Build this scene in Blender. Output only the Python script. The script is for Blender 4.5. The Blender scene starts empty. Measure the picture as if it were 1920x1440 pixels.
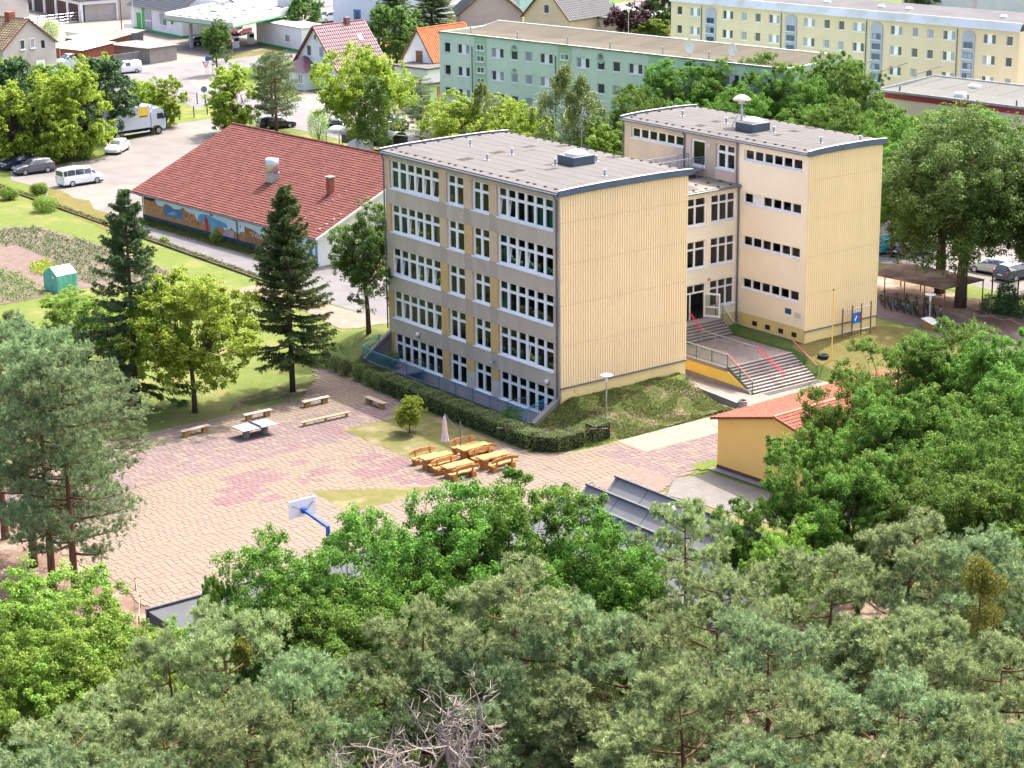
import bpy, bmesh, math, random
import numpy as np
from mathutils import Matrix, Vector, Quaternion
R_ = math.radians
scene = bpy.context.scene
col = scene.collection
random.seed(7)

# ------------------------------------------------------------------ camera
FPX, PITCH, ROLL, YAW = 3952.748735, 0.288189, -0.011446, 0.924252
CAMPOS = (108.1025, -85.7395, 43.5040)
def cam_axes():
    cp, sp, cy, sy = math.cos(PITCH), math.sin(PITCH), math.cos(YAW), math.sin(YAW)
    fw = np.array([-sy*cp, cy*cp, -sp]); r = np.array([cy, sy, 0.0]); u = np.cross(r, fw)
    c, s = math.cos(ROLL), math.sin(ROLL)
    return r*c + u*s, -r*s + u*c, fw
CR, CU, CF = cam_axes()
cam_data = bpy.data.cameras.new('camera')
cam = bpy.data.objects.new('camera', cam_data)
col.objects.link(cam)
cam_data.sensor_width = 36.0
cam_data.lens = FPX*36.0/1920.0
cam_data.clip_start = 1.0
cam_data.clip_end = 6000.0
mw = Matrix.Identity(4)
for i in range(3):
    mw[i][0], mw[i][1], mw[i][2], mw[i][3] = CR[i], CU[i], -CF[i], CAMPOS[i]
cam.matrix_world = mw
scene.camera = cam
def at(u, v, z=0.0):
    """world point on the level z that the survey of the photograph gives for a spot"""
    d = CR*((u-960)/FPX) + CU*(-(v-720)/FPX) + CF
    t = (z-CAMPOS[2])/d[2]
    return (CAMPOS[0]+d[0]*t, CAMPOS[1]+d[1]*t, z)

# ------------------------------------------------------------------ sky, sun, exposure
SUN_EL = R_(58.5)
SUN_TO = Vector((-0.235, 0.972, 0.0)).normalized()
world = bpy.data.worlds.new('World'); scene.world = world; world.use_nodes = True
wn = world.node_tree
bg = wn.nodes['Background']
sky = wn.nodes.new('ShaderNodeTexSky')
sky.sky_type = 'NISHITA'; sky.sun_disc = False
sky.sun_elevation = SUN_EL
sky.sun_rotation = math.atan2(SUN_TO.x, SUN_TO.y)
sky.air_density = 0.75; sky.dust_density = 7.0; sky.ozone_density = 0.2; sky.altitude = 60
wn.links.new(sky.outputs[0], bg.inputs[0])
bg.inputs[1].default_value = 0.15
sun_d = bpy.data.lights.new('sun', 'SUN'); sun = bpy.data.objects.new('sun', sun_d); col.objects.link(sun)
sun_d.energy = 2.1; sun_d.angle = R_(0.6); sun_d.color = (1.0, 0.955, 0.88)
sdir = Vector((SUN_TO.x*math.cos(SUN_EL), SUN_TO.y*math.cos(SUN_EL), math.sin(SUN_EL)))
sun.rotation_euler = sdir.to_track_quat('Z', 'Y').to_euler()
sun.location = (0, 0, 120)
vs = scene.view_settings
vs.view_transform = 'Standard'; vs.look = 'None'; vs.exposure = 2.1; vs.gamma = 1.0
vs.use_curve_mapping = False
cy_ = scene.cycles
cy_.max_bounces = 8; cy_.diffuse_bounces = 4; cy_.glossy_bounces = 3; cy_.transparent_max_bounces = 10
cy_.transmission_bounces = 4; cy_.caustics_reflective = False; cy_.caustics_refractive = False

# ------------------------------------------------------------------ helpers
def link(o, parent=None):
    col.objects.link(o)
    if parent is not None: o.parent = parent
    return o
def thing(name, label, cat, loc=(0,0,0), rz=0.0, group=None):
    o = bpy.data.objects.new(name, None); link(o)
    o.empty_display_size = 0.3
    o.location = loc; o.rotation_euler = (0, 0, rz)
    o['label'] = label; o['category'] = cat
    if group: o['group'] = group
    return o
def tag(o, label, cat, group=None):
    o['label'] = label; o['category'] = cat
    if group: o['group'] = group
    return o
def structure(o):
    o['kind'] = 'structure'; return o
def stuff(o):
    o['kind'] = 'stuff'; return o
def dup(root, loc=None, rz=None, label=None, scale=None):
    r = root.copy(); col.objects.link(r)
    if loc is not None: r.location = loc
    if rz is not None: r.rotation_euler = (0, 0, rz)
    if scale is not None: r.scale = scale
    if label: r['label'] = label
    for ch in root.children:
        c = ch.copy(); col.objects.link(c); c.parent = r
        for g in ch.children:
            d = g.copy(); col.objects.link(d); d.parent = c
    return r
def fast_mesh(name, V, tris=None, quads=None, mats=(), fmat=None, smooth=False, colattr=None):
    me = bpy.data.meshes.new(name)
    V = np.asarray(V, dtype=np.float32).reshape(-1, 3)
    nt = 0 if tris is None else len(tris); nq = 0 if quads is None else len(quads)
    me.vertices.add(len(V)); me.vertices.foreach_set('co', V.ravel())
    loops = []
    if nt: loops.append(np.asarray(tris, dtype=np.int32).ravel())
    if nq: loops.append(np.asarray(quads, dtype=np.int32).ravel())
    L = np.concatenate(loops)
    me.loops.add(len(L)); me.loops.foreach_set('vertex_index', L)
    st = np.concatenate([np.arange(nt)*3, nt*3+np.arange(nq)*4]).astype(np.int32)
    me.polygons.add(nt+nq); me.polygons.foreach_set('loop_start', st)
    if smooth: me.polygons.foreach_set('use_smooth', np.ones(nt+nq, dtype=bool))
    for m in mats: me.materials.append(m)
    if fmat is not None: me.polygons.foreach_set('material_index', np.asarray(fmat, dtype=np.int32))
    if colattr is not None:
        a = me.attributes.new('tone', 'FLOAT', 'FACE'); a.data.foreach_set('value', np.asarray(colattr, dtype=np.float32))
    me.update(calc_edges=True)
    return me
class MB:
    """collects simple shapes into one mesh"""
    def __init__(s): s.v = []; s.f = []; s.m = []; s.cur = 0
    def add(s, V, F):
        b = len(s.v); s.v.extend([tuple(p) for p in V]); s.f.extend([tuple(b+i for i in f) for f in F]); s.m.extend([s.cur]*len(F)); return s
    def box(s, x0, x1, y0, y1, z0, z1):
        return s.add([(x0,y0,z0),(x1,y0,z0),(x1,y1,z0),(x0,y1,z0),(x0,y0,z1),(x1,y0,z1),(x1,y1,z1),(x0,y1,z1)],
                     [(0,3,2,1),(4,5,6,7),(0,1,5,4),(1,2,6,5),(2,3,7,6),(3,0,4,7)])
    def bbox(s, x0, x1, y0, y1, z0, z1, b=0.02):
        # box with chamfered top and vertical edges
        def ring(i, z): return [(x0+i,y0,z),(x1-i,y0,z),(x1,y0+i,z),(x1,y1-i,z),(x1-i,y1,z),(x0+i,y1,z),(x0,y1-i,z),(x0,y0+i,z)]
        def ring2(i, z): return [(x0+2*i,y0+i,z),(x1-2*i,y0+i,z),(x1-i,y0+2*i,z),(x1-i,y1-2*i,z),(x1-2*i,y1-i,z),(x0+2*i,y1-i,z),(x0+i,y1-2*i,z),(x0+i,y0+2*i,z)]
        V = ring(b, z0)+ring(b, z1-b)+ring2(b, z1)
        F = [tuple(range(7,-1,-1)), tuple(range(16,24))]
        for k in range(2):
            for i in range(8):
                j = (i+1) % 8; F.append((k*8+i, k*8+j, k*8+8+j, k*8+8+i))
        return s.add(V, F)
    def beam(s, a, b, w, h=None, up=(0,0,1)):
        h = w if h is None else h
        a = Vector(a); b = Vector(b); d = (b-a)
        if d.length < 1e-6: return s
        d.normalize(); upv = Vector(up)
        if abs(d.dot(upv)) > .98: upv = Vector((1,0,0))
        x = d.cross(upv).normalized()*w/2; y = x.cross(d).normalized()*h/2
        V = [a-x-y, a+x-y, a+x+y, a-x+y, b-x-y, b+x-y, b+x+y, b-x+y]
        return s.add(V, [(0,3,2,1),(4,5,6,7),(0,1,5,4),(1,2,6,5),(2,3,7,6),(3,0,4,7)])
    def tube(s, P, r, n=6, cap=True):
        P = [Vector(p) for p in P]; rr = r if isinstance(r, (list, tuple)) else [r]*len(P)
        V = []; F = []; ref = Vector((0.13, 0.31, 0.94)); px = None
        for i, p in enumerate(P):
            d = (P[min(i+1, len(P)-1)]-P[max(i-1, 0)])
            if d.length < 1e-9: d = Vector((0,0,1))
            d.normalize()
            if px is None:
                x = d.cross(ref)
                if x.length < .05: x = d.cross(Vector((1,0,0)))
            else: x = px - d*px.dot(d)
            x.normalize(); px = x; y = d.cross(x)
            for k in range(n):
                a = 2*math.pi*k/n; V.append(p + (x*math.cos(a)+y*math.sin(a))*rr[i])
        for i in range(len(P)-1):
            for k in range(n):
                k2 = (k+1) % n; F.append((i*n+k, i*n+k2, i*n+n+k2, i*n+n+k))
        if cap: F.append(tuple(range(n-1,-1,-1))); F.append(tuple((len(P)-1)*n+k for k in range(n)))
        return s.add(V, F)
    def cyl(s, c, r, z0, z1, n=16, r2=None):
        r2 = r if r2 is None else r2
        V = [(c[0]+r*math.cos(2*math.pi*k/n), c[1]+r*math.sin(2*math.pi*k/n), z0) for k in range(n)]
        V += [(c[0]+r2*math.cos(2*math.pi*k/n), c[1]+r2*math.sin(2*math.pi*k/n), z1) for k in range(n)]
        F = [tuple(range(n-1,-1,-1)), tuple(range(n, 2*n))]+[(k,(k+1)%n,n+(k+1)%n,n+k) for k in range(n)]
        return s.add(V, F)
    def lathe(s, prof, c=(0,0,0), n=20):
        V = []; F = []
        for r, z in prof:
            for k in range(n): V.append((c[0]+r*math.cos(2*math.pi*k/n), c[1]+r*math.sin(2*math.pi*k/n), c[2]+z))
        for i in range(len(prof)-1):
            for k in range(n):
                k2 = (k+1)%n; F.append((i*n+k, i*n+k2, i*n+n+k2, i*n+n+k))
        return s.add(V, F)
    def poly(s, P): return s.add(P, [tuple(range(len(P)))])
    def prism(s, P, d):
        # polygon P (3d points) extruded by vector d
        n = len(P); d = Vector(d); V = [Vector(p) for p in P]+[Vector(p)+d for p in P]
        F = [tuple(range(n-1,-1,-1)), tuple(range(n, 2*n))]+[(k,(k+1)%n,n+(k+1)%n,n+k) for k in range(n)]
        return s.add(V, F)
    def mesh(s, name, mat, smooth=False):
        me = bpy.data.meshes.new(name); me.from_pydata(s.v, [], s.f)
        mats = mat if isinstance(mat, (list, tuple)) else [mat]
        for m in mats: me.materials.append(m)
        if len(mats) > 1: me.polygons.foreach_set('material_index', s.m)
        if smooth: me.polygons.foreach_set('use_smooth', [True]*len(me.polygons))
        bm = bmesh.new(); bm.from_mesh(me); bmesh.ops.recalc_face_normals(bm, faces=bm.faces); bm.to_mesh(me); bm.free()
        me.update(); return me
    def build(s, name, mat, parent=None, smooth=False, loc=None, rz=None):
        o = bpy.data.objects.new(name, s.mesh(name, mat, smooth)); link(o, parent)
        if loc is not None: o.location = loc
        if rz is not None: o.rotation_euler = (0, 0, rz)
        return o
def inst(name, me, parent, loc=(0,0,0), rot=(0,0,0)):
    o = bpy.data.objects.new(name, me); link(o, parent); o.location = loc; o.rotation_euler = rot; return o

# ------------------------------------------------------------------ materials
MATS = {}
def pmat(name, c1, c2=None, rough=.8, scale=2.0, detail=5, metal=0.0, spec=.3, bump=0.0, bscale=None, lo=.35, hi=.65, stretch=None, c3=None, scale3=.25, lo3=.5, hi3=.7, alpha=None):
    """principled surface; colour varies between c1 and c2 (and patches of c3) with world-space noise"""
    if name in MATS: return MATS[name]
    m = bpy.data.materials.new(name); m.use_nodes = True; nt = m.node_tree; N = nt.nodes; L = nt.links
    b = N['Principled BSDF']; b.inputs['Roughness'].default_value = rough; b.inputs['Metallic'].default_value = metal
    b.inputs['Specular IOR Level'].default_value = spec
    out = None
    geo = N.new('ShaderNodeNewGeometry'); src = geo.outputs['Position']
    if stretch:
        mp = N.new('ShaderNodeMapping'); mp.inputs['Scale'].default_value = stretch; L.new(src, mp.inputs[0]); src2 = mp.outputs[0]
    else: src2 = src
    def noise(sc, d=detail, s=None):
        n = N.new('ShaderNodeTexNoise'); n.inputs['Scale'].default_value = sc; n.inputs['Detail'].default_value = d; n.inputs['Roughness'].default_value = .62
        L.new(s or src2, n.inputs['Vector']); return n.outputs['Fac']
    def mixc(fac, a, bb, l, h):
        r = N.new('ShaderNodeMapRange'); r.inputs[1].default_value = l; r.inputs[2].default_value = h; L.new(fac, r.inputs[0])
        mx = N.new('ShaderNodeMix'); mx.data_type = 'RGBA'
        L.new(r.outputs[0], mx.inputs[0])
        for k, v in ((6, a), (7, bb)):
            if isinstance(v, tuple): mx.inputs[k].default_value = (*v, 1)
            else: L.new(v, mx.inputs[k])
        return mx.outputs[2]
    if c2 is None: c2 = tuple(x*.82 for x in c1)
    out = mixc(noise(scale), tuple(c1), tuple(c2), lo, hi)
    if c3 is not None: out = mixc(noise(scale3, 6, src), out, tuple(c3), lo3, hi3)
    L.new(out, b.inputs['Base Color'])
    if bump:
        bp = N.new('ShaderNodeBump'); bp.inputs['Strength'].default_value = bump; bp.inputs['Distance'].default_value = .05
        L.new(noise(bscale or scale*6, 4, src), bp.inputs['Height']); L.new(bp.outputs[0], b.inputs['Normal'])
    MATS[name] = m; return m
def plain(name, c, rough=.5, metal=0.0, spec=.4, coat=0.0):
    if name in MATS: return MATS[name]
    m = pmat(name, c, tuple(x*.9 for x in c), rough=rough, metal=metal, spec=spec, scale=1.5)
    if coat:
        m.node_tree.nodes['Principled BSDF'].inputs['Coat Weight'].default_value = coat
        m.node_tree.nodes['Principled BSDF'].inputs['Coat Roughness'].default_value = .05
    return m
def glassmat(name, tint=(.75,.8,.8), fac=.25):
    m = bpy.data.materials.new(name); m.use_nodes = True; nt = m.node_tree; N = nt.nodes; L = nt.links
    N.remove(N['Principled BSDF'])
    t = N.new('ShaderNodeBsdfTransparent'); t.inputs[0].default_value = (*tint, 1)
    g = N.new('ShaderNodeBsdfGlossy'); g.inputs[0].default_value = (1,1,1,1); g.inputs[1].default_value = .02
    lw = N.new('ShaderNodeLayerWeight'); lw.inputs[0].default_value = .5
    pw = N.new('ShaderNodeMath'); pw.operation = 'POWER'; pw.inputs[1].default_value = 5.0; L.new(lw.outputs['Facing'], pw.inputs[0])
    fr = N.new('ShaderNodeMapRange'); fr.inputs[3].default_value = .03; fr.inputs[4].default_value = .9; L.new(pw.outputs[0], fr.inputs[0])
    mx = N.new('ShaderNodeMixShader'); L.new(fr.outputs[0], mx.inputs[0]); L.new(t.outputs[0], mx.inputs[1]); L.new(g.outputs[0], mx.inputs[2])
    L.new(mx.outputs[0], N['Material Output'].inputs[0]); MATS[name] = m; return m
def foliage(name, c_dark, c_light, trans=.35, hue=.04, rough=.55, spec=.25):
    m = bpy.data.materials.new(name); m.use_nodes = True; nt = m.node_tree; N = nt.nodes; L = nt.links
    b = N['Principled BSDF']; b.inputs['Roughness'].default_value = rough; b.inputs['Specular IOR Level'].default_value = spec
    a = N.new('ShaderNodeAttribute'); a.attribute_name = 'tone'
    mx = N.new('ShaderNodeMix'); mx.data_type = 'RGBA'; L.new(a.outputs['Fac'], mx.inputs[0])
    mx.inputs[6].default_value = (*c_dark, 1); mx.inputs[7].default_value = (*c_light, 1)
    oi = N.new('ShaderNodeObjectInfo'); hs = N.new('ShaderNodeHueSaturation')
    mr = N.new('ShaderNodeMapRange'); mr.inputs[3].default_value = .5-hue*.35; mr.inputs[4].default_value = .5+hue*.35; L.new(oi.outputs['Random'], mr.inputs[0]); L.new(mr.outputs[0], hs.inputs['Hue'])
    mv = N.new('ShaderNodeMapRange'); mv.inputs[3].default_value = .78; mv.inputs[4].default_value = 1.2; L.new(oi.outputs['Random'], mv.inputs[0]); L.new(mv.outputs[0], hs.inputs['Value'])
    L.new(mx.outputs[2], hs.inputs['Color']); L.new(hs.outputs[0], b.inputs['Base Color'])
    tr = N.new('ShaderNodeBsdfTranslucent'); L.new(hs.outputs[0], tr.inputs[0])
    ms = N.new('ShaderNodeMixShader'); ms.inputs[0].default_value = trans
    L.new(b.outputs[0], ms.inputs[1]); L.new(tr.outputs[0], ms.inputs[2]); L.new(ms.outputs[0], N['Material Output'].inputs[0])
    MATS[name] = m; return m
def sstep(a, b, t):
    t = min(1, max(0, (t-a)/(b-a))); return t*t*(3-2*t)
# ------------------------------------------------------------------ terrain
def hgt(x, y):
    a = 1.38*(1-sstep(0.4, 4.6, x))*sstep(-2.4, 0.9, y)*(1-sstep(10.6, 11.35, y))*(1 if x > -.45 else 0)
    b = 1.5*(1-sstep(0.6, 9.5, x))*sstep(20.55, 20.75, y)*(1-.55*sstep(32, 36, y))*(1-sstep(42, 52, y))*sstep(-60, -25, x)
    if -7.5 < x < 0 and y < 22.9: b = max(b, 1.5*sstep(20.55, 20.75, y))
    c = 1.7*sstep(-4.2, 0.6, y)*sstep(-31, -22, x)*(1 if x < -20.75 else 0)*(1-sstep(12, 22, y))
    h = max(a, b, c)
    h += .05*math.sin(x*1.7+y*.6)*math.sin(y*1.3-x*.4)*(1 if h > .15 else 0)
    return h
PIT = (-20.6, -0.45, -2.25, 0.15)
def terrain(x, y):
    if PIT[0] < x < PIT[1] and PIT[2] < y < PIT[3]: return -1.5
    return hgt(x, y)
def axis(lo, hi, flo, fhi, fine, extra):
    v = list(np.arange(flo, fhi+1e-6, fine))
    s = fine; p = flo
    while p > lo: s *= 1.35; p -= s; v.append(p)
    s = fine; p = fhi
    while p < hi: s *= 1.35; p += s; v.append(p)
    for e in extra: v += [e-.012, e+.012]
    return sorted(v)
xs = axis(-1500, 700, -34, 12, .5, [PIT[0], PIT[1], -20.75]); ys = axis(-700, 1500, -6, 54, .5, [PIT[2], PIT[3]])
V = [(x, y, terrain(x, y)-.012) for y in ys for x in xs]
nx = len(xs)
Q = [(j*nx+i, j*nx+i+1, (j+1)*nx+i+1, (j+1)*nx+i) for j in range(len(ys)-1) for i in range(nx-1)]
M_lawn = pmat('lawn', (.070,.108,.022), (.110,.128,.034), rough=.95, scale=1.3, detail=10, lo=.28, hi=.72, spec=.1, bump=.9, bscale=7, c3=(.155,.140,.058), scale3=.16, lo3=.52, hi3=.68)
ground = structure(link(bpy.data.objects.new('ground', fast_mesh('ground', V, quads=Q, mats=[M_lawn], smooth=True))))

def sheet(name, P, z, mat, drape=False, kind=True, step=1.0, parent=None):
    bm = bmesh.new(); f = bm.faces.new([bm.verts.new((p[0], p[1], 0)) for p in P])
    if drape:
        xs_ = [p[0] for p in P]; ys_ = [p[1] for p in P]
        for k in np.arange(math.floor(min(xs_)), max(xs_), step):
            bmesh.ops.bisect_plane(bm, geom=bm.verts[:]+bm.edges[:]+bm.faces[:], plane_co=(k,0,0), plane_no=(1,0,0))
        for k in np.arange(math.floor(min(ys_)), max(ys_), step):
            bmesh.ops.bisect_plane(bm, geom=bm.verts[:]+bm.edges[:]+bm.faces[:], plane_co=(0,k,0), plane_no=(0,1,0))
    else: bmesh.ops.triangulate(bm, faces=bm.faces[:])
    bmesh.ops.recalc_face_normals(bm, faces=bm.faces)
    if sum(f.normal.z for f in bm.faces) < 0: bmesh.ops.reverse_faces(bm, faces=bm.faces[:])
    for v in bm.verts: v.co.z = z+(hgt(v.co.x, v.co.y) if drape else 0)
    me = bpy.data.meshes.new(name); bm.to_mesh(me); bm.free(); me.materials.append(mat)
    o = bpy.data.objects.new(name, me); link(o, parent)
    if kind and parent is None: structure(o)
    return o
def px(L, z=0.0): return [at(u, v, z)[:2] for u, v in L]

M_asph = pmat('light_asphalt', (0.148,0.139,0.134), (0.121,0.114,0.112), rough=.95, scale=.35, detail=8, spec=.1, bump=.25, bscale=20, c3=(0.169,0.156,0.143), scale3=.09, lo3=.45, hi3=.65)
M_asph2 = pmat('grey_asphalt', (0.138,0.133,0.138), (0.110,0.106,0.110), rough=.95, scale=.5, detail=8, spec=.1, bump=.25, bscale=20)
M_road = pmat('road_asphalt', (0.148,0.144,0.148), (0.126,0.122,0.126), rough=.95, scale=.3, detail=8, spec=.1, c3=(0.104,0.102,0.104), scale3=.2, lo3=.55, hi3=.62)
M_conc = pmat('forecourt_concrete', (0.189,0.172,0.156), (0.159,0.146,0.131), rough=.9, scale=.5, detail=8, spec=.15, c3=(0.136,0.125,0.110), scale3=.25, lo3=.52, hi3=.75)
M_soil = pmat('garden_soil', (0.145,0.112,0.098), (0.105,0.079,0.069), rough=1, scale=1.5, detail=8, spec=.05, bump=.8, bscale=6)
M_floor = pmat('needle_litter', (0.170,0.115,0.089), (0.111,0.076,0.060), rough=1, scale=.9, detail=8, spec=.05, bump=.7, bscale=8, c3=(0.281,0.221,0.170), scale3=.3, lo3=.5, hi3=.65)
M_red = pmat('red_gravel', (0.245,0.160,0.133), (0.197,0.122,0.102), rough=1, scale=1.2, detail=8, spec=.05, bump=.4, bscale=14)
M_sand = pmat('dry_earth', (0.166,0.125,0.092), (0.122,0.092,0.061), rough=1, scale=1.1, detail=8, spec=.05, bump=.5, bscale=9, c3=(0.063,0.078,0.025), scale3=.55, lo3=.40, hi3=.52)
M_dry = pmat('dry_grass', (0.125,0.103,0.042), (0.086,0.086,0.028), rough=1, scale=.8, detail=9, spec=.05, bump=.6, bscale=9, c3=(0.184,0.139,0.089), scale3=.35, lo3=.55, hi3=.7)
M_verge = pmat('verge_grass', (0.111,0.140,0.038), (0.081,0.115,0.025), rough=1, scale=.8, detail=9, spec=.05, bump=.6, bscale=9, c3=(0.196,0.178,0.068), scale3=.3, lo3=.5, hi3=.7)
M_scorch = pmat('worn_lawn', (0.092,0.097,0.031), (0.123,0.112,0.049), rough=1, scale=1.3, detail=9, spec=.05, bump=.6, bscale=10, c3=(0.171,0.149,0.092), scale3=.5, lo3=.5, hi3=.66)

# far ground
sheet('station_forecourt', px([(-60,40),(20,0),(150,-30),(560,-30),(700,40),(620,72),(430,104),(240,150),(205,140),(130,100),(40,108)]), .004, M_conc)
sheet('main_road', px([(-60,170),(150,150),(330,120),(560,92),(720,62),(720,84),(560,110),(400,142),(250,168),(60,215),(-60,215)]), .008, M_road)
sheet('side_road', px([(285,156),(320,178),(380,212),(480,228),(590,250),(690,275),(850,285),(860,255),(770,235),(640,212),(560,190),(420,165),(370,148)]), .012, M_road)
sheet('pavement', px([(560,196),(640,216),(770,241),(860,258),(880,240),(760,205),(690,190),(560,170)]), .016, M_conc)
sheet('street_verge', px([(330,222),(392,196),(420,212),(400,222),(326,232)]), .016, M_verge)
sheet('corner_pavement', px([(352,152),(372,166),(405,174),(440,182),(470,172),(410,142),(378,143)]), .020, M_conc)
sheet('roadside_verge', px([(424,110),(560,82),(640,66),(640,74),(560,92),(430,112)]), .014, M_dry)
sheet('cross_street', px([(1050,20),(1260,-8),(1270,18),(1120,44),(1060,48)]), .004, M_road)
sheet('parking_lot', px([(70,316),(190,296),(226,268),(300,246),(345,226),(400,222),(470,238),(560,262),(600,300),(300,420),(270,438),(255,447),(207,433),(150,410),(112,392),(84,372),(70,350),(20,338),(20,322)]), .006, M_asph)
sheet('side_alley', [(-78,5.1),(-40,5.1),(-30,5.6),(-22,9),(-22,14),(-48,14),(-49,12.5),(-80,9.8)], .010, M_asph2)
sheet('wall_verge', [(-78.5,8.0),(-60,9.0),(-50,10.0),(-50,11.8),(-79,9.2)], .014, M_verge)
sheet('red_path', [(-47,1.0),(-38,2.4),(-29,1.2),(-24,3.2),(-21,4),(-21,7),(-28,6),(-36,5.0),(-47,4.2)], .022, M_red, drape=True)
sheet('gravel_patch', px([(92,352),(118,358),(140,372),(168,376),(176,392),(205,400),(222,420),(252,432),(250,446),(207,434),(150,410),(112,392),(88,372)]), .0085, M_dry)
garden_bed = sheet('garden_bed', px([(-80,445),(-10,428),(40,424),(75,426),(200,462),(330,512),(322,528),(160,540),(0,572),(-80,590)]), .006, M_soil)
sheet('forest_floor', [(-8,-36.9),(6,-37.4),(12,-37.3),(18.8,-41),(18.8,-11.5),(28,-5),(48,14),(110,14),(110,-140),(-60,-140),(-40,-60)], .001, M_floor)
sheet('tree_soil', px([(430,772),(520,748),(600,728),(612,708),(575,704),(520,722),(440,755)]), .010, M_sand)
sheet('mound_earth', [(1.0,-2.6),(4.6,-1.2),(5.4,0.0),(5.9,3.0),(5.2,11.1),(1.2,11.1),(0.9,6.5),(2.2,3.0)], .006, M_sand, drape=True, step=.5)
sheet('bank_grass', [(0.3,21.2),(4,21.0),(9,22),(9.5,33.5),(4,33.5),(0.3,30.8)], .006, M_dry, drape=True, step=.5)
sheet('bike_path', [(-30,33.0),(-8,33.2),(-2,33.4),(5,34.5),(14,36.2),(14,41.5),(4,40.2),(-6,39.3),(-30,38.8)], .010, pmat('path_tar', (.16,.125,.12), (.12,.095,.09), rough=1, scale=.7, spec=.08, bump=.3, bscale=18), drape=True, step=1.0)
sheet('shelter_soil', [(-30,38.8),(-6,39.3),(4,40.2),(14,41.5),(14,46.5),(-30,46.5)], .006, M_floor, drape=True)
sheet('car_park', px([(1600,480),(1920,560),(2000,560),(2000,300),(1640,300)]), .010, M_asph)
sheet('hall_grass', px([(1150,950),(1245,907),(1345,938),(1470,1000),(1400,1100),(1150,1050)]), .006, M_scorch)

# lawn patches in the yard
lawn_patch = sheet('lawn_patch', [(-7.62,-12.87),(0.56,-12.87),(0.9,-8.6),(0.9,-6.0),(-7.6,-6.0)], .050, M_scorch)
sheet('lawn_wedge', [(1.75,-21.2),(3.85,-17.9),(6.1,-14.6),(6.55,-16.6),(6.56,-21.5)], .050, M_scorch)

# ------------------------------------------------------------------ yard paving: slabs
SLABT = {}
def slabmat(n, c):
    a = (.435,.32,.285) if n.startswith('mauve') else ((.50,.385,.28) if n != 'red' else c)
    c = tuple((v*.5+w*.5)*k for v, w, k in zip(c, a, (.355,.365,.405)))
    SLABT[n] = pmat('slab_'+n, c, tuple(x*.86 for x in c), rough=.92, scale=1.6, detail=8, spec=.12, bump=.25, bscale=26, c3=tuple(x*.74 for x in c), scale3=.5, lo3=.58, hi3=.75)
slabmat('sand1', (.50,.385,.27)); slabmat('sand2', (.485,.37,.26)); slabmat('ochre', (.495,.37,.235)); slabmat('grey', (.455,.375,.295))
slabmat('mauve1', (.435,.32,.285)); slabmat('mauve2', (.415,.305,.27)); slabmat('red', (.445,.285,.262)); slabmat('peach', (.525,.395,.30))
SLN = list(SLABT); SLM = [SLABT[k] for k in SLN]
M_joint = pmat('joint_sand', (.19,.155,.11), (.13,.115,.07), rough=1, scale=2, spec=.05)
REDS = [at(475,898,0), at(462,921,0), at(438,938,0), at(520,893,0), at(603,884,0), at(575,900,0), at(505,936,0), at(735,872,0), at(700,886,0), at(765,898,0), at(800,905,0), at(620,806,0), at(640,812,0), at(560,870,0), at(548,838,0), at(690,858,0)]
REDR = [1.25, 1.1, .9, .5, .75, .6, .6, 1.1, .9, .8, .5, .6, .5, .4, .4, .8]
def in_poly(x, y, P):
    c = False; n = len(P)
    for i in range(n):
        x1, y1 = P[i]; x2, y2 = P[(i+1) % n]
        if (y1 > y) != (y2 > y) and x < (x2-x1)*(y-y1)/(y2-y1)+x1: c = not c
    return c
YARD = [(-15.2,-38.0),(-15.2,-21),(-15.6,-11.2),(-19.4,-7.6),(-21.4,-6.6),(-21.0,-5.6),(-12,-6.0),(4.2,-6.0),(6.0,-3.6),(6.2,0.0),(9.0,0.0),(9.0,9.6),(13.6,9.6),(13.6,0.4),(14.5,-2.2),(11.4,-7.0),(14.4,-7.4),(18.5,-12.5),(18.6,-38.0)]
HOLES = [[(-6.6,-11.9),(0,-11.9),(0,-7),(-6.6,-7)]]
def slab_kind(x, y, rnd):
    for (rx, ry, _), rr in zip(REDS, REDR):
        if abs(x-rx) < rr and abs(y-ry) < rr*1.25 and rnd.random() < .92: return 'red'
    if x > 7.2 and y > -2.6: base = ['mauve1','mauve1','peach','mauve2']
    elif x > 3.0 and y > -11: base = ['sand1','ochre','peach','sand1','sand2'] if y > -6.5 else ['peach','peach','grey','sand1']
    elif x < -11.6: base = ['grey','sand2','sand2','ochre','sand1'] if y > -22 else ['grey','grey','sand2']
    elif x < -5.6 and y < -8: base = ['mauve1','mauve1','mauve2','mauve1','peach']
    elif x < -5.6: base = ['mauve2','mauve1','sand2','grey']
    elif x < 3.2: base = ['sand1','sand1','ochre','sand1','sand2','peach','grey'] if y > -27 else ['sand1','peach','sand1','grey']
    else: base = ['peach','peach','sand1','peach','grey'] if not (-.2 < math.sin(x*.9+y*.35) < .15) else ['grey','peach','sand2']
    return rnd.choice(base)
rnd = random.Random(11)
SX, SY, GAP = .44, .44, .007
slabs = []
ix = 0
xx = -21.5
while xx < 18.6:
    off = rnd.choice([0, .055, .11, .165, .22, .275])
    yy = -38.2+off
    while yy < 9.6:
        cx, cyy = xx+SX/2, yy+SY/2
        if in_poly(cx, cyy, YARD) and not any(in_poly(cx, cyy, h) for h in HOLES):
            k = slab_kind(cx, cyy, rnd)
            slabs.append((cx, cyy, SX, SY, k, rnd.uniform(-.004, .006), rnd.uniform(-.006, .006)))
        yy += SY
    xx += SX; ix += 1
yard = sheet('yard_paving', YARD, .004, M_joint)
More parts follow.
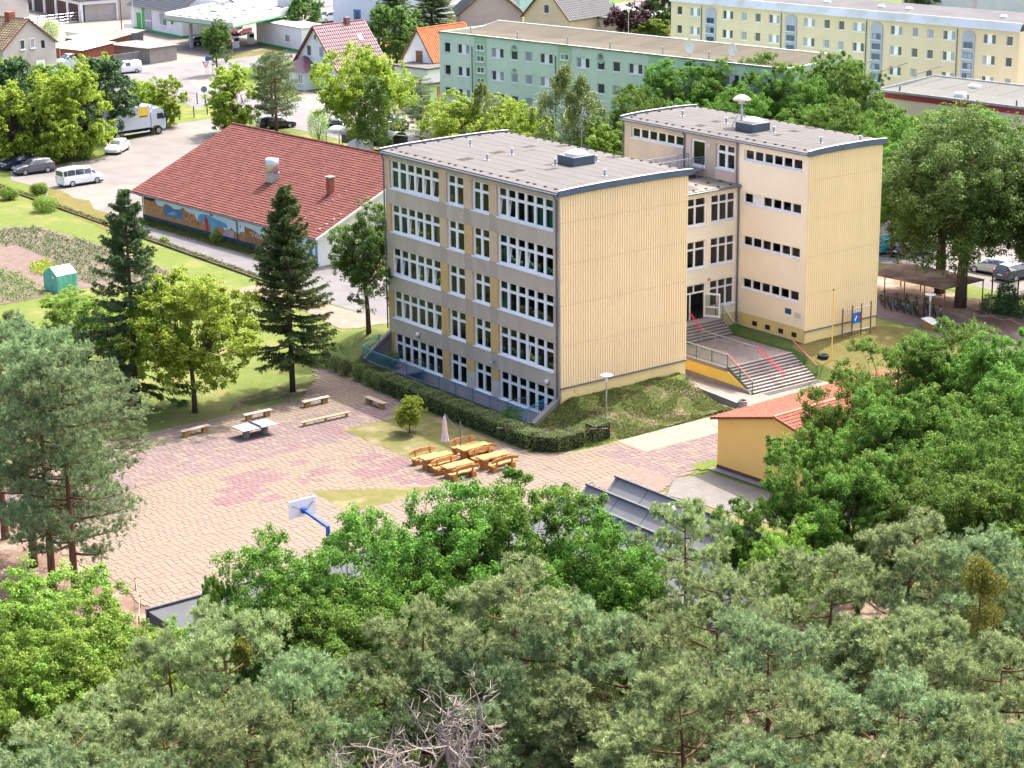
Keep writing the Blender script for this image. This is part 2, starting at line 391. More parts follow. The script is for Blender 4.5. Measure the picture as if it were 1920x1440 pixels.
# the slabs that show largest are single pieces, the rest one joined part
vis = [s for s in slabs if -12 < s[1]*0+s[0] < 9 and -33 < s[1] < -15]
def slab_key(s):
    d = math.dist((s[0], s[1], 0), CAMPOS)
    return d
clear = [s for s in slabs if s[0] < 8.0 and -31.5 < s[1] < -16]   # ground free of crowns in the picture
clear.sort(key=slab_key)
single = set(id(s) for s in clear[:300])
def slab_box(mb, cx, cy, sx, sy, z, tilt):
    x0, x1, y0, y1 = cx-sx/2+GAP, cx+sx/2-GAP, cy-sy/2+GAP, cy+sy/2-GAP
    zt = z+.040; b = .008
    V = [(x0,y0,.006),(x1,y0,.006),(x1,y1,.006),(x0,y1,.006),(x0+b,y0+b,zt-tilt),(x1-b,y0+b,zt-tilt),(x1-b,y1-b,zt+tilt),(x0+b,y1-b,zt+tilt)]
    mb.add(V, [(4,5,6,7),(0,1,5,4),(1,2,6,5),(2,3,7,6),(3,0,4,7)])
rest = MB(); proto = {}
for s in slabs:
    if id(s) in single:
        k = (s[4], rnd.randrange(2))
        if k not in proto:
            b = MB(); slab_box(b, 0, 0, SX, SY, 0, (.003 if k[1] else -.003)); proto[k] = b.mesh('slab', SLABT[s[4]])
        inst('slab', proto[k], yard, (s[0], s[1], s[5]))
    else:
        rest.cur = SLN.index(s[4]); slab_box(rest, s[0], s[1], s[2], s[3], s[5], s[6])
stuff(rest.build('slab_field', SLM, yard))

# concrete plates by the mound, dark paving field, pavers at the orange house
M_plate = pmat('concrete_plate', (0.216,0.184,0.152), (0.189,0.162,0.131), rough=.9, scale=.6, detail=8, spec=.12, c3=(0.162,0.122,0.097), scale3=.45, lo3=.56, hi3=.74, bump=.15, bscale=20)
fore = sheet('forecourt_bed', [(5.9,-.35),(9.05,-.35),(9.05,9.7),(13.7,9.7),(13.7,21.5),(4.0,21.5),(4.0,11.4),(5.9,11.4)], .003, M_joint)
PL = [(6.1,8.98,-.06,3.5),(6.05,8.98,3.52,7.1),(6.0,8.98,7.12,10.7),(4.1,8.98,10.72,14.3),(4.1,8.98,14.32,17.9),(4.1,8.98,17.92,21.4),(9.0,13.6,9.65,13.4),(9.0,13.6,13.42,17.4),(9.0,13.6,17.42,21.4)]
for x0, x1, y0, y1 in PL:
    MB().bbox(x0, x1-.02, y0, y1-.0, .004, .045, .008).build('concrete_plate', M_plate, fore)
M_darkpav = pmat('brown_paver', (0.173,0.130,0.115), (0.145,0.111,0.096), rough=.95, scale=1.2, spec=.1)
M_greypav = pmat('grey_paver', (0.177,0.165,0.155), (0.153,0.143,0.133), rough=.95, scale=1.2, spec=.1)
def paver_field(name, P, sx, sy, mat, z=.004):
    o = sheet(name, P, z, M_joint); mb = MB()
    xs_ = [p[0] for p in P]; ys_ = [p[1] for p in P]; r = random.Random(3); i = 0
    x = min(xs_)
    while x < max(xs_):
        y = min(ys_)+(sy/2 if i % 2 else 0)
        while y < max(ys_):
            if in_poly(x+sx/2, y+sy/2, P):
                zt = z+.040+r.uniform(-.003, .003); g = .006
                mb.add([(x+g,y+g,z),(x+sx-g,y+g,z),(x+sx-g,y+sy-g,z),(x+g,y+sy-g,z),(x+g,y+g,zt),(x+sx-g,y+g,zt),(x+sx-g,y+sy-g,zt),(x+g,y+sy-g,zt)], [(4,5,6,7),(0,1,5,4),(1,2,6,5),(2,3,7,6),(3,0,4,7)])
            y += sy
        x += sx; i += 1
    stuff(mb.build('paver', mat, o)); return o
paver_field('brown_paving', [(11.2,-2.2),(14.42,-2.3),(16.8,-7.0),(11.6,-7.0)], .25, .25, M_darkpav)
paver_field('grey_paving', [(14.2,-2.2),(14.9,.35),(27,1.1),(27,-2.5),(16.2,-4.6)], .2, .1, M_greypav)
sheet('house_verge', [(12.9,.4),(14.1,.2),(14.2,5.5),(13.4,5.0)], .056, M_verge)
# low timber edging between the field and the alley
M_edge = pmat('old_edging', (.12,.09,.065), (.075,.06,.045), rough=1, scale=3, spec=.05)
edge = thing('lawn_edging', 'low dark board edging between the playing field and the alley', 'edging')
for k in range(30):
    x0 = -104+k*2.2
    MB().bbox(x0, x0+2.17, 4.85, 5.0, 0, .16+.05*random.random(), .02).build('board', M_edge, edge)
# ------------------------------------------------------------------ school
M_grey = pmat('facade_concrete', (.53,.455,.365), (.45,.385,.31), rough=.95, scale=.6, detail=8, spec=.1, stretch=(1,1,.35), c3=(.38,.325,.26), scale3=.5, lo3=.55, hi3=.75, bump=.3, bscale=30)
M_grey2 = pmat('facade_concrete_dark', (.455,.39,.315), (.39,.335,.27), rough=.95, scale=.8, detail=8, spec=.1, stretch=(1,1,.3), bump=.3, bscale=30)
M_tan = pmat('pier_plaster', (0.627,0.482,0.325), (0.560,0.414,0.269), rough=.95, scale=1.1, detail=8, spec=.1, c3=(0.482,0.392,0.302), scale3=.7, lo3=.56, hi3=.68, bump=.2, bscale=30)
M_orange = pmat('pier_orange', (.62,.42,.17), (.55,.38,.18), rough=.95, scale=1.1, detail=8, spec=.1, c3=(.50,.40,.27), scale3=.8, lo3=.58, hi3=.66, bump=.2, bscale=30)
M_pale = pmat('pier_pale', (.60,.56,.49), (.53,.49,.43), rough=.95, scale=1, spec=.1)
M_clad = pmat('yellow_cladding', (.86,.68,.405), (.82,.64,.37), rough=.55, scale=.5, detail=6, spec=.3, stretch=(1,1,.12), c3=(.77,.61,.385), scale3=.35, lo3=.52, hi3=.8)
M_plinth = pmat('yellow_plinth', (.76,.60,.28), (.69,.54,.25), rough=.9, scale=.7, spec=.15)
M_cream = pmat('cream_plaster', (.86,.78,.61), (.82,.74,.57), rough=.9, scale=.35, detail=4, spec=.15)
M_white = pmat('white_pvc', (.80,.80,.81), (.74,.74,.75), rough=.35, scale=2, spec=.45)
M_sill = pmat('white_sill', (.80,.81,.84), (.72,.73,.76), rough=.4, scale=3, spec=.4)
M_pane = glassmat('window_glass', (.62,.68,.66))
M_dark = pmat('dark_sheet', (.055,.075,.105), (.045,.06,.085), rough=.4, scale=1, spec=.5)
M_bluem = pmat('slate_fascia', (.085,.125,.19), (.07,.10,.155), rough=.45, scale=1, spec=.4)
M_felt = pmat('roof_felt', (.116,.113,.112), (.103,.100,.099), rough=.98, scale=.35, detail=8, spec=.06, c3=(.096,.093,.091), scale3=.12, lo3=.55, hi3=.8, bump=.2, bscale=25)
M_felt2 = pmat('mossy_felt', (.15,.135,.115), (.22,.20,.175), rough=.98, scale=.5, detail=8, spec=.06)
M_metal = pmat('zinc', (.42,.45,.50), (.35,.38,.43), rough=.4, scale=2, metal=.6)
M_pipe = pmat('dark_pipe', (.13,.15,.185), (.10,.12,.15), rough=.45, scale=2, spec=.4)
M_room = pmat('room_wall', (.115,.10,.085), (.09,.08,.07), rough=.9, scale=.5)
M_curt = pmat('green_curtain', (.035,.19,.145), (.025,.14,.105), rough=.9, scale=4, stretch=(6,6,.2))
M_curt2 = pmat('grey_curtain', (.20,.21,.17), (.15,.16,.12), rough=.9, scale=4, stretch=(6,6,.2))
M_black = pmat('black_rubber', (.02,.02,.022), (.014,.014,.015), rough=.7)
M_teal = pmat('paper_teal', (.05,.42,.45), (.04,.35,.38), rough=.8); M_gold = pmat('paper_yellow', (.62,.45,.05), (.55,.38,.04), rough=.8)
M_pink = pmat('paper_pink', (.50,.10,.18), (.42,.08,.15), rough=.8); M_leaf = pmat('paper_green', (.10,.33,.07), (.08,.27,.05), rough=.8)
M_lampw = pmat('lamp_white', (.82,.80,.74), (.76,.74,.68), rough=.3)
school = thing('school_building', 'grey and yellow five storey school with two blocks joined by a low wing', 'school', (0,0,0))
XL, DA = -20.85, 11.4
ZR = [13.08-3.3*k for k in range(5)]           # sill level of the five window rows
ZT = 15.22                                      # top of the upper row openings
COLS = [(-20.28,-13.95,6),(-13.06,-10.94,2),(-10.0,-7.94,2),(-7.05,-0.72,6)]
def roofarc(y, y0, y1, z=15.86, rise=.10):
    t = (y-y0)/(y1-y0); return z+rise*(1-abs(2*t-1)**3)+.05*t
def window(parent, x0, x1, z0, z1, n, facing='-y', plane=0.0, tf=.26, tr=.20, rec=.15, mg=.21, mul=.27, tilt=(), curtain=(), flowers=None, blank=(), sill=True, darkw=None):
    """casement band: frame with n lights, each a lower pane and an upper light; local u along the wall"""
    def P(u, d, z):   # u along, d depth into the wall
        return (u, plane+d, z) if facing == '-y' else (plane-d, u, z)
    mb = MB()
    def bx(u0, u1, d0, d1, a, b):
        p, q = P(u0, d0, a), P(u1, d1, b)
        mb.box(min(p[0],q[0]), max(p[0],q[0]), min(p[1],q[1]), max(p[1],q[1]), a, b)
    d0, d1 = rec, rec+.09
    zb, zt = z0+.14, z1-.09
    bx(x0, x1, d0, d1, z0, zb); bx(x0, x1, d0, d1, zt, z1)
    bx(x0, x0+mg, d0, d1, zb, zt); bx(x1-mg, x1, d0, d1, zb, zt)
    pw = (x1-x0-2*mg-(n-1)*mul)/n
    for i in range(n-1):
        u = x0+mg+(i+1)*pw+i*mul; bx(u, u+mul, d0-.015, d1, zb, zt)
    zc = zt-(zt-zb)*tf if tf else None
    if tf:
        for i in range(n):
            u = x0+mg+i*(pw+mul); bx(u, u+pw, d0+.002, d1-.002, zc-tr, zc)
    w = mb.build('window', M_white, parent)
    if sill:
        s = MB(); p, q = P(x0-.03, -.07, 0), P(x1+.03, rec, 0)
        s.box(min(p[0],q[0]), max(p[0],q[0]), min(p[1],q[1]), max(p[1],q[1]), z0-.05, z0+.02); s.build('sill', M_sill, w)
    for i in range(n):
        u = x0+mg+i*(pw+mul)
        parts = [(zb, zc-tr), (zc, zt)] if tf else [(zb, zt)]
        for j, (a, b) in enumerate(parts):
            m = MB(); dd = rec+.05
            if i in blank:
                p, q = P(u, dd, a), P(u+pw, dd+.03, b); m.box(min(p[0],q[0]), max(p[0],q[0]), min(p[1],q[1]), max(p[1],q[1]), a, b); m.build('panel', M_white, w); continue
            if j == 0 and i in tilt:
                sl = math.tan(R_(8))*(b-a)
                def Q(uu, dd_, zz): return P(uu, dd_+sl*(zz-a)/(b-a), zz)
                fr = MB()
                for (ua, ub, za, zb2) in ((u, u+.07, a, b), (u+pw-.07, u+pw, a, b), (u+.07, u+pw-.07, a, a+.07), (u+.07, u+pw-.07, b-.07, b)):
                    V = [Q(ua,rec,za),Q(ub,rec,za),Q(ub,rec+.06,za),Q(ua,rec+.06,za),Q(ua,rec,zb2),Q(ub,rec,zb2),Q(ub,rec+.06,zb2),Q(ua,rec+.06,zb2)]
                    fr.add(V, [(0,3,2,1),(4,5,6,7),(0,1,5,4),(1,2,6,5),(2,3,7,6),(3,0,4,7)])
                fr.build('sash', M_white, w)
                m.poly([Q(u+.06,rec+.03,a+.06),Q(u+pw-.06,rec+.03,a+.06),Q(u+pw-.06,rec+.03,b-.06),Q(u+.06,rec+.03,b-.06)])
            else: m.poly([P(u,dd,a),P(u+pw,dd,a),P(u+pw,dd,b),P(u,dd,b)])
            m.build('pane', M_pane, w)
        if i in curtain:
            cm = MB(); k = 9; V = []; F = []
            f0, f1 = (0, 1) if not isinstance(curtain, dict) else curtain[i][:2]
            for q_ in range(k+1):
                uu = u-.08+(pw+.16)*(f0+(f1-f0)*q_/k); d_ = rec+.28+(.05 if q_ % 2 else 0)
                V += [P(uu, d_, zb-.1), P(uu, d_, zt+.05)]
            for q_ in range(k): F.append((2*q_, 2*q_+2, 2*q_+3, 2*q_+1))
            cm.add(V, F); cm.build('curtain', M_curt if not isinstance(curtain, dict) or len(curtain[i]) < 3 else curtain[i][2], w)
        if flowers and i in flowers:
            for k, mt in enumerate(flowers[i]):
                fm = MB(); fu = u+pw*(.3+.42*k)+random.uniform(-.04,.04); fz = zb+.42+random.uniform(-.12,.16); d_ = rec+.075
                fm.cur = 0
                fm.poly([P(fu-.02,d_,zb+.03),P(fu+.02,d_,zb+.03),P(fu+.02,d_,fz),P(fu-.02,d_,fz)])
                fm.poly([P(fu+.02,d_,zb+.12),P(fu+.13,d_,zb+.25),P(fu+.10,d_,zb+.30),P(fu+.02,d_,zb+.22)])
                fm.cur = 1
                for a0 in range(7):
                    an = R_(200+a0*23); ca, sa = math.cos(an), math.sin(an)
                    fm.poly([P(fu+.02*sa,d_-.004,fz-.02*ca),P(fu+.17*ca-.045*sa,d_-.004,fz+.19*sa+.045*ca+.04),P(fu+.21*ca,d_-.004,fz+.24*sa+.04),P(fu+.17*ca+.045*sa,d_-.004,fz+.19*sa-.045*ca+.04),P(fu-.02*sa,d_-.004,fz+.05)])
                fm.cur = 2
                fm.poly([P(fu+.07*math.cos(R_(a*45)),d_-.008,fz+.07*math.sin(R_(a*45))+.03) for a in range(8)])
                fm.build('paper_flower', [M_leaf, mt, M_gold], w)
    return w
# --- block A walls: spandrel bands and piers as single panels
def panel(x0, x1, z0, z1, mat, y0=0.0, th=.30):
    g = .006; return MB().box(x0+g, x1-g, y0, y0+th, z0+g, z1-g).build('facade_panel', mat, school)
edges = [XL]+[e for c in COLS for e in c[:2]]+[0.0]
segs = [(XL,-13.95),(-13.95,-13.06),(-13.06,-10.94),(-10.94,-10.0),(-10.0,-7.94),(-7.94,-7.05),(-7.05,0.0)]
bands = [(ZT,15.62)]+[(ZR[k+1]+2.14, ZR[k]) for k in range(4)]+[(-1.5, ZR[4])]
for bi, (z0, z1) in enumerate(bands):
    for si, (x0, x1) in enumerate(segs):
        mt = M_grey2 if (si % 2 and bi) else M_grey
        if bi == 0: mt = M_tan if si in (1,3,5) else M_grey
        panel(x0, x1, z0, z1, mt)
for k in range(5):
    z0, z1 = ZR[k], ZR[k]+2.14
    for pi, (x0, x1) in enumerate([(XL,-20.28),(-13.95,-13.06),(-10.94,-10.0),(-7.94,-7.05),(-0.72,0.0)]):
        if k == 4 and pi in (2, 3):
            panel(x0, x1, z0, z0+1.25, M_pale); panel(x0, x1, z0+1.25, z1, M_orange); continue
        if pi == 4: mt = M_grey2 if k % 2 == 0 else M_tan
        elif k == 0: mt = M_tan
        else: mt = (M_orange if (k+pi) % 2 or k >= 3 else M_tan)
        panel(x0, x1, z0, z1, mt)
# shell: backs, gables, floors
sh = MB()
sh.box(XL, XL+.3, .31, DA-.3, -1.5, 15.8); sh.box(XL, 0, DA-.3, DA, -1.5, 15.8); sh.box(-.3, 0, .31, DA-.3, -1.5, 15.75)
sh.build('shell_wall', M_tan, school)
for k in range(6):
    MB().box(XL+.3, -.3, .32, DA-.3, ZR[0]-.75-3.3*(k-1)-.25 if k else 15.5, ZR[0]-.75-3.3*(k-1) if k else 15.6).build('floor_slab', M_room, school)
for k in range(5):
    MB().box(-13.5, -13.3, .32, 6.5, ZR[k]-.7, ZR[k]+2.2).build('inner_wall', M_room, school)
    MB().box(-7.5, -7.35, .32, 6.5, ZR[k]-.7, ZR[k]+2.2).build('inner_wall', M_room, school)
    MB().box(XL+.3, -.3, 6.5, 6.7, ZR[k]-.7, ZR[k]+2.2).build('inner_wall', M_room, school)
T = M_teal
spec = {
 (0,0): dict(curtain=(0,1), tilt=(2,3,4,5)), (0,1): dict(flowers={0:[M_leaf]}), (0,2): dict(curtain={0:(0,.5)}),
 (0,3): dict(curtain={0:(.3,.75),3:(.25,1),4:(0,1),5:(0,1)}, tilt=(0,1)),
 (1,0): dict(tilt=(2,3), curtain={0:(0,1,M_curt2),1:(0,1,M_curt2),5:(.1,1,M_curt2)}, flowers={0:[M_gold],1:[M_leaf],2:[M_gold],3:[M_gold,M_leaf],4:[M_gold]}), (1,2): dict(flowers={0:[M_leaf]}),
 (1,3): dict(curtain={0:(.1,.9)}, tilt=(1,2,3), flowers={1:[T,T],2:[T],3:[T,T],4:[T],5:[T,T]}),
 (2,0): dict(tilt=(0,1,3,4,5), flowers={3:[M_gold],5:[T,M_leaf]}), (2,3): dict(curtain={0:(0,1)}, flowers={2:[M_gold,M_pink],3:[M_pink,M_pink],4:[T,M_pink],5:[M_pink]}),
 (3,0): dict(tilt=(1,5)), (3,2): dict(flowers={1:[T]}),
 (3,3): dict(tilt=(3,), flowers={0:[T],1:[M_gold,T],2:[T],3:[M_leaf,M_gold],4:[T],5:[T,M_gold]}),
 (4,0): dict(flowers={0:[T],3:[T],4:[T],5:[T]}, tf=.30), (4,3): dict(tf=.28), (4,1): dict(), (4,2): dict()}
for k in range(5):
    for c, (x0, x1, n) in enumerate(COLS):
        kw = dict(spec.get((k, c), {}))
        window(school, x0, x1, ZR[k], ZR[k]+2.14, n, **kw)
# curved roofs
def roof(name, x0, x1, y0, y1, felt):
    n = 14; mb = MB(); V = []; F = []
    for i in range(n+1):
        y = y0-.22+(y1-y0+.44)*i/n; z = roofarc(y, y0, y1)
        V += [(x0-.12, y, z), (x1+.12, y, z), (x0-.12, y, z-.2), (x1+.12, y, z-.2)]
    for i in range(n):
        a = 4*i; F += [(a, a+1, a+5, a+4), (a+2, a+6, a+7, a+3)]
    F += [(0,2,3,1), (4*n, 4*n+1, 4*n+3, 4*n+2)]
    mb.add(V, F); r = mb.build(name, felt, school)
    for xa, xb, mt in ((x1+.12, x1+.24, M_bluem), (x0-.24, x0-.12, M_bluem)):
        fb = MB(); V = []; F = []
        for i in range(n+1):
            y = y0-.26+(y1-y0+.52)*i/n; z = roofarc(y, y0, y1)
            V += [(xa, y, z+.13), (xb, y, z+.13), (xb, y, z-.27), (xa, y, z-.27)]
        for i in range(n):
            a = 4*i
            for q in range(4): F.append((a+q, a+(q+1) % 4, a+4+(q+1) % 4, a+4+q))
        F += [(0,1,2,3), (4*n+3, 4*n+2, 4*n+1, 4*n)]
        fb.add(V, F); fb.build('fascia', mt, r)
        tp = MB(); V = []; F = []
        for i in range(n+1):
            y = y0-.26+(y1-y0+.52)*i/n; z = roofarc(y, y0, y1)+.134
            V += [(xa-.05, y, z), (xb+.03, y, z), (xb+.03, y, z+.03), (xa-.05, y, z+.03)]
        for i in range(n):
            a = 4*i
            for q in range(4): F.append((a+q, a+(q+1) % 4, a+4+(q+1) % 4, a+4+q))
        tp.add(V, F); tp.build('edge_trim', pmat('trim_white', (.62,.56,.54), (.5,.42,.40), rough=.4, scale=1.5), r)
    for yy in (y0-.30, y1+.30):
        g = MB(); g.tube([(x0-.1, yy, roofarc(y0, y0, y1)-.16), (x1+.1, yy, roofarc(y0, y0, y1)-.16)], .075, 8); g.build('gutter', M_pipe, r)
    # snow-guard blocks and lightning clips along the edges
    blk = MB().bbox(-.11, .11, -.08, .08, 0, .075, .02).mesh('roof_block', pmat('roof_block', (.035,.02,.018), (.05,.025,.02), rough=.9))
    L = []
    k = 0
    while x0+.5+k*1.02 < x1: L += [(x0+.5+k*1.02+.15*math.sin(k*2.1), y0+.35), (x0+.7+k*1.02, y1-.1)]; k += 1
    k = 0
    while y0+.9+k*1.28 < y1: L += [(x0+.25, y0+.9+k*1.28), (x1-.25, y0+.9+k*1.28)]; k += 1
    for (bx_, by_) in L: inst('roof_block', blk, r, (bx_, by_, roofarc(by_, y0, y1)))
    # felt seams: shallow overlapping strips
    for k in range(10):
        y = y0+.5+k*(y1-y0-.6)/10
        for q in range(3):
            xa = x0+.3+q*(x1-x0-.6)/3+.9*math.sin(k*2.3+q); xb = xa+(x1-x0)/3-.15
            xa = max(xa, x0+.1); xb = min(xb, x1-.1)
            z = roofarc(y, y0, y1); y2 = y+(y1-y0-.6)/10+.05; z2 = roofarc(y2, y0, y1)
            MB().add([(xa,y,z+.012),(xb,y,z+.012),(xb,y2,z2+.004),(xa,y2,z2+.004),(xa,y,z),(xb,y,z)], [(0,1,2,3),(4,5,1,0)]).build('felt_strip', M_felt if (k+q) % 3 else M_feltb, r)
    return r
M_feltb = pmat('roof_felt_b', (.111,.108,.107), (.099,.096,.095), rough=.98, scale=.4, detail=8, spec=.06, c3=(.093,.09,.088), scale3=.15, lo3=.55, hi3=.8, bump=.2, bscale=25)
rA = roof('roof', XL, 0, 0, DA, M_felt)
# gable cladding
def cladding(x, y0, y1, zs, ztop, yroof):
    pitch = .212; n = int((y1-y0)/pitch)
    for k in range(len(zs)):
        z0 = zs[k]+.012; top = k == len(zs)-1
        V = []; F = []; prof = []
        for i in range(n):
            a = y0+i*(y1-y0)/n; w = (y1-y0)/n
            prof += [(a, 0), (a+w*.16, .0), (a+w*.30, .045), (a+w*.86, .045), (a+w, 0)]
        for (yy, d) in prof:
            zt = (roofarc(yy, *yroof)-.36) if top else zs[k+1]-.004
            off = x+.02+d+(.010 if k % 2 else .004)
            V += [(off, yy, z0), (off, yy, zt)]
        for i in range(len(prof)-1): F.append((2*i, 2*i+2, 2*i+3, 2*i+1))
        MB().add(V, F).build('cladding_sheet', M_clad, school)
ZC = [2.26, 5.18, 8.03, 10.88, 13.74]
cladding(0, -.02, DA+.02, ZC, 0, (0, DA))
MB().box(.0, .11, -.05, DA+.06, 2.17, 2.255).build('drip_edge', M_pipe, school)
MB().box(.002, .03, .06, DA-.02, -1.2, 2.168).build('plinth', M_plinth, school)
for yy in (8.25,): MB().box(.031, .036, yy-.01, yy+.01, 1.2, 2.165).build('plinth_joint', M_tan, school)
# downpipes of block A
def downpipe(P, r=.06): return MB().tube(P, r, 8).build('downpipe', M_pipe, school)
downpipe([(-.28,-.3,15.6),(-.28,-.1,15.25),(-.28,-.1,1.6),(-.12,-.2,1.0),(.22,-.3,.75),(.22,-.3,.45)])
downpipe([(XL-.05,-.3,15.6),(XL-.05,-.1,15.25),(XL-.05,-.1,2.2)])
# wall lamps
def wall_lamp(x, y, z, axis='-y'):
    m = MB(); m.lathe([(.001,-.17),(.10,-.15),(.15,-.06),(.155,.04),(.12,.13),(.05,.18),(.001,.19)], (x, y-.14, z), 14)
    o = m.build('wall_lamp', M_lampw, school, smooth=True); MB().bbox(x-.07, x+.07, y-.08, y, z-.25, z-.12, .015).build('lamp_base', M_pipe, o)
wall_lamp(-16.9, 0, 2.55); wall_lamp(-1.35, 0, 2.45)
cm = MB(); cm.bbox(-7.6,-7.42,-.28,0,2.5,2.62,.02); cm.tube([(-7.5,-.28,2.52),(-7.45,-.42,2.42)], .07, 8); cm.build('camera_unit', M_metal, school)
# roof furniture
def vent(x, y, roofo, y0, y1):
    z = roofarc(y, y0, y1); m = MB(); m.cyl((x,y), .085, z-.02, z+.42, 10); m.cyl((x,y), .12, z+.42, z+.47, 10, .10); m.cyl((x,y), .2, z-.01, z+.03, 12); m.build('vent_pipe', M_metal, roofo)
for x, y in ((-17.6,5.5),(-12.1,3.0),(-12.6,5.6),(-7.3,5.4),(-6.5,8.5),(-1.95,5.5)): vent(x, y, rA, 0, DA)
def hatch(x0, x1, y0, y1, r, Y0, Y1):
    z = roofarc((y0+y1)/2, Y0, Y1); h = MB().bbox(x0, x1, y0, y1, z-.1, z+.66, .03).build('hatch_box', M_dark, r)
    c = MB(); cx, cy_2 = (x0+x1)/2, (y0+y1)/2
    for i, (s, dz) in enumerate(((.40, .66), (.40, .76), (.34, .84), (.22, .91), (.02, .94))): pass
    V = []; F = []; n = 16
    prof = ((.78,.66),(.78,.78),(.70,.86),(.50,.96),(.25,1.02),(.02,1.04))
    for s, dz in prof:
        for k in range(n):
            a = 2*math.pi*k/n+math.pi/4; q = 1/max(abs(math.cos(a)), abs(math.sin(a))); q = q*.6+.4*1.15
            V.append((cx+math.cos(a)*q*s*(x1-x0)*.42, cy_2+math.sin(a)*q*s*(y1-y0)*.42, z+dz))
    for i in range(len(prof)-1):
        for k in range(n): F.append((i*n+k, i*n+(k+1) % n, i*n+n+(k+1) % n, i*n+n+k))
    c.add(V, F); c.build('skylight', pmat('skylight_plastic', (.78,.74,.70), (.70,.66,.62), rough=.3), h, smooth=True)
hatch(-7.7, -5.9, 5.9, 7.9, rA, 0, DA)
MB().tube([(-7.9,8.3,16.1),(-7.9,8.3,18.2)], .02, 5).build('aerial', M_metal, rA)

# --- block B
BX0, BX1, BY0, BY1 = -20.5, .28, 22.93, 30.6
M_beigeB = pmat('worn_plaster', (0.564,0.474,0.408), (0.498,0.420,0.360), rough=.95, scale=.5, detail=8, spec=.1, stretch=(1,1,.4), c3=(0.636,0.516,0.408), scale3=.4, lo3=.5, hi3=.65)
def wallp(x0, x1, z0, z1, mat, y=BY0, th=.3, name='facade_panel'): return MB().box(x0, x1, y, y+th, z0, z1).build(name, mat, school)
bands_open = [(14.36,15.22),(11.06,11.92),(7.76,8.62),(4.46,5.32)]
# cream front part x -7.05..0.28
zz = [2.53]+[v for b in reversed(bands_open) for v in b]+[15.7]
for i in range(0, len(zz), 2): wallp(-7.05, BX1, zz[i], zz[i+1], M_cream)
for (a, b) in bands_open:
    wallp(-7.05, -6.55, a, b, M_cream); wallp(-.38, BX1, a, b, M_cream)
    window(school, -6.55, -.38, a, b, 6, plane=BY0, tf=0, mg=.12, mul=.20, rec=.12, blank=((1,) if a == 11.06 else ()))
wallp(-7.05, BX1-.04, -.5, 2.53, M_plinth, y=BY0+.05, th=.26, name='plinth')
for i in range(4):
    x = -5.3+i*1.42; MB().box(x, x+.5, BY0+.02, BY0+.06, 1.74, 2.10).build('cellar_vent', M_black, school)
    MB().box(x-.05, x+.55, BY0+.0, BY0+.045, 1.70, 1.735).build('vent_sill', M_plinth, school)
# beige left part
wallp(BX0, -7.05, 15.22, 15.7, M_beigeB)
wallp(BX0, -13.45, 11.0, 14.36, M_beigeB); wallp(BX0, -19.65, 14.36, 15.22, M_beigeB); wallp(-13.40+.02, -12.5, 11, 15.22, M_beigeB)
wallp(-10.85, -9.7, 11, 15.22, M_grey); wallp(-7.55, -7.05, 11, 15.22, M_beigeB); wallp(-9.7, -7.55, 11, 13.32, M_beigeB); wallp(-12.5, -10.85, 11, 13.1, M_beigeB)
window(school, -19.65, -13.4, 14.36, 15.22, 6, plane=BY0, tf=0, mg=.12, mul=.20, rec=.12)
window(school, -9.7, -7.55, 13.32, 15.22, 2, plane=BY0)
# roof door
d = MB(); d.box(-12.5,-12.32,BY0+.1,BY0+.18,13.1,15.22); d.box(-11.03,-10.85,BY0+.1,BY0+.18,13.1,15.22); d.box(-12.32,-11.03,BY0+.1,BY0+.18,15.06,15.22); d.box(-12.32,-11.03,BY0+.1,BY0+.18,13.1,13.3)
dd = d.build('door', M_white, school); MB().poly([(-12.32,BY0+.14,13.3),(-11.03,BY0+.14,13.3),(-11.03,BY0+.14,15.06),(-12.32,BY0+.14,15.06)]).build('pane', M_pane, dd)
MB().bbox(-10.5,-10.3,BY0-.12,BY0,14.9,15.05,.02).build('wall_light', M_lampw, school)
shb = MB(); shb.box(BX0, BX0+.3, BY0+.31, BY1-.3, -1, 15.75); shb.box(BX0, BX1, BY1-.3, BY1, -1, 15.75); shb.box(BX1-.3, BX1, BY0+.31, BY1-.3, -1, 15.7); shb.box(BX0, -7.05, BY0+.0, BY0+.3, -1, 11)
shb.build('shell_wall', M_beigeB, school)
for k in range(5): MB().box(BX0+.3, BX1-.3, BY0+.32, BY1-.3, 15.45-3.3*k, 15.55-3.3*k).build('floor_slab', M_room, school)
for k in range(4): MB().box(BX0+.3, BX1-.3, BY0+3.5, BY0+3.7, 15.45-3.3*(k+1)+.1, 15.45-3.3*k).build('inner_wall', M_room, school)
rB = roof('roof', BX0, BX1, BY0, BY1, M_felt)
cladding(BX1, BY0-.03, BY1+.02, [2.40]+ZC[1:], 0, (BY0, BY1))
MB().box(BX1, BX1+.11, BY0-.04, BY1+.08, 2.31, 2.395).build('drip_edge', M_pipe, school)
MB().box(BX1+.002, BX1+.03, BY0+.05, BY1-.02, -.5, 2.308).build('plinth', M_plinth, school)
for x, y in ((-17.3,26.3),(-12.4,26.5),(-7.0,26.4),(-1.5,25.9),(.0,28.5)): vent(x, y, rB, BY0, BY1)
hatch(-9.8, -7.9, 25.0, 26.9, rB, BY0, BY1)
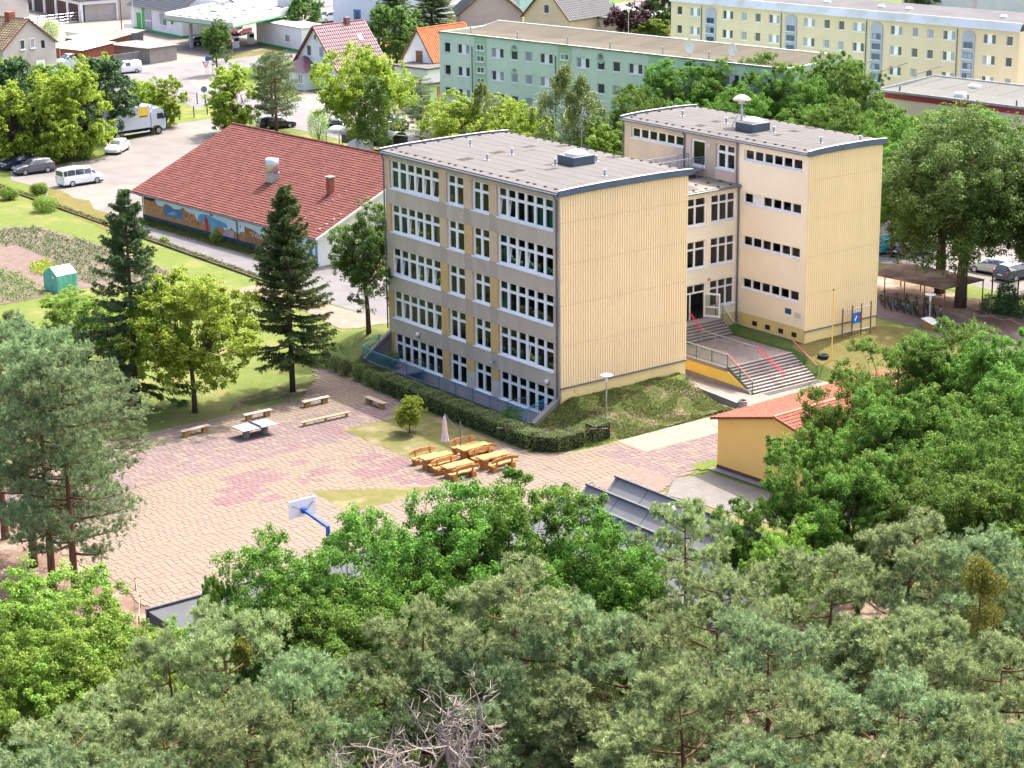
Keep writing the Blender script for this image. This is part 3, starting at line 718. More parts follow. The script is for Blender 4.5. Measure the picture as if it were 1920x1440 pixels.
# siren mast
sm = MB(); zb = roofarc(26.5, BY0, BY1)
for a in (90, 210, 330): sm.tube([(-10.6+.75*math.cos(R_(a)), 26.4+.75*math.sin(R_(a)), zb), (-10.6, 26.4, zb+1.5)], .035, 5)
sm.tube([(-10.6,26.4,zb),(-10.6,26.4,zb+2.0)], .06, 6)
so = sm.build('siren_mast', M_metal, rB)
MB().lathe([(.18,1.75),(.28,1.8),(.30,2.05),(.28,2.12)], (-10.6,26.4,zb), 14).build('siren_body', M_metal, school)
MB().lathe([(.28,2.13),(.70,2.08),(.72,2.14),(.45,2.36),(.14,2.5),(.01,2.52)], (-10.6,26.4,zb), 18).build('siren_hood', pmat('siren_cream', (.66,.58,.45), (.58,.5,.38), rough=.5), school, smooth=True)
# --- linking wing, front at x=-7.05
WX, WY0, WY1 = -7.05, 11.4, 22.93
def wy(y0, y1, z0, z1, mat=M_cream): return MB().box(WX-.3, WX, y0, y1, z0, z1).build('facade_panel', mat, school)
WC = [(12.1,14.3,2),(14.7,17.0,2),(17.45,19.75,2),(20.12,22.72,3)]
for k, z0 in enumerate((9.78,6.48,3.18)):
    z1 = z0+2.14
    for i, (a, b, n) in enumerate(WC):
        if k == 2 and i == 2: continue
        window(school, a, b, z0, z1, n, facing='+x', plane=WX, mg=.16, mul=.16, tr=.14, rec=.14)
    for a, b in ((WY0,12.1),(14.3,14.7),(17.0,17.45),(19.75,20.12),(22.72,WY1)): wy(a, b, z0, z1)
wy(WY0, WY1, 11.92, 12.3); wy(WY0, WY1, 8.62, 9.78); wy(WY0, WY1, 5.32, 6.48)
wy(WY0, 17.45, 2.0, 3.18); wy(20.12, WY1, 2.53, 3.18); wy(19.75, 20.12, 2.53, 3.18); wy(20.0, WY1, -.2, 2.53, M_plinth); wy(WY0, 20.0, -.5, 2.0, M_plinth)
MB().box(WX-.02, WX+.015, 20.9, 21.5, 1.8, 2.15).build('cellar_vent', M_black, school)
# entrance: glazed frame, leaf open outward
e = MB()
for a, b, c, d_ in ((17.45,17.57,2.52,5.32),(19.63,19.75,2.52,5.32),(17.57,19.63,5.2,5.32),(17.57,19.63,4.55,4.67),(18.5,18.6,4.67,5.2),(18.16,18.26,2.52,4.55)): e.box(WX-.18, WX-.10, a, b, c, d_)
eo = e.build('entrance_frame', M_white, school)
for a, b, c, d_ in ((17.57,18.5,4.67,5.2),(18.6,19.63,4.67,5.2),(17.57,18.16,2.6,4.55)): MB().poly([(WX-.14,a,c),(WX-.14,b,c),(WX-.14,b,d_),(WX-.14,a,d_)]).build('pane', M_pane, eo)
lf = MB(); L0 = Vector((WX-.1, 19.62, 2.56)); ld = Vector((.86,.50,0)); W_ = 1.3
def leafb(u0, u1, z0, z1):
    a, b = L0+ld*u0, L0+ld*u1; lf.beam((a.x,a.y,(z0+z1)/2), (b.x,b.y,(z0+z1)/2), .06, z1-z0)
leafb(0,.12,2.6,4.5); leafb(W_-.12,W_,2.6,4.5); leafb(.12,W_-.12,2.6,2.78); leafb(.12,W_-.12,4.36,4.5); leafb(.12,W_-.12,3.35,3.45)
lo = lf.build('door_leaf', M_white, school); a, b = L0+ld*.12, L0+ld*(W_-.12)
MB().poly([(a.x,a.y,2.78),(b.x,b.y,2.78),(b.x,b.y,4.36),(a.x,a.y,4.36)]).build('pane', M_pane, lo)
wl = MB(); wl.box(-15.6, WX-.31, WY0+.02, WY0+.2, -.5, 12.2); wl.box(-15.6, -15.4, WY0+.2, WY1-.02, -.5, 12.2)
wl.build('shell_wall', M_cream, school)
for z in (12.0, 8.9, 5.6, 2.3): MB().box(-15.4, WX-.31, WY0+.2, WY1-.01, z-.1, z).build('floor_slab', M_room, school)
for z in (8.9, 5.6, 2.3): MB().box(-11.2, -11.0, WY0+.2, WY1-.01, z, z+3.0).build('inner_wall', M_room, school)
wr = MB().box(-15.7, WX+.25, WY0+.01, WY1-.01, 12.302, 12.45).build('flat_roof', M_felt2, school)
MB().poly([(-13.5,12.0,12.456),(-7.6,12.0,12.456),(-7.3,19.2,12.456),(-10.8,20.3,12.456),(-13.5,20,12.456)]).build('felt_strip', M_felt, wr)
MB().tube([(WX+.3,WY0,12.33),(WX+.3,WY1,12.33)], .075, 8).build('gutter', M_pipe, wr)
blk2 = MB().bbox(-.11,.11,-.08,.08,0,.08,.02).mesh('roof_block', MATS['roof_block'])
for k in range(9): inst('roof_block', blk2, wr, (WX-.15, 12.2+k*1.25, 12.45)); inst('roof_block', blk2, wr, (WX-1.7, 12.6+k*1.25, 12.457))
downpipe([(-6.85,22.75,12.3),(-6.93,22.82,12.0),(-6.93,22.82,1.3)], .065); downpipe([(-7.2,22.8,15.6),(-7.2,22.8,12.5)]); downpipe([(-13.2,22.7,15.6),(-13.2,22.85,15.3),(-13.2,22.85,12.5)])
downpipe([(BX0-.05,22.8,15.6),(BX0-.05,22.8,11)])
MB().lathe([(.001,-.12),(.12,-.05),(.12,.08),(.001,.12)], (WX+.12, 19.93, 5.5), 12).build('wall_lamp', pmat('brass', (.45,.33,.12), (.4,.3,.1), rough=.4), school)
# steel bridge on the wing roof up to the roof door
M_steelg = pmat('steel_grey_blue', (.20,.24,.30), (.16,.20,.26), rough=.45, scale=3, metal=.3)
br = MB(); br.box(-12.55,-10.8,12.5,22.9,12.95,13.02)
for x in (-12.4,-10.95):
    for y in (13,16,19,22.2): br.box(x-.05, x+.05, y-.05, y+.05, 12.46, 12.95)
bro = br.build('walkway', M_steelg, school)
for x in (-12.5,-10.85):
    rl = MB(); rl.tube([(x,12.5,14.05),(x,22.7,14.05)], .03, 6); rl.tube([(x,12.5,13.9),(x,22.7,13.9)], .018, 5); rl.tube([(x,12.5,13.12),(x,22.7,13.12)], .02, 5)
    for y in np.arange(12.6, 22.75, 1.12): rl.tube([(x,y,13.0),(x,y,14.05)], .028, 5)
    for y in np.arange(12.6, 22.7, .14): rl.tube([(x,y,13.12),(x,y,13.9)], .009, 4, cap=False)
    rl.build('handrail', M_steelg, bro)
# plaques on the cream wall
MB().box(-1.75,-1.1,BY0-.02,BY0,3.42,3.84).build('plaque', pmat('plaque_blue', (.02,.13,.30), (.012,.06,.16), rough=.4, scale=2.5), school)
MB().box(-.78,-.12,BY0-.02,BY0,3.28,3.72).build('plaque', M_pale, school)
# ------------------------------------------------------------------ entrance stairs
M_step = pmat('step_concrete', (.20,.17,.16), (.155,.135,.125), rough=.95, scale=1.2, detail=8, spec=.1, bump=.2, bscale=25)
M_tread = pmat('tread_concrete', (.27,.245,.225), (.22,.20,.185), rough=.95, scale=1.4, detail=8, spec=.1)
M_yellow = pmat('yellow_render', (.80,.56,.13), (.74,.51,.11), rough=.9, scale=.7, spec=.12)
M_greenp = pmat('green_paint', (.035,.16,.065), (.03,.125,.05), rough=.5, scale=3)
M_steel = pmat('brushed_steel', (.50,.51,.52), (.42,.43,.44), rough=.35, metal=.7, scale=3)
M_stripe = pmat('red_tape', (.62,.04,.09), (.55,.03,.07), rough=.5, scale=4)
stairs = thing('entrance_stairs', 'wide dark concrete stairs with landing leading up to the school door', 'stairs', (0,0,0))
SY0, SY1 = 14.3, 20.5
n = 10; zt = 1.45; xt = 1.25; run = (4.05-xt)/n
for k in range(n):
    z1 = zt-(k)*zt/n; x0 = xt+k*run
    MB().bbox(x0-.32, x0+run, SY0, SY1, z1-zt/n-.02, z1-.002, .012).build('step', M_step, stairs)
    MB().box(x0-.02, x0+run+.02, SY0-.03, SY1+.03, z1-.001, z1+.025).build('tread', M_tread, stairs)
MB().box(-7.04, xt-.021, SY0, SY1, 1.2, zt+.024).build('landing', M_step, stairs)
nu = 6; ru = (6.1-4.85)/nu
for k in range(nu):
    z1 = 2.55-k*(2.55-1.475)/nu; x0 = -6.1+k*ru
    MB().box(-7.04 if k == 0 else x0-.02, x0+ru, 16.2, SY1, 1.476, z1).build('step', M_step, stairs)
    MB().box(-7.03 if k == 0 else x0, x0+ru+.02, 16.18, SY1+.02, z1+.001, z1+.025).build('tread', M_tread, stairs)
# side wall of the landing: yellow with a grey foot and capping
MB().prism([(-7.0,SY0-.02,.45),(xt,SY0-.02,.30),(3.2,SY0-.02,.30),(xt+.2,SY0-.02,1.18),(-7.0,SY0-.02,1.18)], (0,-.14,0)).build('side_wall', M_yellow, stairs)
MB().prism([(-7.0,SY0-.015,-.3),(3.98,SY0-.015,-.02),(3.7,SY0-.015,.29),(-7.0,SY0-.015,.44)], (0,-.20,0)).build('wall_foot', M_tread, stairs)
MB().box(-7.0, xt+.1, SY0-.26, SY0-.005, 1.182, 1.45).build('capping', M_tread, stairs)
mt_ = MB()
for k in range(7): MB().bbox(4.35, 4.95, 14.9+k*.78, 15.66+k*.78, .046, .06, .004).build('door_mat', pmat('rubber_mat', (.055,.055,.06), (.07,.07,.075), rough=.9, scale=8), stairs)
# railings: posts, rails, balusters; sloping parts follow the flight
def railing(root, pts, h=.95, post_every=1.6, bal=.13, mat=M_greenp, rail=M_steel, stripe=None, low=.12):
    for i in range(len(pts)-1):
        a, b = Vector(pts[i]), Vector(pts[i+1]); Ld = (b-a); n_ = max(1, round(Ld.length/post_every))
        m = MB()
        for k in range(n_+1):
            if k == n_ and i < len(pts)-2: continue
            p = a+Ld*(k/n_); m.tube([p, p+Vector((0,0,h))], .032, 6)
        m.build('post', mat, root)
        m = MB(); m.tube([a+Vector((0,0,low)), b+Vector((0,0,low))], .018, 5); m.tube([a+Vector((0,0,h-.12)), b+Vector((0,0,h-.12))], .018, 5)
        nb = int(Ld.length/bal)
        for k in range(1, nb):
            p = a+Ld*(k/nb); m.tube([p+Vector((0,0,low)), p+Vector((0,0,h-.12))], .009, 4, cap=False)
        m.build('baluster_panel', mat, root)
        MB().tube([a+Vector((0,0,h+.02)), b+Vector((0,0,h+.02))], .03, 8).build('handrail', rail if not (stripe and i in stripe) else M_stripe, root)
sl = Vector((xt+.05, 0, 0))
def nose(y): return [(-7.0 if y < 15 else -6.3, y, 1.475 if y < 15 else 2.55)]
rl1 = thing('stair_railing', 'green baluster railing with steel handrail on the yellow wall side of the stairs', 'railing', (0,0,0))
railing(rl1, [(-6.9,14.22,1.46),(xt+.1,14.22,1.46),(4.0,14.22,.05)], stripe=(1,))
rl2 = thing('stair_railing', 'green baluster railing beside the grass under the cream wall', 'railing', (0,0,0))
railing(rl2, [(-6.9,20.62,2.55),(-6.1,20.62,2.55),(-4.85,20.62,1.5),(xt+.1,20.62,1.46),(4.0,20.62,.05)], stripe=(3,), post_every=1.9)
rl3 = thing('stair_handrail', 'double steel handrail with red striped slopes in the middle of the stairs', 'handrail', (0,0,0))
for dy in (0, .14):
    y = 17.3+dy
    P = [(-6.2,y,3.45),(-4.85,y,2.40),(xt,y,2.35),(4.05,y,.95)]
    MB().tube(P[1:3], .022, 6).build('rail', M_steel, rl3); MB().tube(P[0:2], .026, 6).build('rail', M_stripe, rl3); MB().tube(P[2:4], .026, 6).build('rail', M_stripe, rl3)
MB().tube([(xt,17.3,2.1),(4.05,17.3,.72)], .022, 6).build('rail', M_stripe, rl3); MB().tube([(-4.85,17.3,2.12),(xt,17.3,2.1)], .018, 6).build('rail', M_steel, rl3)
for x, z0, z1 in ((-6.2,2.55,3.45),(-4.85,1.47,2.4),(-3.3,1.47,2.39),(-1.8,1.47,2.38),(-.3,1.47,2.36),(xt,1.47,2.35),(2.6,.75,1.67),(3.9,.1,1.0)):
    MB().tube([(x,17.3,z0),(x,17.3,z1)], .022, 6).build('post', M_steel, rl3)
# ramp beside the wall and its concrete cheek
M_ramp = pmat('ramp_concrete', (.24,.215,.19), (.19,.17,.15), rough=.95, scale=.9, detail=8, spec=.1)
structure(MB().add([(-7.0,11.35,.012),(5.6,11.35,.046),(5.6,14.12,.046),(-7.0,14.12,.012)], [(0,1,2,3)]).build('ramp', M_ramp))
ck = thing('retaining_wall', 'low concrete slab wall holding back the grassy mound beside the ramp', 'retaining wall')
for k in range(14):
    x0 = -.2+k*.42; top = 1.42-.078*k
    MB().bbox(x0, x0+.405, 11.16, 11.30, -.3, max(.3, .62-.02*k), .015).build('wall_slab', M_tread, ck)
MB().beam((-.2,11.23,.66),(5.65,11.23,.40), .2, .05).build('coping', M_tread, ck)
# litter bin
def lathe_bin(name, label, x, y, z, prof, mat, h):
    t = thing(name, label, 'bin', (x, y, z)); MB().lathe(prof, (0,0,0), 18).build('drum', mat, t, smooth=False); return t
b = thing('litter_bin', 'round concrete litter bin at the end of the low ramp wall', 'bin', (6.05,11.35,.04))
MB().lathe([(.30,0),(.33,.05),(.33,.60),(.30,.62),(.27,.62),(.26,.12),(.01,.12)], n=18).build('drum', M_tread, b); MB().lathe([(.25,.5),(.24,.16),(.01,.14)], n=16).build('liner', M_black, b)
# yellow pole and the tyre at its foot
pole = thing('yellow_pole', 'tall thin yellow pole standing in the grass near the cladded gable', 'pole', (3.9,22.2,hgt(3.9,22.2)))
m = MB(); m.tube([(0,0,0),(0,0,5.3)], .05, 8); m.build('pole', M_yellow, pole); MB().lathe([(.06,5.3),(.06,5.38),(.01,5.4)], n=8).build('cap', M_black, pole)
ty = thing('planter_ring', 'dark round tub lying in the grass at the yellow pole foot', 'tub', (3.25,22.0,hgt(3.25,22.0)))
MB().lathe([(.34,0),(.42,.08),(.42,.22),(.36,.28),(.26,.24),(.24,.05),(.01,.04)], n=20).build('ring', M_black, ty, smooth=True)
# climbing frame with banner
M_brownw = pmat('brown_wood', (.22,.115,.06), (.16,.085,.045), rough=.8, scale=6, stretch=(2,2,.4))
cf = thing('climbing_rack', 'brown wooden climbing rack with crossbars in front of the cladded gable', 'climbing rack', (0,0,0))
ys4 = (26.3, 27.2, 28.05, 28.95)
for i, y in enumerate(ys4):
    x = .95+.12*i; zg = hgt(x, y); zt_ = zg+2.25+.09*i
    MB().tube([(x,y,zg-.1),(x,y,zt_)], .055, 6).build('post', M_brownw, cf)
    if i < 3:
        x2 = .95+.12*(i+1); y2 = ys4[i+1]; z2 = hgt(x2, y2)
        MB().tube([(x,y,zg+2.05+.05*i),(x2,y2,z2+2.10+.05*i)], .035, 6).build('crossbar', M_steel, cf); MB().tube([(x,y,zg+.42),(x2,y2,z2+.45)], .035, 6).build('crossbar', M_steel, cf)
bn = thing('banner', 'small blue banner with a white figure tied to the wooden frame', 'banner', (1.10,27.62,hgt(1.1,27.6)+1.35))
V = []; F = []
for i in range(9):
    for j in range(5): V.append((.05+.03*math.sin(i*.9+j*.4), -.46+.92*i/8, -.42+.84*j/4))
for i in range(8):
    for j in range(4): F.append((i*5+j, i*5+5+j, i*5+6+j, i*5+1+j))
MB().add(V, F).build('cloth', pmat('banner_blue', (.02,.17,.55), (.015,.12,.42), rough=.7, scale=5), bn, smooth=True)
fg = MB(); fg.poly([(.11,-.34,-.12),(.11,-.24,.02),(.11,-.10,.18),(.11,.0,.17),(.11,-.08,.06),(.11,-.14,-.10),(.11,-.20,-.22),(.11,-.26,-.14)]); fg.build('white_print', M_white, bn)
fg = MB(); fg.poly([(.112,.02,-.08),(.112,.10,.10),(.112,.22,.12),(.112,.26,-.02),(.112,.14,-.12)]); fg.poly([(.112,.28,-.06),(.112,.33,.10),(.112,.38,.08),(.112,.36,-.08)]); fg.build('red_print', M_stripe, bn)

# ------------------------------------------------------------------ light well in front of the grey facade
M_wellw = pmat('well_wall', (.19,.165,.155), (.14,.12,.115), rough=.98, scale=1.2, detail=8, spec=.05)
M_bluep = pmat('blue_paint', (.02,.12,.32), (.02,.16,.36), rough=.45, scale=.35, c3=(.03,.26,.34), scale3=.12, lo3=.45, hi3=.6)
well = thing('light_well', 'sunken concrete light well in front of the grey facade', 'light well')
MB().box(-20.6,-.45,-2.35,-2.16,-1.5,.12).build('retaining_face', M_wellw, well)
MB().box(-20.55,-.5,-2.15,-.01,-1.52,-1.42).build('well_floor', M_tread, well)
MB().prism([(-20.95,-.02,-1.5),(-20.95,-.02,1.95),(-20.95,-.5,1.62),(-20.95,-2.5,.30),(-20.95,-2.5,-1.5)], (.32,0,0)).build('cheek_wall', M_wellw, well)
MB().prism([(-.45,-.02,-1.5),(-.45,-.02,1.45),(-.45,-.35,1.32),(-.45,-2.15,.12),(-.45,-2.15,-1.5)], (.32,0,0)).build('cheek_wall', M_tread, well)
MB().beam((-.29,.0,1.50),(-.29,-2.2,.12), .40, .07).build('coping', M_tread, well)
MB().beam((-20.8,.0,2.0),(-20.8,-2.55,.28), .40, .07).build('coping', M_tread, well)
rb = thing('blue_railing', 'blue steel baluster railing along the light well below the grey facade', 'railing', (0,0,0))
railing(rb, [(-20.75,-1.0,.95),(-20.75,-2.55,.32),(-19.2,-2.42,.10),(-.75,-2.42,.06),(-.55,-1.0,.55)], h=.98, post_every=2.05, bal=.12, mat=M_bluep, rail=M_bluep)
for xx0, xx1 in ((-18.9,-16.2),(-3.6,-1.3)):
    bd = MB(); bd.box(xx0, xx1, -2.1, -.05, -.16, -.06)
    fb = thing('footbridge', 'small grey railed footbridge over the light well at the '+('left' if xx0 < -10 else 'right')+' basement windows', 'footbridge', (0,0,0))
    bd.build('deck', M_tread, fb)
    for x in (xx0+.05, xx1-.05):
        r_ = MB(); r_.tube([(x,-2.1,.85),(x,-.1,.85)], .025, 6); r_.tube([(x,-2.1,.0),(x,-.1,.0)], .015, 5)
        for y in np.arange(-2.05, -.1, .13): r_.tube([(x,y,.0),(x,y,.85)], .009, 4, cap=False)
        r_.build('side_rail', M_steelg, fb)

# ------------------------------------------------------------------ benches, table tennis, picnic sets
M_plank = pmat('weathered_plank', (.38,.305,.255), (.30,.24,.20), rough=.85, scale=4, stretch=(.5,3,3), spec=.15)
M_brick = pmat('yellow_brick', (.40,.25,.10), (.30,.17,.06), rough=.95, scale=7, spec=.1)
M_pine = pmat('fresh_timber', (0.384,0.256,0.128), (0.333,0.218,0.102), rough=.7, scale=4, stretch=(3,.5,3), spec=.2)
def brick_bench(label, u, v, ang, length=2.2, planks=2, w=.44):
    x, y, _ = at(u, v, .45)
    t = thing('brick_bench', label, 'bench', (x, y, .03), ang, 'plank benches on brick supports')
    for s in (-1, 1):
        for r in range(4):
            for q in range(2):
                o = .01 if r % 2 else -.01
                MB().bbox(s*(length/2-.38)-.2+q*.2+o*.5, s*(length/2-.38)-.2+q*.2+.19+o*.5, -.17+o, .17+o, r*.1, r*.1+.094, .008).build('brick', M_brick, t)
    for k in range(planks):
        y0 = -w/2+k*w/planks; MB().bbox(-length/2, length/2, y0+.008, y0+w/planks-.008, .40, .45, .01).build('plank', M_plank, t)
    return t
AY = math.pi/2
brick_bench('plank bench on brick blocks nearest the dark spruce trunk', 592, 748.5, AY+.02)
brick_bench('plank bench on brick blocks standing behind the table tennis table', 483, 773, AY+.0)
brick_bench('plank bench on brick blocks in tree shade left of the table tennis table', 366, 803, AY+.03)
brick_bench('plank bench on brick blocks in the building shade beside the hedge', 704, 750, .03, 2.3)
t = thing('balance_beam', 'long low pale timber bench in the sun between table tennis and lawn', 'bench', at(611, 790, .03), AY+.0)
MB().bbox(-2.0, 2.0, -.15, .15, .27, .34, .015).build('plank', M_pine, t)
for s in (-1.7, 0, 1.7): MB().bbox(s-.06, s+.06, -.10, .10, 0, .27, .01).build('support', M_pine, t)
M_tt = pmat('table_top', (0.269,0.282,0.301), (0.237,0.250,0.269), rough=.4, scale=1.2, c3=(0.301,0.294,0.288), scale3=1.0)
c4 = [Vector(at(*q, .76)) for q in ((434.5,799.7),(455.7,809.4),(520.9,794.4),(500,783.8))]
cc = sum(c4, Vector())/4; dv = c4[2]-c4[1]
tt = thing('table_tennis_table', 'outdoor table tennis table with grey top on two concrete columns', 'table', (cc.x, cc.y, .03), math.atan2(dv.y, dv.x))
for s in (-1, 1):
    MB().bbox(s*.69-.68, s*.69+.68, -.76, .76, .68, .73, .01).build('table_half', M_tt, tt)
    MB().cyl((s*.72,0), .24, 0, .68, 16).build('column', M_tread, tt)
    MB().bbox(s*.69-.68, s*.69+.68, -.01, .01, .729, .733, .001).build('centre_line', M_white, tt)
MB().bbox(-.02,.02,-.78,.78,.72,.87,.008).build('net', M_pipe, tt)
M_log = pmat('oiled_timber', (.40,.205,.075), (.33,.165,.055), rough=.55, scale=5, stretch=(3,.4,3), spec=.3, c3=(0.306,0.128,0.034), scale3=2.5, lo3=.55, hi3=.7)
M_logd = pmat('oiled_timber_end', (.42,.19,.05), (.33,.14,.035), rough=.7, scale=7)
def slabtop(mb, L, w, z0, z1, seed, amp=.04, y0=0):
    r = random.Random(seed); n_ = 12; V = []
    for i in range(n_+1):
        x = -L/2+L*i/n_; a = amp*math.sin(i*1.3+seed)+r.uniform(-.012,.012); b_ = amp*math.sin(i*.9+seed*2)+r.uniform(-.012,.012)
        V += [(x, y0-w/2+a, z0), (x, y0+w/2+b_, z0), (x, y0-w/2+a+.015, z1), (x, y0+w/2+b_-.015, z1)]
    F = []
    for i in range(n_):
        a = 4*i; F += [(a,a+4,a+5,a+1),(a+2,a+3,a+7,a+6),(a,a+2,a+6,a+4),(a+1,a+5,a+7,a+3)]
    F += [(0,1,3,2),(4*n_,4*n_+2,4*n_+3,4*n_+1)]
    mb.add(V, F)
def log_stack(parent, x, y, w, hs, depth=.34):
    z = 0
    for i, h in enumerate(hs):
        o = .015*(-1)**i
        MB().bbox(x-depth/2+o, x+depth/2+o, y-w/2, y+w/2, z, z+h-.008, .03).build('log_block', M_logd, parent); z += h
def log_bench(label, u, v, ang, back=1, L=2.05, seed=1):
    x, y, _ = at(u, v, .45)
    t = thing('log_bench', label, 'bench', (x, y, .04), ang, 'log benches around the picnic tables')
    m = MB(); slabtop(m, L, .40, .40, .47, seed); m.build('seat', M_log, t)
    for s in (-1, 1):
        log_stack(t, s*(L/2-.32), 0, .48, (.2,.2), .36)
        MB().beam((s*(L/2-.45), back*.17, .3), (s*(L/2-.45), back*.30, .90), .11, .07, up=(1,0,0)).build('back_post', M_logd, t)
    m = MB(); V = []; F = []; n_ = 12
    for i in range(n_+1):
        xx_ = -L/2+L*i/n_; q = 1-(2*i/n_-1)**2
        zt_ = .80+.13*q+.02*math.sin(i*1.7+seed); zb_ = .60+.07*q
        for (yy_, zz_) in ((.235,zb_),(.29,zt_),(.345,zt_),(.29,zb_)): V.append((xx_, back*yy_, zz_))
    for i in range(n_):
        for q in range(4): F.append((4*i+q, 4*i+(q+1) % 4, 4*i+4+(q+1) % 4, 4*i+4+q))
    F += [(0,1,2,3), (4*n_+3,4*n_+2,4*n_+1,4*n_)]
    m.add(V, F).build('backrest', M_log, t); return t
def log_table(label, u, v, ang, L=2.1, seed=1):
    x, y, _ = at(u, v, .76)
    t = thing('log_table', label, 'table', (x, y, .04), ang, 'log picnic tables')
    m = MB(); slabtop(m, L, .84, .66, .76, seed, .03); m.build('table_top', M_log, t)
    for s in (-1, 1): log_stack(t, s*(L/2-.35), 0, .55, (.22,.22,.218), .36)
    return t
# pixel centres of tops measured on the photograph, axis along the gable direction
TB = [('leftmost', 817.5, 853), ('front', 858, 870), ('rear', 888.5, 835.5), ('right front', 925, 853.5)]
log_table('leftmost thick log picnic table in the group of four', 817.5, 854.5, AY+.0, 2.2, 1)
log_table('front log picnic table nearest the oak crowns', 857.5, 870.5, AY+.0, 2.1, 2)
log_table('rear log picnic table beside the closed parasol', 888, 837, AY+.0, 2.2, 3)
log_table('right log picnic table beside the hedge', 925, 854, AY+.0, 2.2, 4)
log_bench('log bench with backrest at the far left edge of the lawn', 797, 855.5, AY, 1, 2.05, 5)
log_bench('log bench between the leftmost table and the front table, backrest to the left table', 829, 868, AY, -1, 2.0, 6)
log_bench('log bench on the far side of the front picnic table', 838, 874, AY, 1, 2.0, 7)
log_bench('log bench at the very front of the picnic group', 868, 885, AY, -1, 2.1, 8)
log_bench('log bench behind the closed parasol below the hedge', 872, 835, AY, 1, 2.1, 9)
log_bench('log bench between the rear table and the right table, facing the rear table', 902, 846.5, AY, -1, 2.0, 10)
log_bench('log bench on the far side of the right picnic table', 908, 855, AY, 1, 2.0, 11)
log_bench('log bench at the right front corner of the picnic group', 942, 868, AY, -1, 2.1, 12)
# closed cantilever parasol
pc = at(864, 851, 0); ps = thing('parasol', 'closed pinkish white cantilever parasol between the log tables', 'parasol', (pc[0], pc[1], .04))
M_cloth = pmat('parasol_cloth', (.66,.56,.55), (.56,.46,.46), rough=.9, scale=3, stretch=(4,4,.3))
MB().tube([(0,0,0),(0,0,2.15)], .035, 8).build('pole', M_pipe, ps)
bx_ = Vector((-.55,-.75,0)).normalized()
MB().tube([(0,0,1.2),(bx_.x*.5,bx_.y*.5,2.0),(bx_.x*1.02,bx_.y*1.02,2.72)], .03, 6).build('arm', M_pipe, ps)
MB().tube([(0,0,2.1),(-bx_.x*.55,-bx_.y*.55,.95)], .02, 6).build('crank_strut', M_pipe, ps)
V = []; F = []; n_ = 16; prof = [(.02,2.62),(.07,2.5),(.12,2.1),(.15,1.5),(.21,1.0),(.24,.86),(.18,.84)]
for r, z in prof:
    for k in range(n_):
        rr = r*(1+(.22 if k % 2 else -.10)); V.append((bx_.x*1.02+rr*math.cos(2*math.pi*k/n_), bx_.y*1.02+rr*math.sin(2*math.pi*k/n_), z))
for i in range(len(prof)-1):
    for k in range(n_): F.append((i*n_+k, i*n_+(k+1) % n_, i*n_+n_+(k+1) % n_, i*n_+n_+k))
MB().add(V, F).build('canopy', M_cloth, ps)
MB().bbox(-.4,.4,-.4,.4,0,.08,.02).build('base', M_tread, ps)
# ------------------------------------------------------------------ street lamp by the hedge and the one by the bikes
def lamp_post(label, x, y, z, h, disc=.42, grp='disc lamps on grey posts'):
    t = thing('lamp_post', label, 'lamp', (x, y, z), 0, grp)
    MB().tube([(0,0,-.1),(0,0,h-.55)], .05, 10).build('post', M_steel, t)
    MB().lathe([(.05,h-.6),(.09,h-.5),(.09,h-.2),(.16,h-.14),(.05,h-.12)], n=12).build('lamp_neck', M_lampw, t)
    MB().lathe([(.01,h),(.28*disc/.42,h-.01),(disc,h-.06),(disc,h-.10),(.2,h-.13),(.01,h-.13)], n=24).build('lamp_disc', M_white, t, smooth=True)
    return t
b0 = at(1136.8, 789.5, .25); lamp_post('grey lamp post with white disc head behind the hedge end', b0[0], b0[1], hgt(b0[0], b0[1]), 3.05)
b0 = at(1742, 612, .7); lamp_post('grey lamp post with white disc head in front of the bicycles', b0[0], b0[1], .6, 2.75)
# stone block beside that lamp
sb = thing('notice_plinth', 'sand coloured block with sloping white panels beside the bicycle lamp', 'plinth', at(1745, 618, .6))
MB().prism([(-.5,-.4,-.3),(.5,-.4,-.3),(.5,-.4,.55),(-.5,-.4,.8)], (0,.8,0)).build('block', M_brick, sb)
MB().prism([(-.6,-.5,.84),(.6,-.5,.56),(.6,-.5,.60),(-.6,-.5,.88)], (0,1.0,0)).build('lid', M_lampw, sb); MB().prism([(.6,-.3,.5),(1.4,-.3,.45),(1.4,-.3,.49),(.6,-.3,.54)], (0,.6,0)).build('shelf', M_white, sb)
# ------------------------------------------------------------------ basketball hoop
M_bball = pmat('hoop_blue', (.015,.07,.42), (.012,.055,.35), rough=.4, scale=3)
bc = Vector(at(567, 952, 3.42))
hb = thing('basketball_hoop', 'basketball stand with white backboard on a bent blue arm, seen from behind', 'basketball hoop', (0,0,0))
bd_ang = 0.0
MB().bbox(bc.x-.02, bc.x+.02, bc.y-.9, bc.y+.9, 2.90, 3.95, .01).build('backboard', pmat('board_white', (.70,.72,.76), (.64,.66,.70), rough=.5, scale=1), hb)
px_, py_ = bc.x+2.45, bc.y+.1
MB().beam((px_,py_,-.1),(px_,py_,3.0), .17).build('pole', M_bball, hb)
MB().beam((px_+.05,py_,2.95),(bc.x+.25,bc.y,3.30), .15, .15).build('arm', M_bball, hb); MB().box(bc.x+.02,bc.x+.3,bc.y-.12,bc.y+.12,3.16,3.44).build('bracket', M_bball, hb)
for s in (-1, 1): MB().tube([(bc.x+.3,bc.y,3.3),(bc.x+.03,bc.y+s*.68,3.65)], .02, 5).build('strut', M_black, hb)
rg = MB(); rg.tube([(bc.x-.28+.23*math.cos(R_(a)), bc.y+.23*math.sin(R_(a)), 3.05) for a in range(0, 361, 20)], .012, 5); rg.beam((bc.x,bc.y,3.05),(bc.x-.06,bc.y,3.05),.12); rg.build('rim', M_stripe, hb)
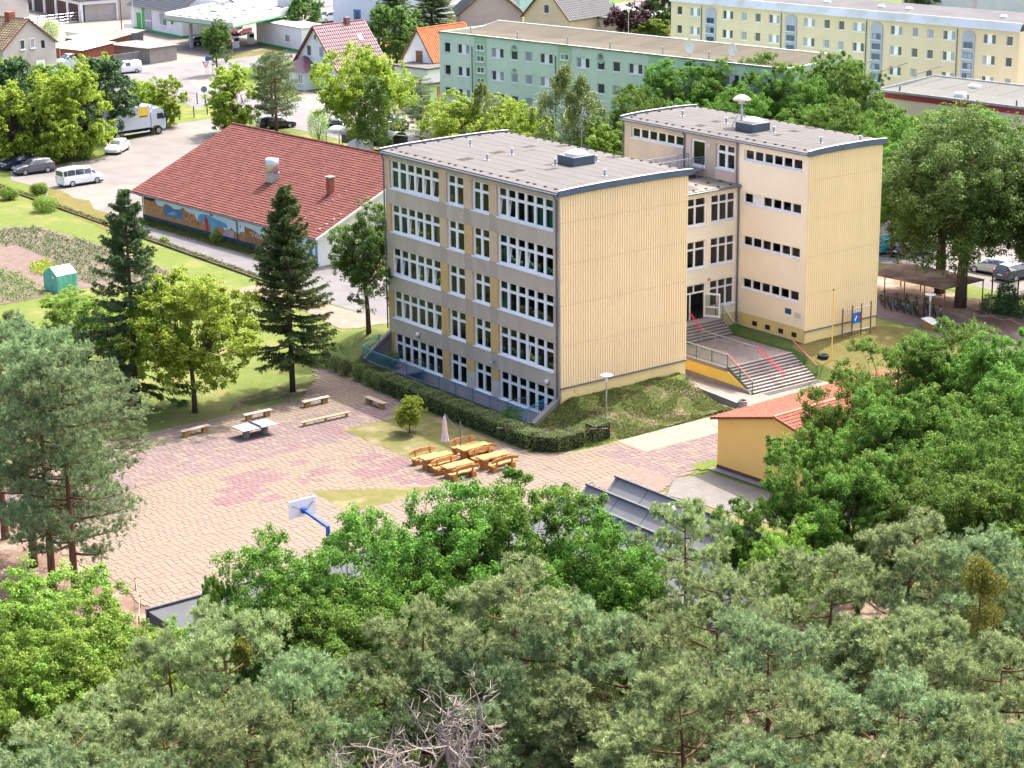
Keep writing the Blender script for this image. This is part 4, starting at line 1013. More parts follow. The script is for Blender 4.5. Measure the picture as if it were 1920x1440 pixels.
# ------------------------------------------------------------------ barrier tape
def tape(name, label, A, B, sag=.15, w=.045, n_=40):
    t = thing(name, label, 'barrier tape')
    A, B = Vector(A), Vector(B); mr = MB(); mw_ = MB()
    for k in range(n_):
        def P(s): q = A+(B-A)*s; q.z -= sag*4*s*(1-s); return q
        a, b_ = P(k/n_), P((k+1)/n_)
        (mr if (k//2) % 2 else mw_).add([a, b_, b_+Vector((.01,0,w)), a+Vector((.01,0,w))], [(0,1,2,3)])
    mr.build('red_bands', M_stripe, t); mw_.build('white_bands', M_white, t); return t
tape('barrier_tape', 'red and white barrier tape from the gable corner down to the lamp post', (.12,.9,2.0), (b0[0]*0+2.75,1.75,.95), .1)
tape('barrier_tape', 'red and white barrier tape along the front of the clipped hedge', (1.3,-6.45,1.05), (6.35,-.6,1.10), .1)
# ------------------------------------------------------------------ orange house
M_orw = pmat('orange_render', (.86,.53,.17), (.83,.50,.155), rough=.9, scale=.5, detail=4, spec=.12)
M_tile = pmat('red_tile', (0.274,0.095,0.065), (0.222,0.072,0.052), rough=.85, scale=1.8, detail=6, spec=.15, c3=(0.327,0.144,0.105), scale3=3.5, lo3=.55, hi3=.7)
M_tileg = pmat('ridge_tile', (.50,.21,.15), (.43,.17,.12), rough=.85, scale=3, spec=.15)
M_brownt = pmat('brown_trim', (.19,.075,.04), (.15,.06,.03), rough=.7, scale=3)
oh = thing('orange_house', 'single storey orange rendered house with red tiled gable roof behind oaks', 'house', (14.32,1.35,0), .04)
OX, OY, EZ, RZ = 10.2, 15.0, 3.42, 4.62
MB().prism([(0,0,.28),(0,0,EZ),(OX/2,0,RZ-.1),(OX,0,EZ),(OX,0,.28)], (0,OY,0)).build('wall', M_orw, oh)
MB().box(-.02,OX+.02,-.02,OY+.02,-.2,.28).build('plinth', pmat('brown_plinth', (.13,.06,.045), (.10,.05,.04), rough=.9), oh)
def tile_slope(parent, O, U, Vv, nu, nv, mat, name='roof_tiles', lift=.05, seed=2):
    """pantiles: O eave corner, U along the eave, Vv up the slope"""
    O, U, Vv = Vector(O), Vector(U), Vector(Vv); N = U.cross(Vv).normalized()
    if N.z < 0: N = -N
    r = random.Random(seed); V = []; Q = []; tone = []
    du, dv = U/nu, Vv/nv
    for j in range(nv):
        for i in range(nu):
            p = O+du*i+dv*j; b0_ = len(V); e = r.uniform(0, lift*.25)
            for s, hh in ((.02,.2),(.25,1.0),(.55,.35),(.98,.1)):
                V.append(tuple(p+du*s+N*(lift*hh+lift*.9+e))); 
            for s, hh in ((.02,.2),(.25,1.0),(.55,.35),(.98,.1)):
                V.append(tuple(p+du*s+dv*1.06+N*(lift*hh)))
            for s in (.02,.98): V.append(tuple(p+du*s+N*(-.01)))
            for k in range(3): Q.append((b0_+k, b0_+k+1, b0_+k+5, b0_+k+4))
            Q.append((b0_+8, b0_+9, b0_+3, b0_)); tone += [r.random()]*4
    me = fast_mesh(name, V, quads=Q, mats=[mat], colattr=tone)
    return stuff(link(bpy.data.objects.new(name, me), parent))
ov = .45
sl_ = (RZ-EZ)/(OX/2)
tile_slope(oh, (-ov,-.25,EZ-sl_*ov+.02), (0,OY+.5,0), (OX/2+ov,0,(OX/2+ov)*sl_), 60, 16, M_tile)
tile_slope(oh, (OX+ov,-.25,EZ-sl_*ov+.02), (0,OY+.5,0), (-OX/2-ov,0,(OX/2+ov)*sl_), 60, 16, M_tile)
for k in range(36):
    MB().tube([(OX/2,-.3+k*.43,RZ+.06),(OX/2,-.3+k*.43+.44,RZ+.09)], .10, 8).build('ridge_tile', M_tileg, oh)
MB().prism([(-ov,-.27,EZ-sl_*ov-.1),(OX/2,-.27,RZ-.08),(OX+ov,-.27,EZ-sl_*ov-.1),(OX+ov,-.27,EZ-sl_*ov+.06),(OX/2,-.27,RZ+.08),(-ov,-.27,EZ-sl_*ov+.06)], (0,.05,0)).build('verge_board', M_brownt, oh)
MB().box(-ov-.02,-ov+.06,-.25,OY+.25,EZ-sl_*ov-.06,EZ-sl_*ov+.03).build('gutter', M_brownt, oh)
gv = stuff(MB().build('gravel_strip', M_tread) if False else sheet('gravel_strip', [(13.9,.75),(26,1.3),(26,1.8),(14.0,1.35)], .05, pmat('pebbles', (.27,.26,.26), (.16,.155,.155), rough=1, scale=14, detail=3, bump=1.0, bscale=18)))
# ------------------------------------------------------------------ low hall with wavy roof
M_roofg = pmat('grey_membrane', (0.143,0.150,0.161), (0.120,0.127,0.138), rough=.7, scale=.6, detail=6, spec=.2, c3=(0.170,0.172,0.176), scale3=.3)
M_roofd = pmat('membrane_edge', (.07,.075,.085), (.05,.055,.06), rough=.6, scale=2)
hall = thing('low_hall', 'low grey hall with scalloped shed roofs half hidden by oaks', 'hall', (0,0,0))
HX0, HX1, HZ = 20.3, 38.0, 2.5
MB().box(HX0+.2, HX1, -41.6, -11.9, 0, HZ).build('wall', M_beigeB, hall)
MB().box(HX0-.1, HX1+.2, -42, -18.45, HZ, HZ+.9).build('flat_roof', pmat('grey_felt_flat', (.062,.066,.073), (.052,.056,.062), rough=.9, scale=.5), hall)
MB().box(HX0-.25, HX0-.1, -42.1, -18.45, HZ-.3, HZ+1.05).build('parapet', M_roofd, hall)
for k in range(3):
    y1 = -12.0-2.15*k; y0 = y1-2.15; n_ = 10; V = []; F = []
    for i in range(n_+1):
        t_ = i/n_; y = y0+(y1-y0)*t_; z = HZ+.25+1.15*t_**2.3
        V += [(HX0-.1+.0*t_, y, z), (HX1, y, z), (HX0-.1, y, HZ-.1), (HX1, y, HZ-.1)]
    for i in range(n_):
        a = 4*i; F += [(a,a+4,a+5,a+1), (a,a+2,a+6,a+4), (a+1,a+5,a+7,a+3)]
    F += [(4*n_,4*n_+2,4*n_+3,4*n_+1)]
    sr = MB().add(V, F).build('shed_roof', M_roofg, hall)
    MB().beam((HX0-.15,y1-.02,HZ+1.44),(HX1,y1-.02,HZ+1.44), .14, .10).build('ridge_cap', M_roofd, sr)
    for i in range(6):
        xx_ = HX0+.15+i*2.6; P = [(xx_, y0+(y1-y0)*q/n_, HZ+.255+1.15*(q/n_)**2.3) for q in range(n_+1)]
        MB().tube(P, .022, 4).build('seam', M_roofd, sr)
vp = MB(); vp.cyl((23.5,-39.5), .12, HZ+.9, HZ+1.5, 12); vp.lathe([(.2,1.5),(.22,1.6),(.12,1.72),(.01,1.74)], (23.5,-39.5,HZ), 12); vp.build('roof_vent', M_metal, hall)
MB().lathe([(.3,1.0),(.3,1.4),(.24,1.55),(.01,1.62)], (26.0,-12.9,HZ), 14).build('roof_dome', M_white, hall, smooth=True)
# rope fence by the pines
M_rust = pmat('rust_post', (.30,.09,.05), (.22,.07,.04), rough=.9, scale=8); M_rope = pmat('rope', (.42,.33,.22), (.36,.28,.18), rough=.9)
def rope_fence(label, pts, h=.75):
    t = thing('rope_fence', label, 'fence', group=None); pts = [Vector(p) for p in pts]
    for p in pts: MB().tube([p, p+Vector((0,0,h))], .04, 6).build('post', M_rust, t)
    for a, b_ in zip(pts[:-1], pts[1:]):
        P = [a+(b_-a)*(k/8)+Vector((0,0,h-.08-.22*4*(k/8)*(1-k/8))) for k in range(9)]; MB().tube(P, .018, 5).build('rope', M_rope, t)
rope_fence('rope fence with rusty posts along the pine side of the yard', [(-3,-36.9,0),(1,-37.1,0),(5.5,-37.4,0),(9.6,-37.4,0),(12.0,-38.4,0),(14.6,-39.8,0)])
rope_fence('rope fence with rusty posts along the far side of the bicycle path', [at(1822,600,.6),at(1857,604,.5),at(1894,612,.4),at(1935,622,.4)], .7)
rope_fence('rope fence with rusty posts along the near side of the bicycle path', [at(1786,617,.6),at(1820,628,.5),at(1856,640,.4)], .7)
# ------------------------------------------------------------------ red tiled hall with mural
M_wall_w = pmat('white_wall', (.72,.72,.72), (.65,.65,.66), rough=.9, scale=.6, spec=.1)
M_tile2 = pmat('old_red_tile', (.155,.060,.050), (.115,.045,.039), rough=.9, scale=1.1, detail=6, spec=.1, c3=(.075,.034,.03), scale3=2.6, lo3=.54, hi3=.66)
th_r = R_(4.6)
rh = thing('mural_hall', 'long low hall with red tiled roof and desert mural on its wall', 'building', (-78.2, 9.3, 0), th_r)
RL, RD, RE, RR = 28.8, 11.6, 3.15, 8.0
MB().box(0, RL, 0, .3, 0, RE).build('wall', pmat('mural_sky', (.50,.66,.72), (.62,.72,.76), rough=.9, scale=.25, spec=.1), rh)
MB().prism([(RL-.3,.31,0),(RL-.3,.31,RE),(RL-.3,RD,RR-.15),(RL-.3,2*RD,RE),(RL-.3,2*RD,0)], (.3,0,0)).build('gable_wall', M_wall_w, rh)
MB().prism([(0,.31,0),(0,.31,RE),(0,RD,RR-.15),(0,2*RD,RE),(0,2*RD,0)], (.3,0,0)).build('gable_wall', M_wall_w, rh)
MB().box(0.31, RL-.31, 2*RD-.3, 2*RD, 0, RE).build('wall', M_wall_w, rh)
MB().box(-.02, RL-.32, -.04, 0, 0, .5).build('wall_base', pmat('mural_navy', (.035,.055,.09), (.05,.08,.10), rough=.9, scale=.8), rh)
ovx, ovy = .9, .85; s_ = (RR-RE)/RD
ro = MB().add([(-ovx,-ovy,RE-s_*ovy),(RL+ovx,-ovy,RE-s_*ovy),(RL+ovx,RD,RR),(-ovx,RD,RR),(RL+ovx,2*RD+ovy,RE-s_*ovy),(-ovx,2*RD+ovy,RE-s_*ovy)], [(0,1,2,3),(3,2,4,5)]).build('roof', M_tile2, rh)
tile_slope(ro, (-ovx,-ovy,RE-s_*ovy+.02), (RL+2*ovx,0,0), (0,RD+ovy,(RD+ovy)*s_), 104, 38, M_tile2, lift=.055)
for k in range(38):
    MB().tube([(-ovx+k*.81,RD,RR+.07),(-ovx+k*.81+.83,RD,RR+.10)], .13, 8).build('ridge_tile', M_tile2, ro)
MB().box(-ovx,RL+ovx,-ovy-.12,-ovy,RE-s_*ovy-.12,RE-s_*ovy+.0).build('gutter', M_pipe, ro)
MB().box(-ovx,RL+ovx,-ovy+.02,-.02,RE-s_*ovy-.10,RE-s_*ovy-.03).build('eave_board', M_wall_w, ro)
MB().beam((RL+ovx,-ovy,RE-s_*ovy-.05),(RL+ovx,RD,RR-.05), .06, .2).build('verge_board', M_wall_w, ro)
for x in (.0, 16.3, RL-.15): MB().tube([(x,-ovy-.05,RE-s_*ovy-.1),(x,-.3,RE-.75),(x,-.1,RE-.85),(x,-.1,.1)], .055, 6).build('downpipe', M_pipe, rh)
# steel chimney stack, brick chimney
zc = RE+s_*5.0
fl = MB(); fl.bbox(14.6,15.7,4.6,5.5,zc-.4,zc+.9,.04); flo = fl.build('vent_base', M_metal, ro)
MB().lathe([(.62,zc+.9),(.66,zc+.95),(.66,zc+2.1),(.60,zc+2.16),(.56,zc+2.16),(.55,zc+1.6),(.01,zc+1.6)], (15.15,5.05,0), 24).build('vent_drum', pmat('bright_steel', (.58,.58,.58), (.5,.5,.5), rough=.3, metal=.8), ro, smooth=True)
ch = MB().bbox(23.9,24.45,4.8,5.35,RE+s_*4.8-.3,RE+s_*5.0+1.55,.02).build('chimney', M_tile, ro); MB().bbox(23.8,24.55,4.7,5.45,RE+s_*5.0+1.55,RE+s_*5+1.68,.02).build('chimney_cap', M_tread, ro)
for k in range(7): MB().bbox(25.2+.05*k,25.42+.05*k,1.2+k*.75,1.35+k*.75,RE+s_*(1.2+k*.75)+.08,RE+s_*(1.2+k*.75)+.16,.02).build('roof_step', M_tread, ro)
for k in range(4): MB().bbox(RL-.2,RL+.05,.2+k*.8,.45+k*.8,RE+s_*(.3+k*.8)+.08,RE+s_*(.3+k*.8)+.16,.02).build('roof_step', M_tread, ro)
# mural: flat painted shapes on the wall
MC = {n: pmat('mural_'+n, c, tuple(v*.75 for v in c), rough=.9, scale=2.5, detail=7) for n, c in dict(sand=(.46,.24,.10), brown=(.34,.17,.08), blue=(.10,.20,.36), lake=(.14,.36,.60), red=(.50,.06,.06), pinkw=(.60,.42,.45), green=(.09,.20,.13), white=(.74,.74,.74), teal=(.20,.42,.48)).items()}
def mur(name, pts, z, c): MB().prism([(x, -.004*z, zz_) for x, zz_ in pts], (0,-.003,0)).build(name, MC[c], rh)
wv = lambda a, b, base, amp, f, n_=24: [(a+(b-a)*k/n_, base+amp*math.sin(f*k+a)+.3*amp*math.sin(2.7*f*k)) for k in range(n_+1)]
mur('mural_dunes', [(0.0,.5)]+[(.05,2.75),(1.2,2.15)]+wv(1.8,9,1.95,.22,.7)+wv(9.1,13,1.6,.25,.8)+[(13,.5)], 1, 'sand')
mur('mural_hills', [(12.9,.5)]+wv(12.9,17.4,1.25,.18,.6)+[(17.4,.5)], 1, 'sand')
mur('mural_lake', [(9.6,1.35),(10,2.0),(11,2.15),(12.4,1.95),(14.4,1.75),(14.6,1.35),(12.5,1.2)], 2, 'lake')
mur('mural_panel', [(3.6,.95),(7.0,.98),(7.0,1.95),(5.4,1.85),(3.7,2.05)], 3, 'blue')
mur('mural_cloud', [(4.2,1.2),(5.0,1.15),(6.2,1.35),(5.4,1.6),(4.9,1.45)], 4, 'teal')
r3 = random.Random(5)
for k in range(26):
    x = r3.uniform(7.4,11.0) if k < 18 else r3.uniform(16.6,19.2); z = r3.uniform(.8,1.7); a = r3.uniform(.08,.3)
    mur('mural_graffiti', [(x,z),(x+a,z+.12),(x+a*.8,z+.34),(x-.05,z+.2)], 5+k % 3, 'red' if k % 3 else 'pinkw')
mur('mural_slab', [(10.9,.55),(11.4,.55),(11.35,1.75),(10.95,1.7)], 6, 'red'); mur('mural_arch', [(11.7,.55),(12.6,.5),(12.6,1.3),(12.3,1.65),(11.9,1.6)], 6, 'teal')
mur('mural_house', [(17.4,.5),(17.4,1.95),(18.5,1.85),(20,1.55),(21.6,1.9),(24,1.75),(25.2,1.2),(25.2,.5)], 1, 'brown')
mur('mural_bush', [(20.5,1.7),(20.8,2.1),(22,2.3),(23.6,2.15),(24.2,1.75),(23,1.9),(21.4,1.95)], 2, 'green')
mur('mural_tree', [(27.2,.5),(27.5,1.4),(26.9,1.9),(27.4,2.35),(28.2,2.25),(28.3,1.7),(27.9,1.4),(28.2,.5)], 2, 'green'); mur('mural_earth', [(26.6,.5),(28.7,.5),(28.7,.9),(27.6,1.05),(26.8,.8)], 1, 'brown')
mur('mural_white', [(13.7,.5),(15.6,.5),(15.6,1.15),(14.4,1.25)], 3, 'pinkw')
def text_mesh(s, size, mat, parent, loc, rot, name='lettering', depth=.004):
    cu = bpy.data.curves.new(name, 'FONT'); cu.body = s; cu.size = size; cu.extrude = depth; cu.align_x = 'CENTER'; cu.align_y = 'CENTER'; cu.resolution_u = 2
    ob = bpy.data.objects.new(name+'_c', cu); col.objects.link(ob); dg = bpy.context.evaluated_depsgraph_get(); me = bpy.data.meshes.new_from_object(ob.evaluated_get(dg)); bpy.data.objects.remove(ob); bpy.data.curves.remove(cu)
    me.materials.clear(); me.materials.append(mat); o = bpy.data.objects.new(name, me); link(o, parent); o.location = loc; o.rotation_euler = rot; return o
text_mesh('VEER', .62, MC['white'], rh, (19.75,-.045,1.35), (AY,0,0)); text_mesh('FUR', .3, MC['white'], rh, (18.6,-.045,1.5), (AY,0,0))
w_ = MB()
for a, b_, c, d_ in ((21.5,21.62,.62,1.75),(22.75,22.87,.62,1.75),(21.62,22.75,1.62,1.75),(21.62,22.75,.62,.75)): w_.box(a, b_, -.08, 0, c, d_)
wo = w_.build('window', M_white, rh); M_blackg = pmat('dark_glass', (.03,.035,.04), (.02,.025,.03), rough=.08, spec=.6, scale=.6)
MB().box(21.62,22.75,-.04,-.01,.75,1.62).build('pane', M_blackg, wo)
MB().box(26.0,26.5,-.05,-.0,.1,2.0).build('door', pmat('pale_blue_door', (.25,.36,.45), (.2,.3,.4), rough=.6), rh)
MB().box(25.0,25.9,-.05,-.0,.1,2.0).build('door', MC['teal'], rh)
MB().bbox(1.0,2.3,-.55,-.05,2.25,2.75,.03).build('air_unit', M_black, rh); MB().box(11.7,12.2,-.03,0,2.1,2.45).build('vent_grille', M_tread, rh)

# ------------------------------------------------------------------ vehicles
M_tyre = pmat('tyre', (.018,.018,.02), (.025,.025,.027), rough=.85); M_rim = pmat('alloy', (.45,.46,.48), (.38,.39,.41), rough=.3, metal=.7)
M_cglass = pmat('car_glass', (.025,.032,.04), (.04,.05,.06), rough=.04, spec=.8, scale=.8); M_lens = pmat('clear_lens', (.70,.72,.75), (.6,.62,.65), rough=.1, spec=.7); M_tail = pmat('tail_lens', (.45,.02,.02), (.35,.015,.015), rough=.15, spec=.6)
CARK = {  # stations: x/L, z bottom, belt, top, half width factor, top half width factor, is cabin
 'hatch': (4.3,1.80,[(.500,.30,.52,.56,.78,.70,0),(.475,.20,.66,.70,.93,.78,0),(.36,.18,.80,.86,1,.80,0),(.20,.18,.90,.98,1,.80,0),(.05,.18,.95,1.42,1,.64,1),(-.08,.18,.96,1.47,1,.65,1),(-.22,.18,.97,1.46,1,.64,1),(-.36,.18,.99,1.39,1,.62,1),(-.465,.22,.98,1.04,.97,.74,0),(-.495,.35,.72,.78,.88,.76,0)]),
 'suv': (4.45,1.86,[(.500,.34,.62,.66,.78,.70,0),(.475,.24,.80,.86,.93,.78,0),(.34,.22,.96,1.02,1,.82,0),(.20,.22,1.02,1.09,1,.80,0),(.06,.22,1.06,1.58,1,.66,1),(-.08,.22,1.07,1.64,1,.67,1),(-.24,.22,1.09,1.63,1,.66,1),(-.40,.22,1.12,1.54,1,.63,1),(-.475,.28,1.08,1.14,.97,.74,0),(-.498,.42,.82,.88,.88,.76,0)]),
 'wagon': (4.8,1.84,[(.500,.28,.50,.55,.78,.70,0),(.475,.19,.66,.70,.93,.78,0),(.36,.18,.80,.86,1,.80,0),(.22,.18,.90,.97,1,.80,0),(.09,.18,.94,1.42,1,.64,1),(-.06,.18,.95,1.48,1,.65,1),(-.24,.18,.96,1.47,1,.65,1),(-.43,.18,.98,1.40,1,.62,1),(-.485,.24,.95,1.02,.97,.74,0),(-.499,.35,.70,.78,.9,.78,0)]),
 'van': (4.9,1.92,[(.500,.36,.72,.78,.82,.74,0),(.478,.24,.95,1.02,.95,.80,0),(.40,.22,1.10,1.16,1,.82,0),(.33,.22,1.14,1.24,1,.82,0),(.20,.22,1.16,1.88,1,.76,1),(.02,.22,1.16,1.96,1,.79,1),(-.20,.22,1.16,1.97,1,.80,1),(-.40,.22,1.16,1.95,1,.79,1),(-.485,.24,1.14,1.90,.99,.78,1),(-.499,.34,1.06,1.80,.96,.76,0)]),
 'caddy': (4.4,1.80,[(.500,.30,.60,.66,.80,.72,0),(.475,.22,.78,.84,.94,.78,0),(.36,.20,.94,1.0,1,.80,0),(.25,.20,1.02,1.12,1,.80,0),(.08,.20,1.06,1.72,1,.72,1),(-.10,.20,1.06,1.82,1,.76,1),(-.28,.20,1.06,1.83,1,.77,0),(-.44,.20,1.06,1.80,1,.76,0),(-.49,.24,1.04,1.72,.98,.74,0),(-.499,.36,.90,1.62,.95,.74,0)])}
WHEEL = {}
def wheel_parts(t, r, pos, yy):
    if r not in WHEEL:
        tm = MB(); tm.lathe([(r*.62,-.10),(r*.94,-.11),(r,-.07),(r,.07),(r*.94,.11),(r*.62,.10)], n=20); rm = MB(); rm.lathe([(.01,.085),(r*.30,.095),(r*.36,.075),(r*.62,.10),(r*.62,.06),(.01,.03)], n=20)
        for k in range(5):
            a = 2*math.pi*k/5; rm.beam((0,0,.09),(r*.6*math.cos(a),r*.6*math.sin(a),.095), r*.18, .03)
        WHEEL[r] = (tm.mesh('wheel', M_tyre, True), rm.mesh('rim', M_rim))
    for x in pos:
        for s in (-1, 1):
            w = inst('wheel', WHEEL[r][0], t, (x, s*yy, r), (-s*AY, 0, 0)); inst('rim', WHEEL[r][1], w)
def car(name, label, loc, rz, kind, paint, rimd=False, cat='car'):
    L, W, S = CARK[kind]; t = thing(name, label, cat, loc, rz); hw = W/2
    secs = []
    for (fx, zb, zbelt, zt, wf, tf_, cab) in S:
        w = hw*wf; wt = hw*tf_
        secs.append([(fx*L, y, z) for y, z in ((0,zb),(w*.86,zb),(w*.985,zb+.14),(w,zb+(zbelt-zb)*.6),(w*.955,zbelt),(wt,zt-.07),(wt*.86,zt-.015),(0,zt+.01))])
    body, gl = MB(), MB()
    for i in range(len(S)-1):
        a, b_ = secs[i], secs[i+1]; cab = S[i][6] and S[i+1][6]; ws = (S[i+1][6] and not S[i][6]); rw = (S[i][6] and not S[i+1][6] and kind != 'van')
        for sgn in (1, -1):
            for k in range(7):
                P = [(p[0], p[1]*sgn, p[2]) for p in (a[k], a[k+1], b_[k+1], b_[k])]
                if k == 4 and (cab or ws):
                    body.add(P, [(0,1,2,3)])
                    c = [sum(q[j] for q in P)/4 for j in range(3)]
                    if ws: Pq = [P[0], P[3], P[2]] ; Pg = [tuple(c2+(q2-c2)*.82 if False else q2 for q2, c2 in zip(q, c)) for q in Pq]
                    sx, sz = (.93, .78)
                    G = [(c[0]+(q[0]-c[0])*sx, q[1]+sgn*.012+(c[1]-q[1])*.1, c[2]+(q[2]-c[2])*sz) for q in P]
                    if kind == 'caddy' and not (S[i][6] and i < 5): pass
                    else: gl.add(G, [(0,1,2,3)])
                elif k in (5, 6) and (ws or rw):
                    (gl if k == 6 or True else body).add([(q[0]+.0, q[1], q[2]+.004) for q in P], [(0,1,2,3)])
                else: body.add(P, [(0,1,2,3)])
    for sgn in (1, -1):
        for i, rev in ((0, 0), (-1, 1)): body.add([(p[0], p[1]*sgn, p[2]) for p in secs[i]], [tuple(range(8))])
    body.build('body', paint, t, smooth=False); gl.build('window_glass', M_cglass, t)
    if kind == 'van':
        g2 = MB(); g2.box(-L/2-.012,-L/2+.01,-hw*.70,hw*.70,1.22,1.72); g2.build('rear_window', M_cglass, t)
    wb = {'hatch':2.65,'suv':2.67,'wagon':2.82,'van':3.0,'caddy':2.68}[kind]; r = {'suv':.36,'van':.35}.get(kind, .32)
    wheel_parts(t, r, (wb/2+.02*L*.5, -wb/2+.02*L*.5), hw-.10)
    for s in (-1, 1):
        zb = S[1][2]-.12
        MB().bbox(L*.455,L*.492,s*hw*.62-.16,s*hw*.62+.16,zb-.02,zb+.11,.02).build('headlight', M_lens, t)
        zr = (S[-2][2]-.18); MB().bbox(-L*.5-.0,-L*.47,s*hw*.80-.09,s*hw*.80+.09,zr-.12,zr+.14,.02).build('tail_light', M_tail, t)
        zm = S[3][2]+.03; MB().bbox(L*.17,L*.20,s*(hw+.08)-.09,s*(hw+.08)+.09,zm,zm+.14,.02).build('mirror', paint, t)
    MB().box(L*.5-.01,L*.5+.012,-.26,.26,.42,.53).build('number_plate', M_white, t); MB().box(-L*.5-.012,-L*.5+.01,-.26,.26,.55,.66).build('number_plate', M_white, t)
    MB().bbox(-L*.48,L*.485,-hw*.9,hw*.9,.14,.30,.03).build('underbody', M_black, t)
    return t
P_white = plain('paint_white', (.74,.75,.76), .25, coat=.6); P_grey = plain('paint_grey', (.11,.11,.13), .25, .3, coat=.7); P_navy = plain('paint_navy', (.03,.04,.07), .22, .3, coat=.8); P_black = plain('paint_black', (.016,.017,.022), .2, coat=.8)
P_silver = plain('paint_silver', (.46,.48,.50), .28, .4, coat=.5); P_turq = plain('paint_turquoise', (.02,.34,.40), .25, coat=.6); P_red = plain('paint_darkred', (.16,.02,.03), .25, coat=.6)
def heading(u0, v0, u1, v1):
    a, b_ = at(u0, v0), at(u1, v1); return math.atan2(b_[1]-a[1], b_[0]-a[0]), ((a[0]+b_[0])/2, (a[1]+b_[1])/2, .01)
def carpx(name, label, rear, front, kind, paint, cat='car', off=.85):
    """rear and front: image spots of the two wheels on the side that faces the camera"""
    ang, c = heading(*rear, *front)
    n_ = (-math.sin(ang), math.cos(ang)); v = (CAMPOS[0]-c[0], CAMPOS[1]-c[1]); s = -1 if n_[0]*v[0]+n_[1]*v[1] > 0 else 1
    return car(name, label, (c[0]+s*n_[0]*off, c[1]+s*n_[1]*off, .01), ang, kind, paint, cat=cat)
carpx('parked_van', 'white passenger van with dark windows standing on the open lot', (136,351), (181,344), 'van', P_white, 'van', .9)
carpx('parked_car', 'dark grey suv at the lot edge beside the field', (89,324), (50,329), 'suv', P_grey)
carpx('parked_car', 'black car behind the grey suv under the trees', (66,314), (24,320), 'suv', P_navy)
a_ = Vector(at(206,288)); d_ = Vector((.45,-.89,0)); car('parked_car', 'white hatchback facing out beside the box truck', (a_.x-.4, a_.y+1.2, .01), math.atan2(-.72,.69), 'hatch', P_white)
carpx('parked_van', 'small white delivery van on the roadside by the concrete wall', (254,137), (228,139.5), 'caddy', P_white, 'van')
carpx('parked_van', 'white work van with roof gear behind the sheet metal gate', (165,122), (118,127), 'van', P_white, 'van')
carpx('parked_van', 'tall white van parked before the white industrial building', (643,40), (606,44), 'van', P_white, 'van')
carpx('parked_car', 'dark blue car half hidden by the bright maple near the bus shelter', (618,247), (655,252), 'hatch', P_navy)
carpx('parked_car', 'black car in the shade below the lone pine', (505,243), (540,240), 'wagon', P_black)
carpx('parked_car', 'dark suv leaving along the side road with red tail lights', (741,247), (716,240), 'suv', P_navy)
carpx('parked_car', 'dark red car at the fuel pumps under the canopy', (474,62), (448,68), 'hatch', P_red)
carpx('parked_car', 'dark car standing behind the lopped street tree', (372,86), (398,84), 'hatch', P_navy)
carpx('parked_car', 'white hatchback seen through a gap in the oaks', (1695,411), (1724,406), 'hatch', P_silver)
carpx('parked_car', 'bronze grey car in front of the second parking row', (1868,518), (1838,513), 'hatch', P_silver)
carpx('parked_car', 'dark blue estate car at the right edge of the car park', (1910,527), (1938,521), 'wagon', P_navy)
carpx('parked_car', 'turquoise car glimpsed behind the oak leaves', (1662,478), (1700,470), 'hatch', P_turq)
carpx('parked_car', 'black car beside the turquoise one behind oak leaves', (1706,484), (1740,478), 'hatch', P_black)
carpx('parked_car', 'grey car at the back of the car park behind the oak', (1738,408), (1764,402), 'hatch', P_grey)
# box truck
ang, c = heading(223,263.5,290,253)
n_ = Vector((-math.sin(ang), math.cos(ang), 0)); s = 1 if n_.dot(Vector((CAMPOS[0]-c[0], CAMPOS[1]-c[1], 0))) < 0 else -1
tk = thing('box_truck', 'pale grey box truck with a yellow square on its side', 'truck', (c[0]+s*n_.x*1.1, c[1]+s*n_.y*1.1, .01), ang)
P_truck = plain('truck_grey', (.50,.54,.60), .35, coat=.3)
MB().bbox(-5.0,2.05,-1.25,1.25,1.05,3.75,.05).build('box_body', P_truck, tk); MB().box(-5.0,2.0,-.9,.9,.75,1.05).build('chassis', M_black, tk)
MB().box(-4.95,2.0,-1.22,1.22,3.752,3.77).build('box_roof', P_white, tk)
cb = MB(); prof = [(2.2,.9),(2.2,2.85),(2.5,3.25),(3.4,3.3),(4.0,2.95),(4.3,1.9),(4.35,1.2),(4.3,.75),(3.9,.62),(3.3,1.15),(2.5,1.15)]
cb.prism([(x,-1.2,z) for x, z in prof], (0,2.4,0)); cb.build('cab', P_truck, tk)
MB().prism([(2.3,-1.0,3.26),(2.5,-1.0,3.7),(2.55,-1.0,3.7),(3.6,-1.0,3.28)], (0,2.0,0)).build('air_deflector', P_truck, tk)
for sy in (-1, 1):
    MB().prism([(3.05,sy*1.205,1.95),(3.05,sy*1.205,2.6),(3.9,sy*1.205,2.6),(4.12,sy*1.205,1.9)], (0,sy*.012,0)).build('side_window', M_cglass, tk)
    MB().bbox(-1.9,1.9,sy*1.2-.03,sy*1.2+.03,.52,.66,.01).build('side_rail', P_white, tk); MB().bbox(4.05,4.3,sy*1.35-.08,sy*1.35+.08,2.0,2.6,.03).build('mirror', M_black, tk); MB().bbox(4.28,4.37,sy*.95-.18,sy*.95+.18,.82,1.05,.02).build('headlight', M_lens, tk)
MB().prism([(4.02,-1.1,2.92),(4.31,-1.1,1.95),(4.34,-1.1,1.95),(4.05,-1.1,2.94)], (0,2.2,0)).build('windscreen', M_cglass, tk)
sgn = -1 if (n_*s).dot(Vector((1,1,0))) != 0 and s == 1 else 1
sy = -s
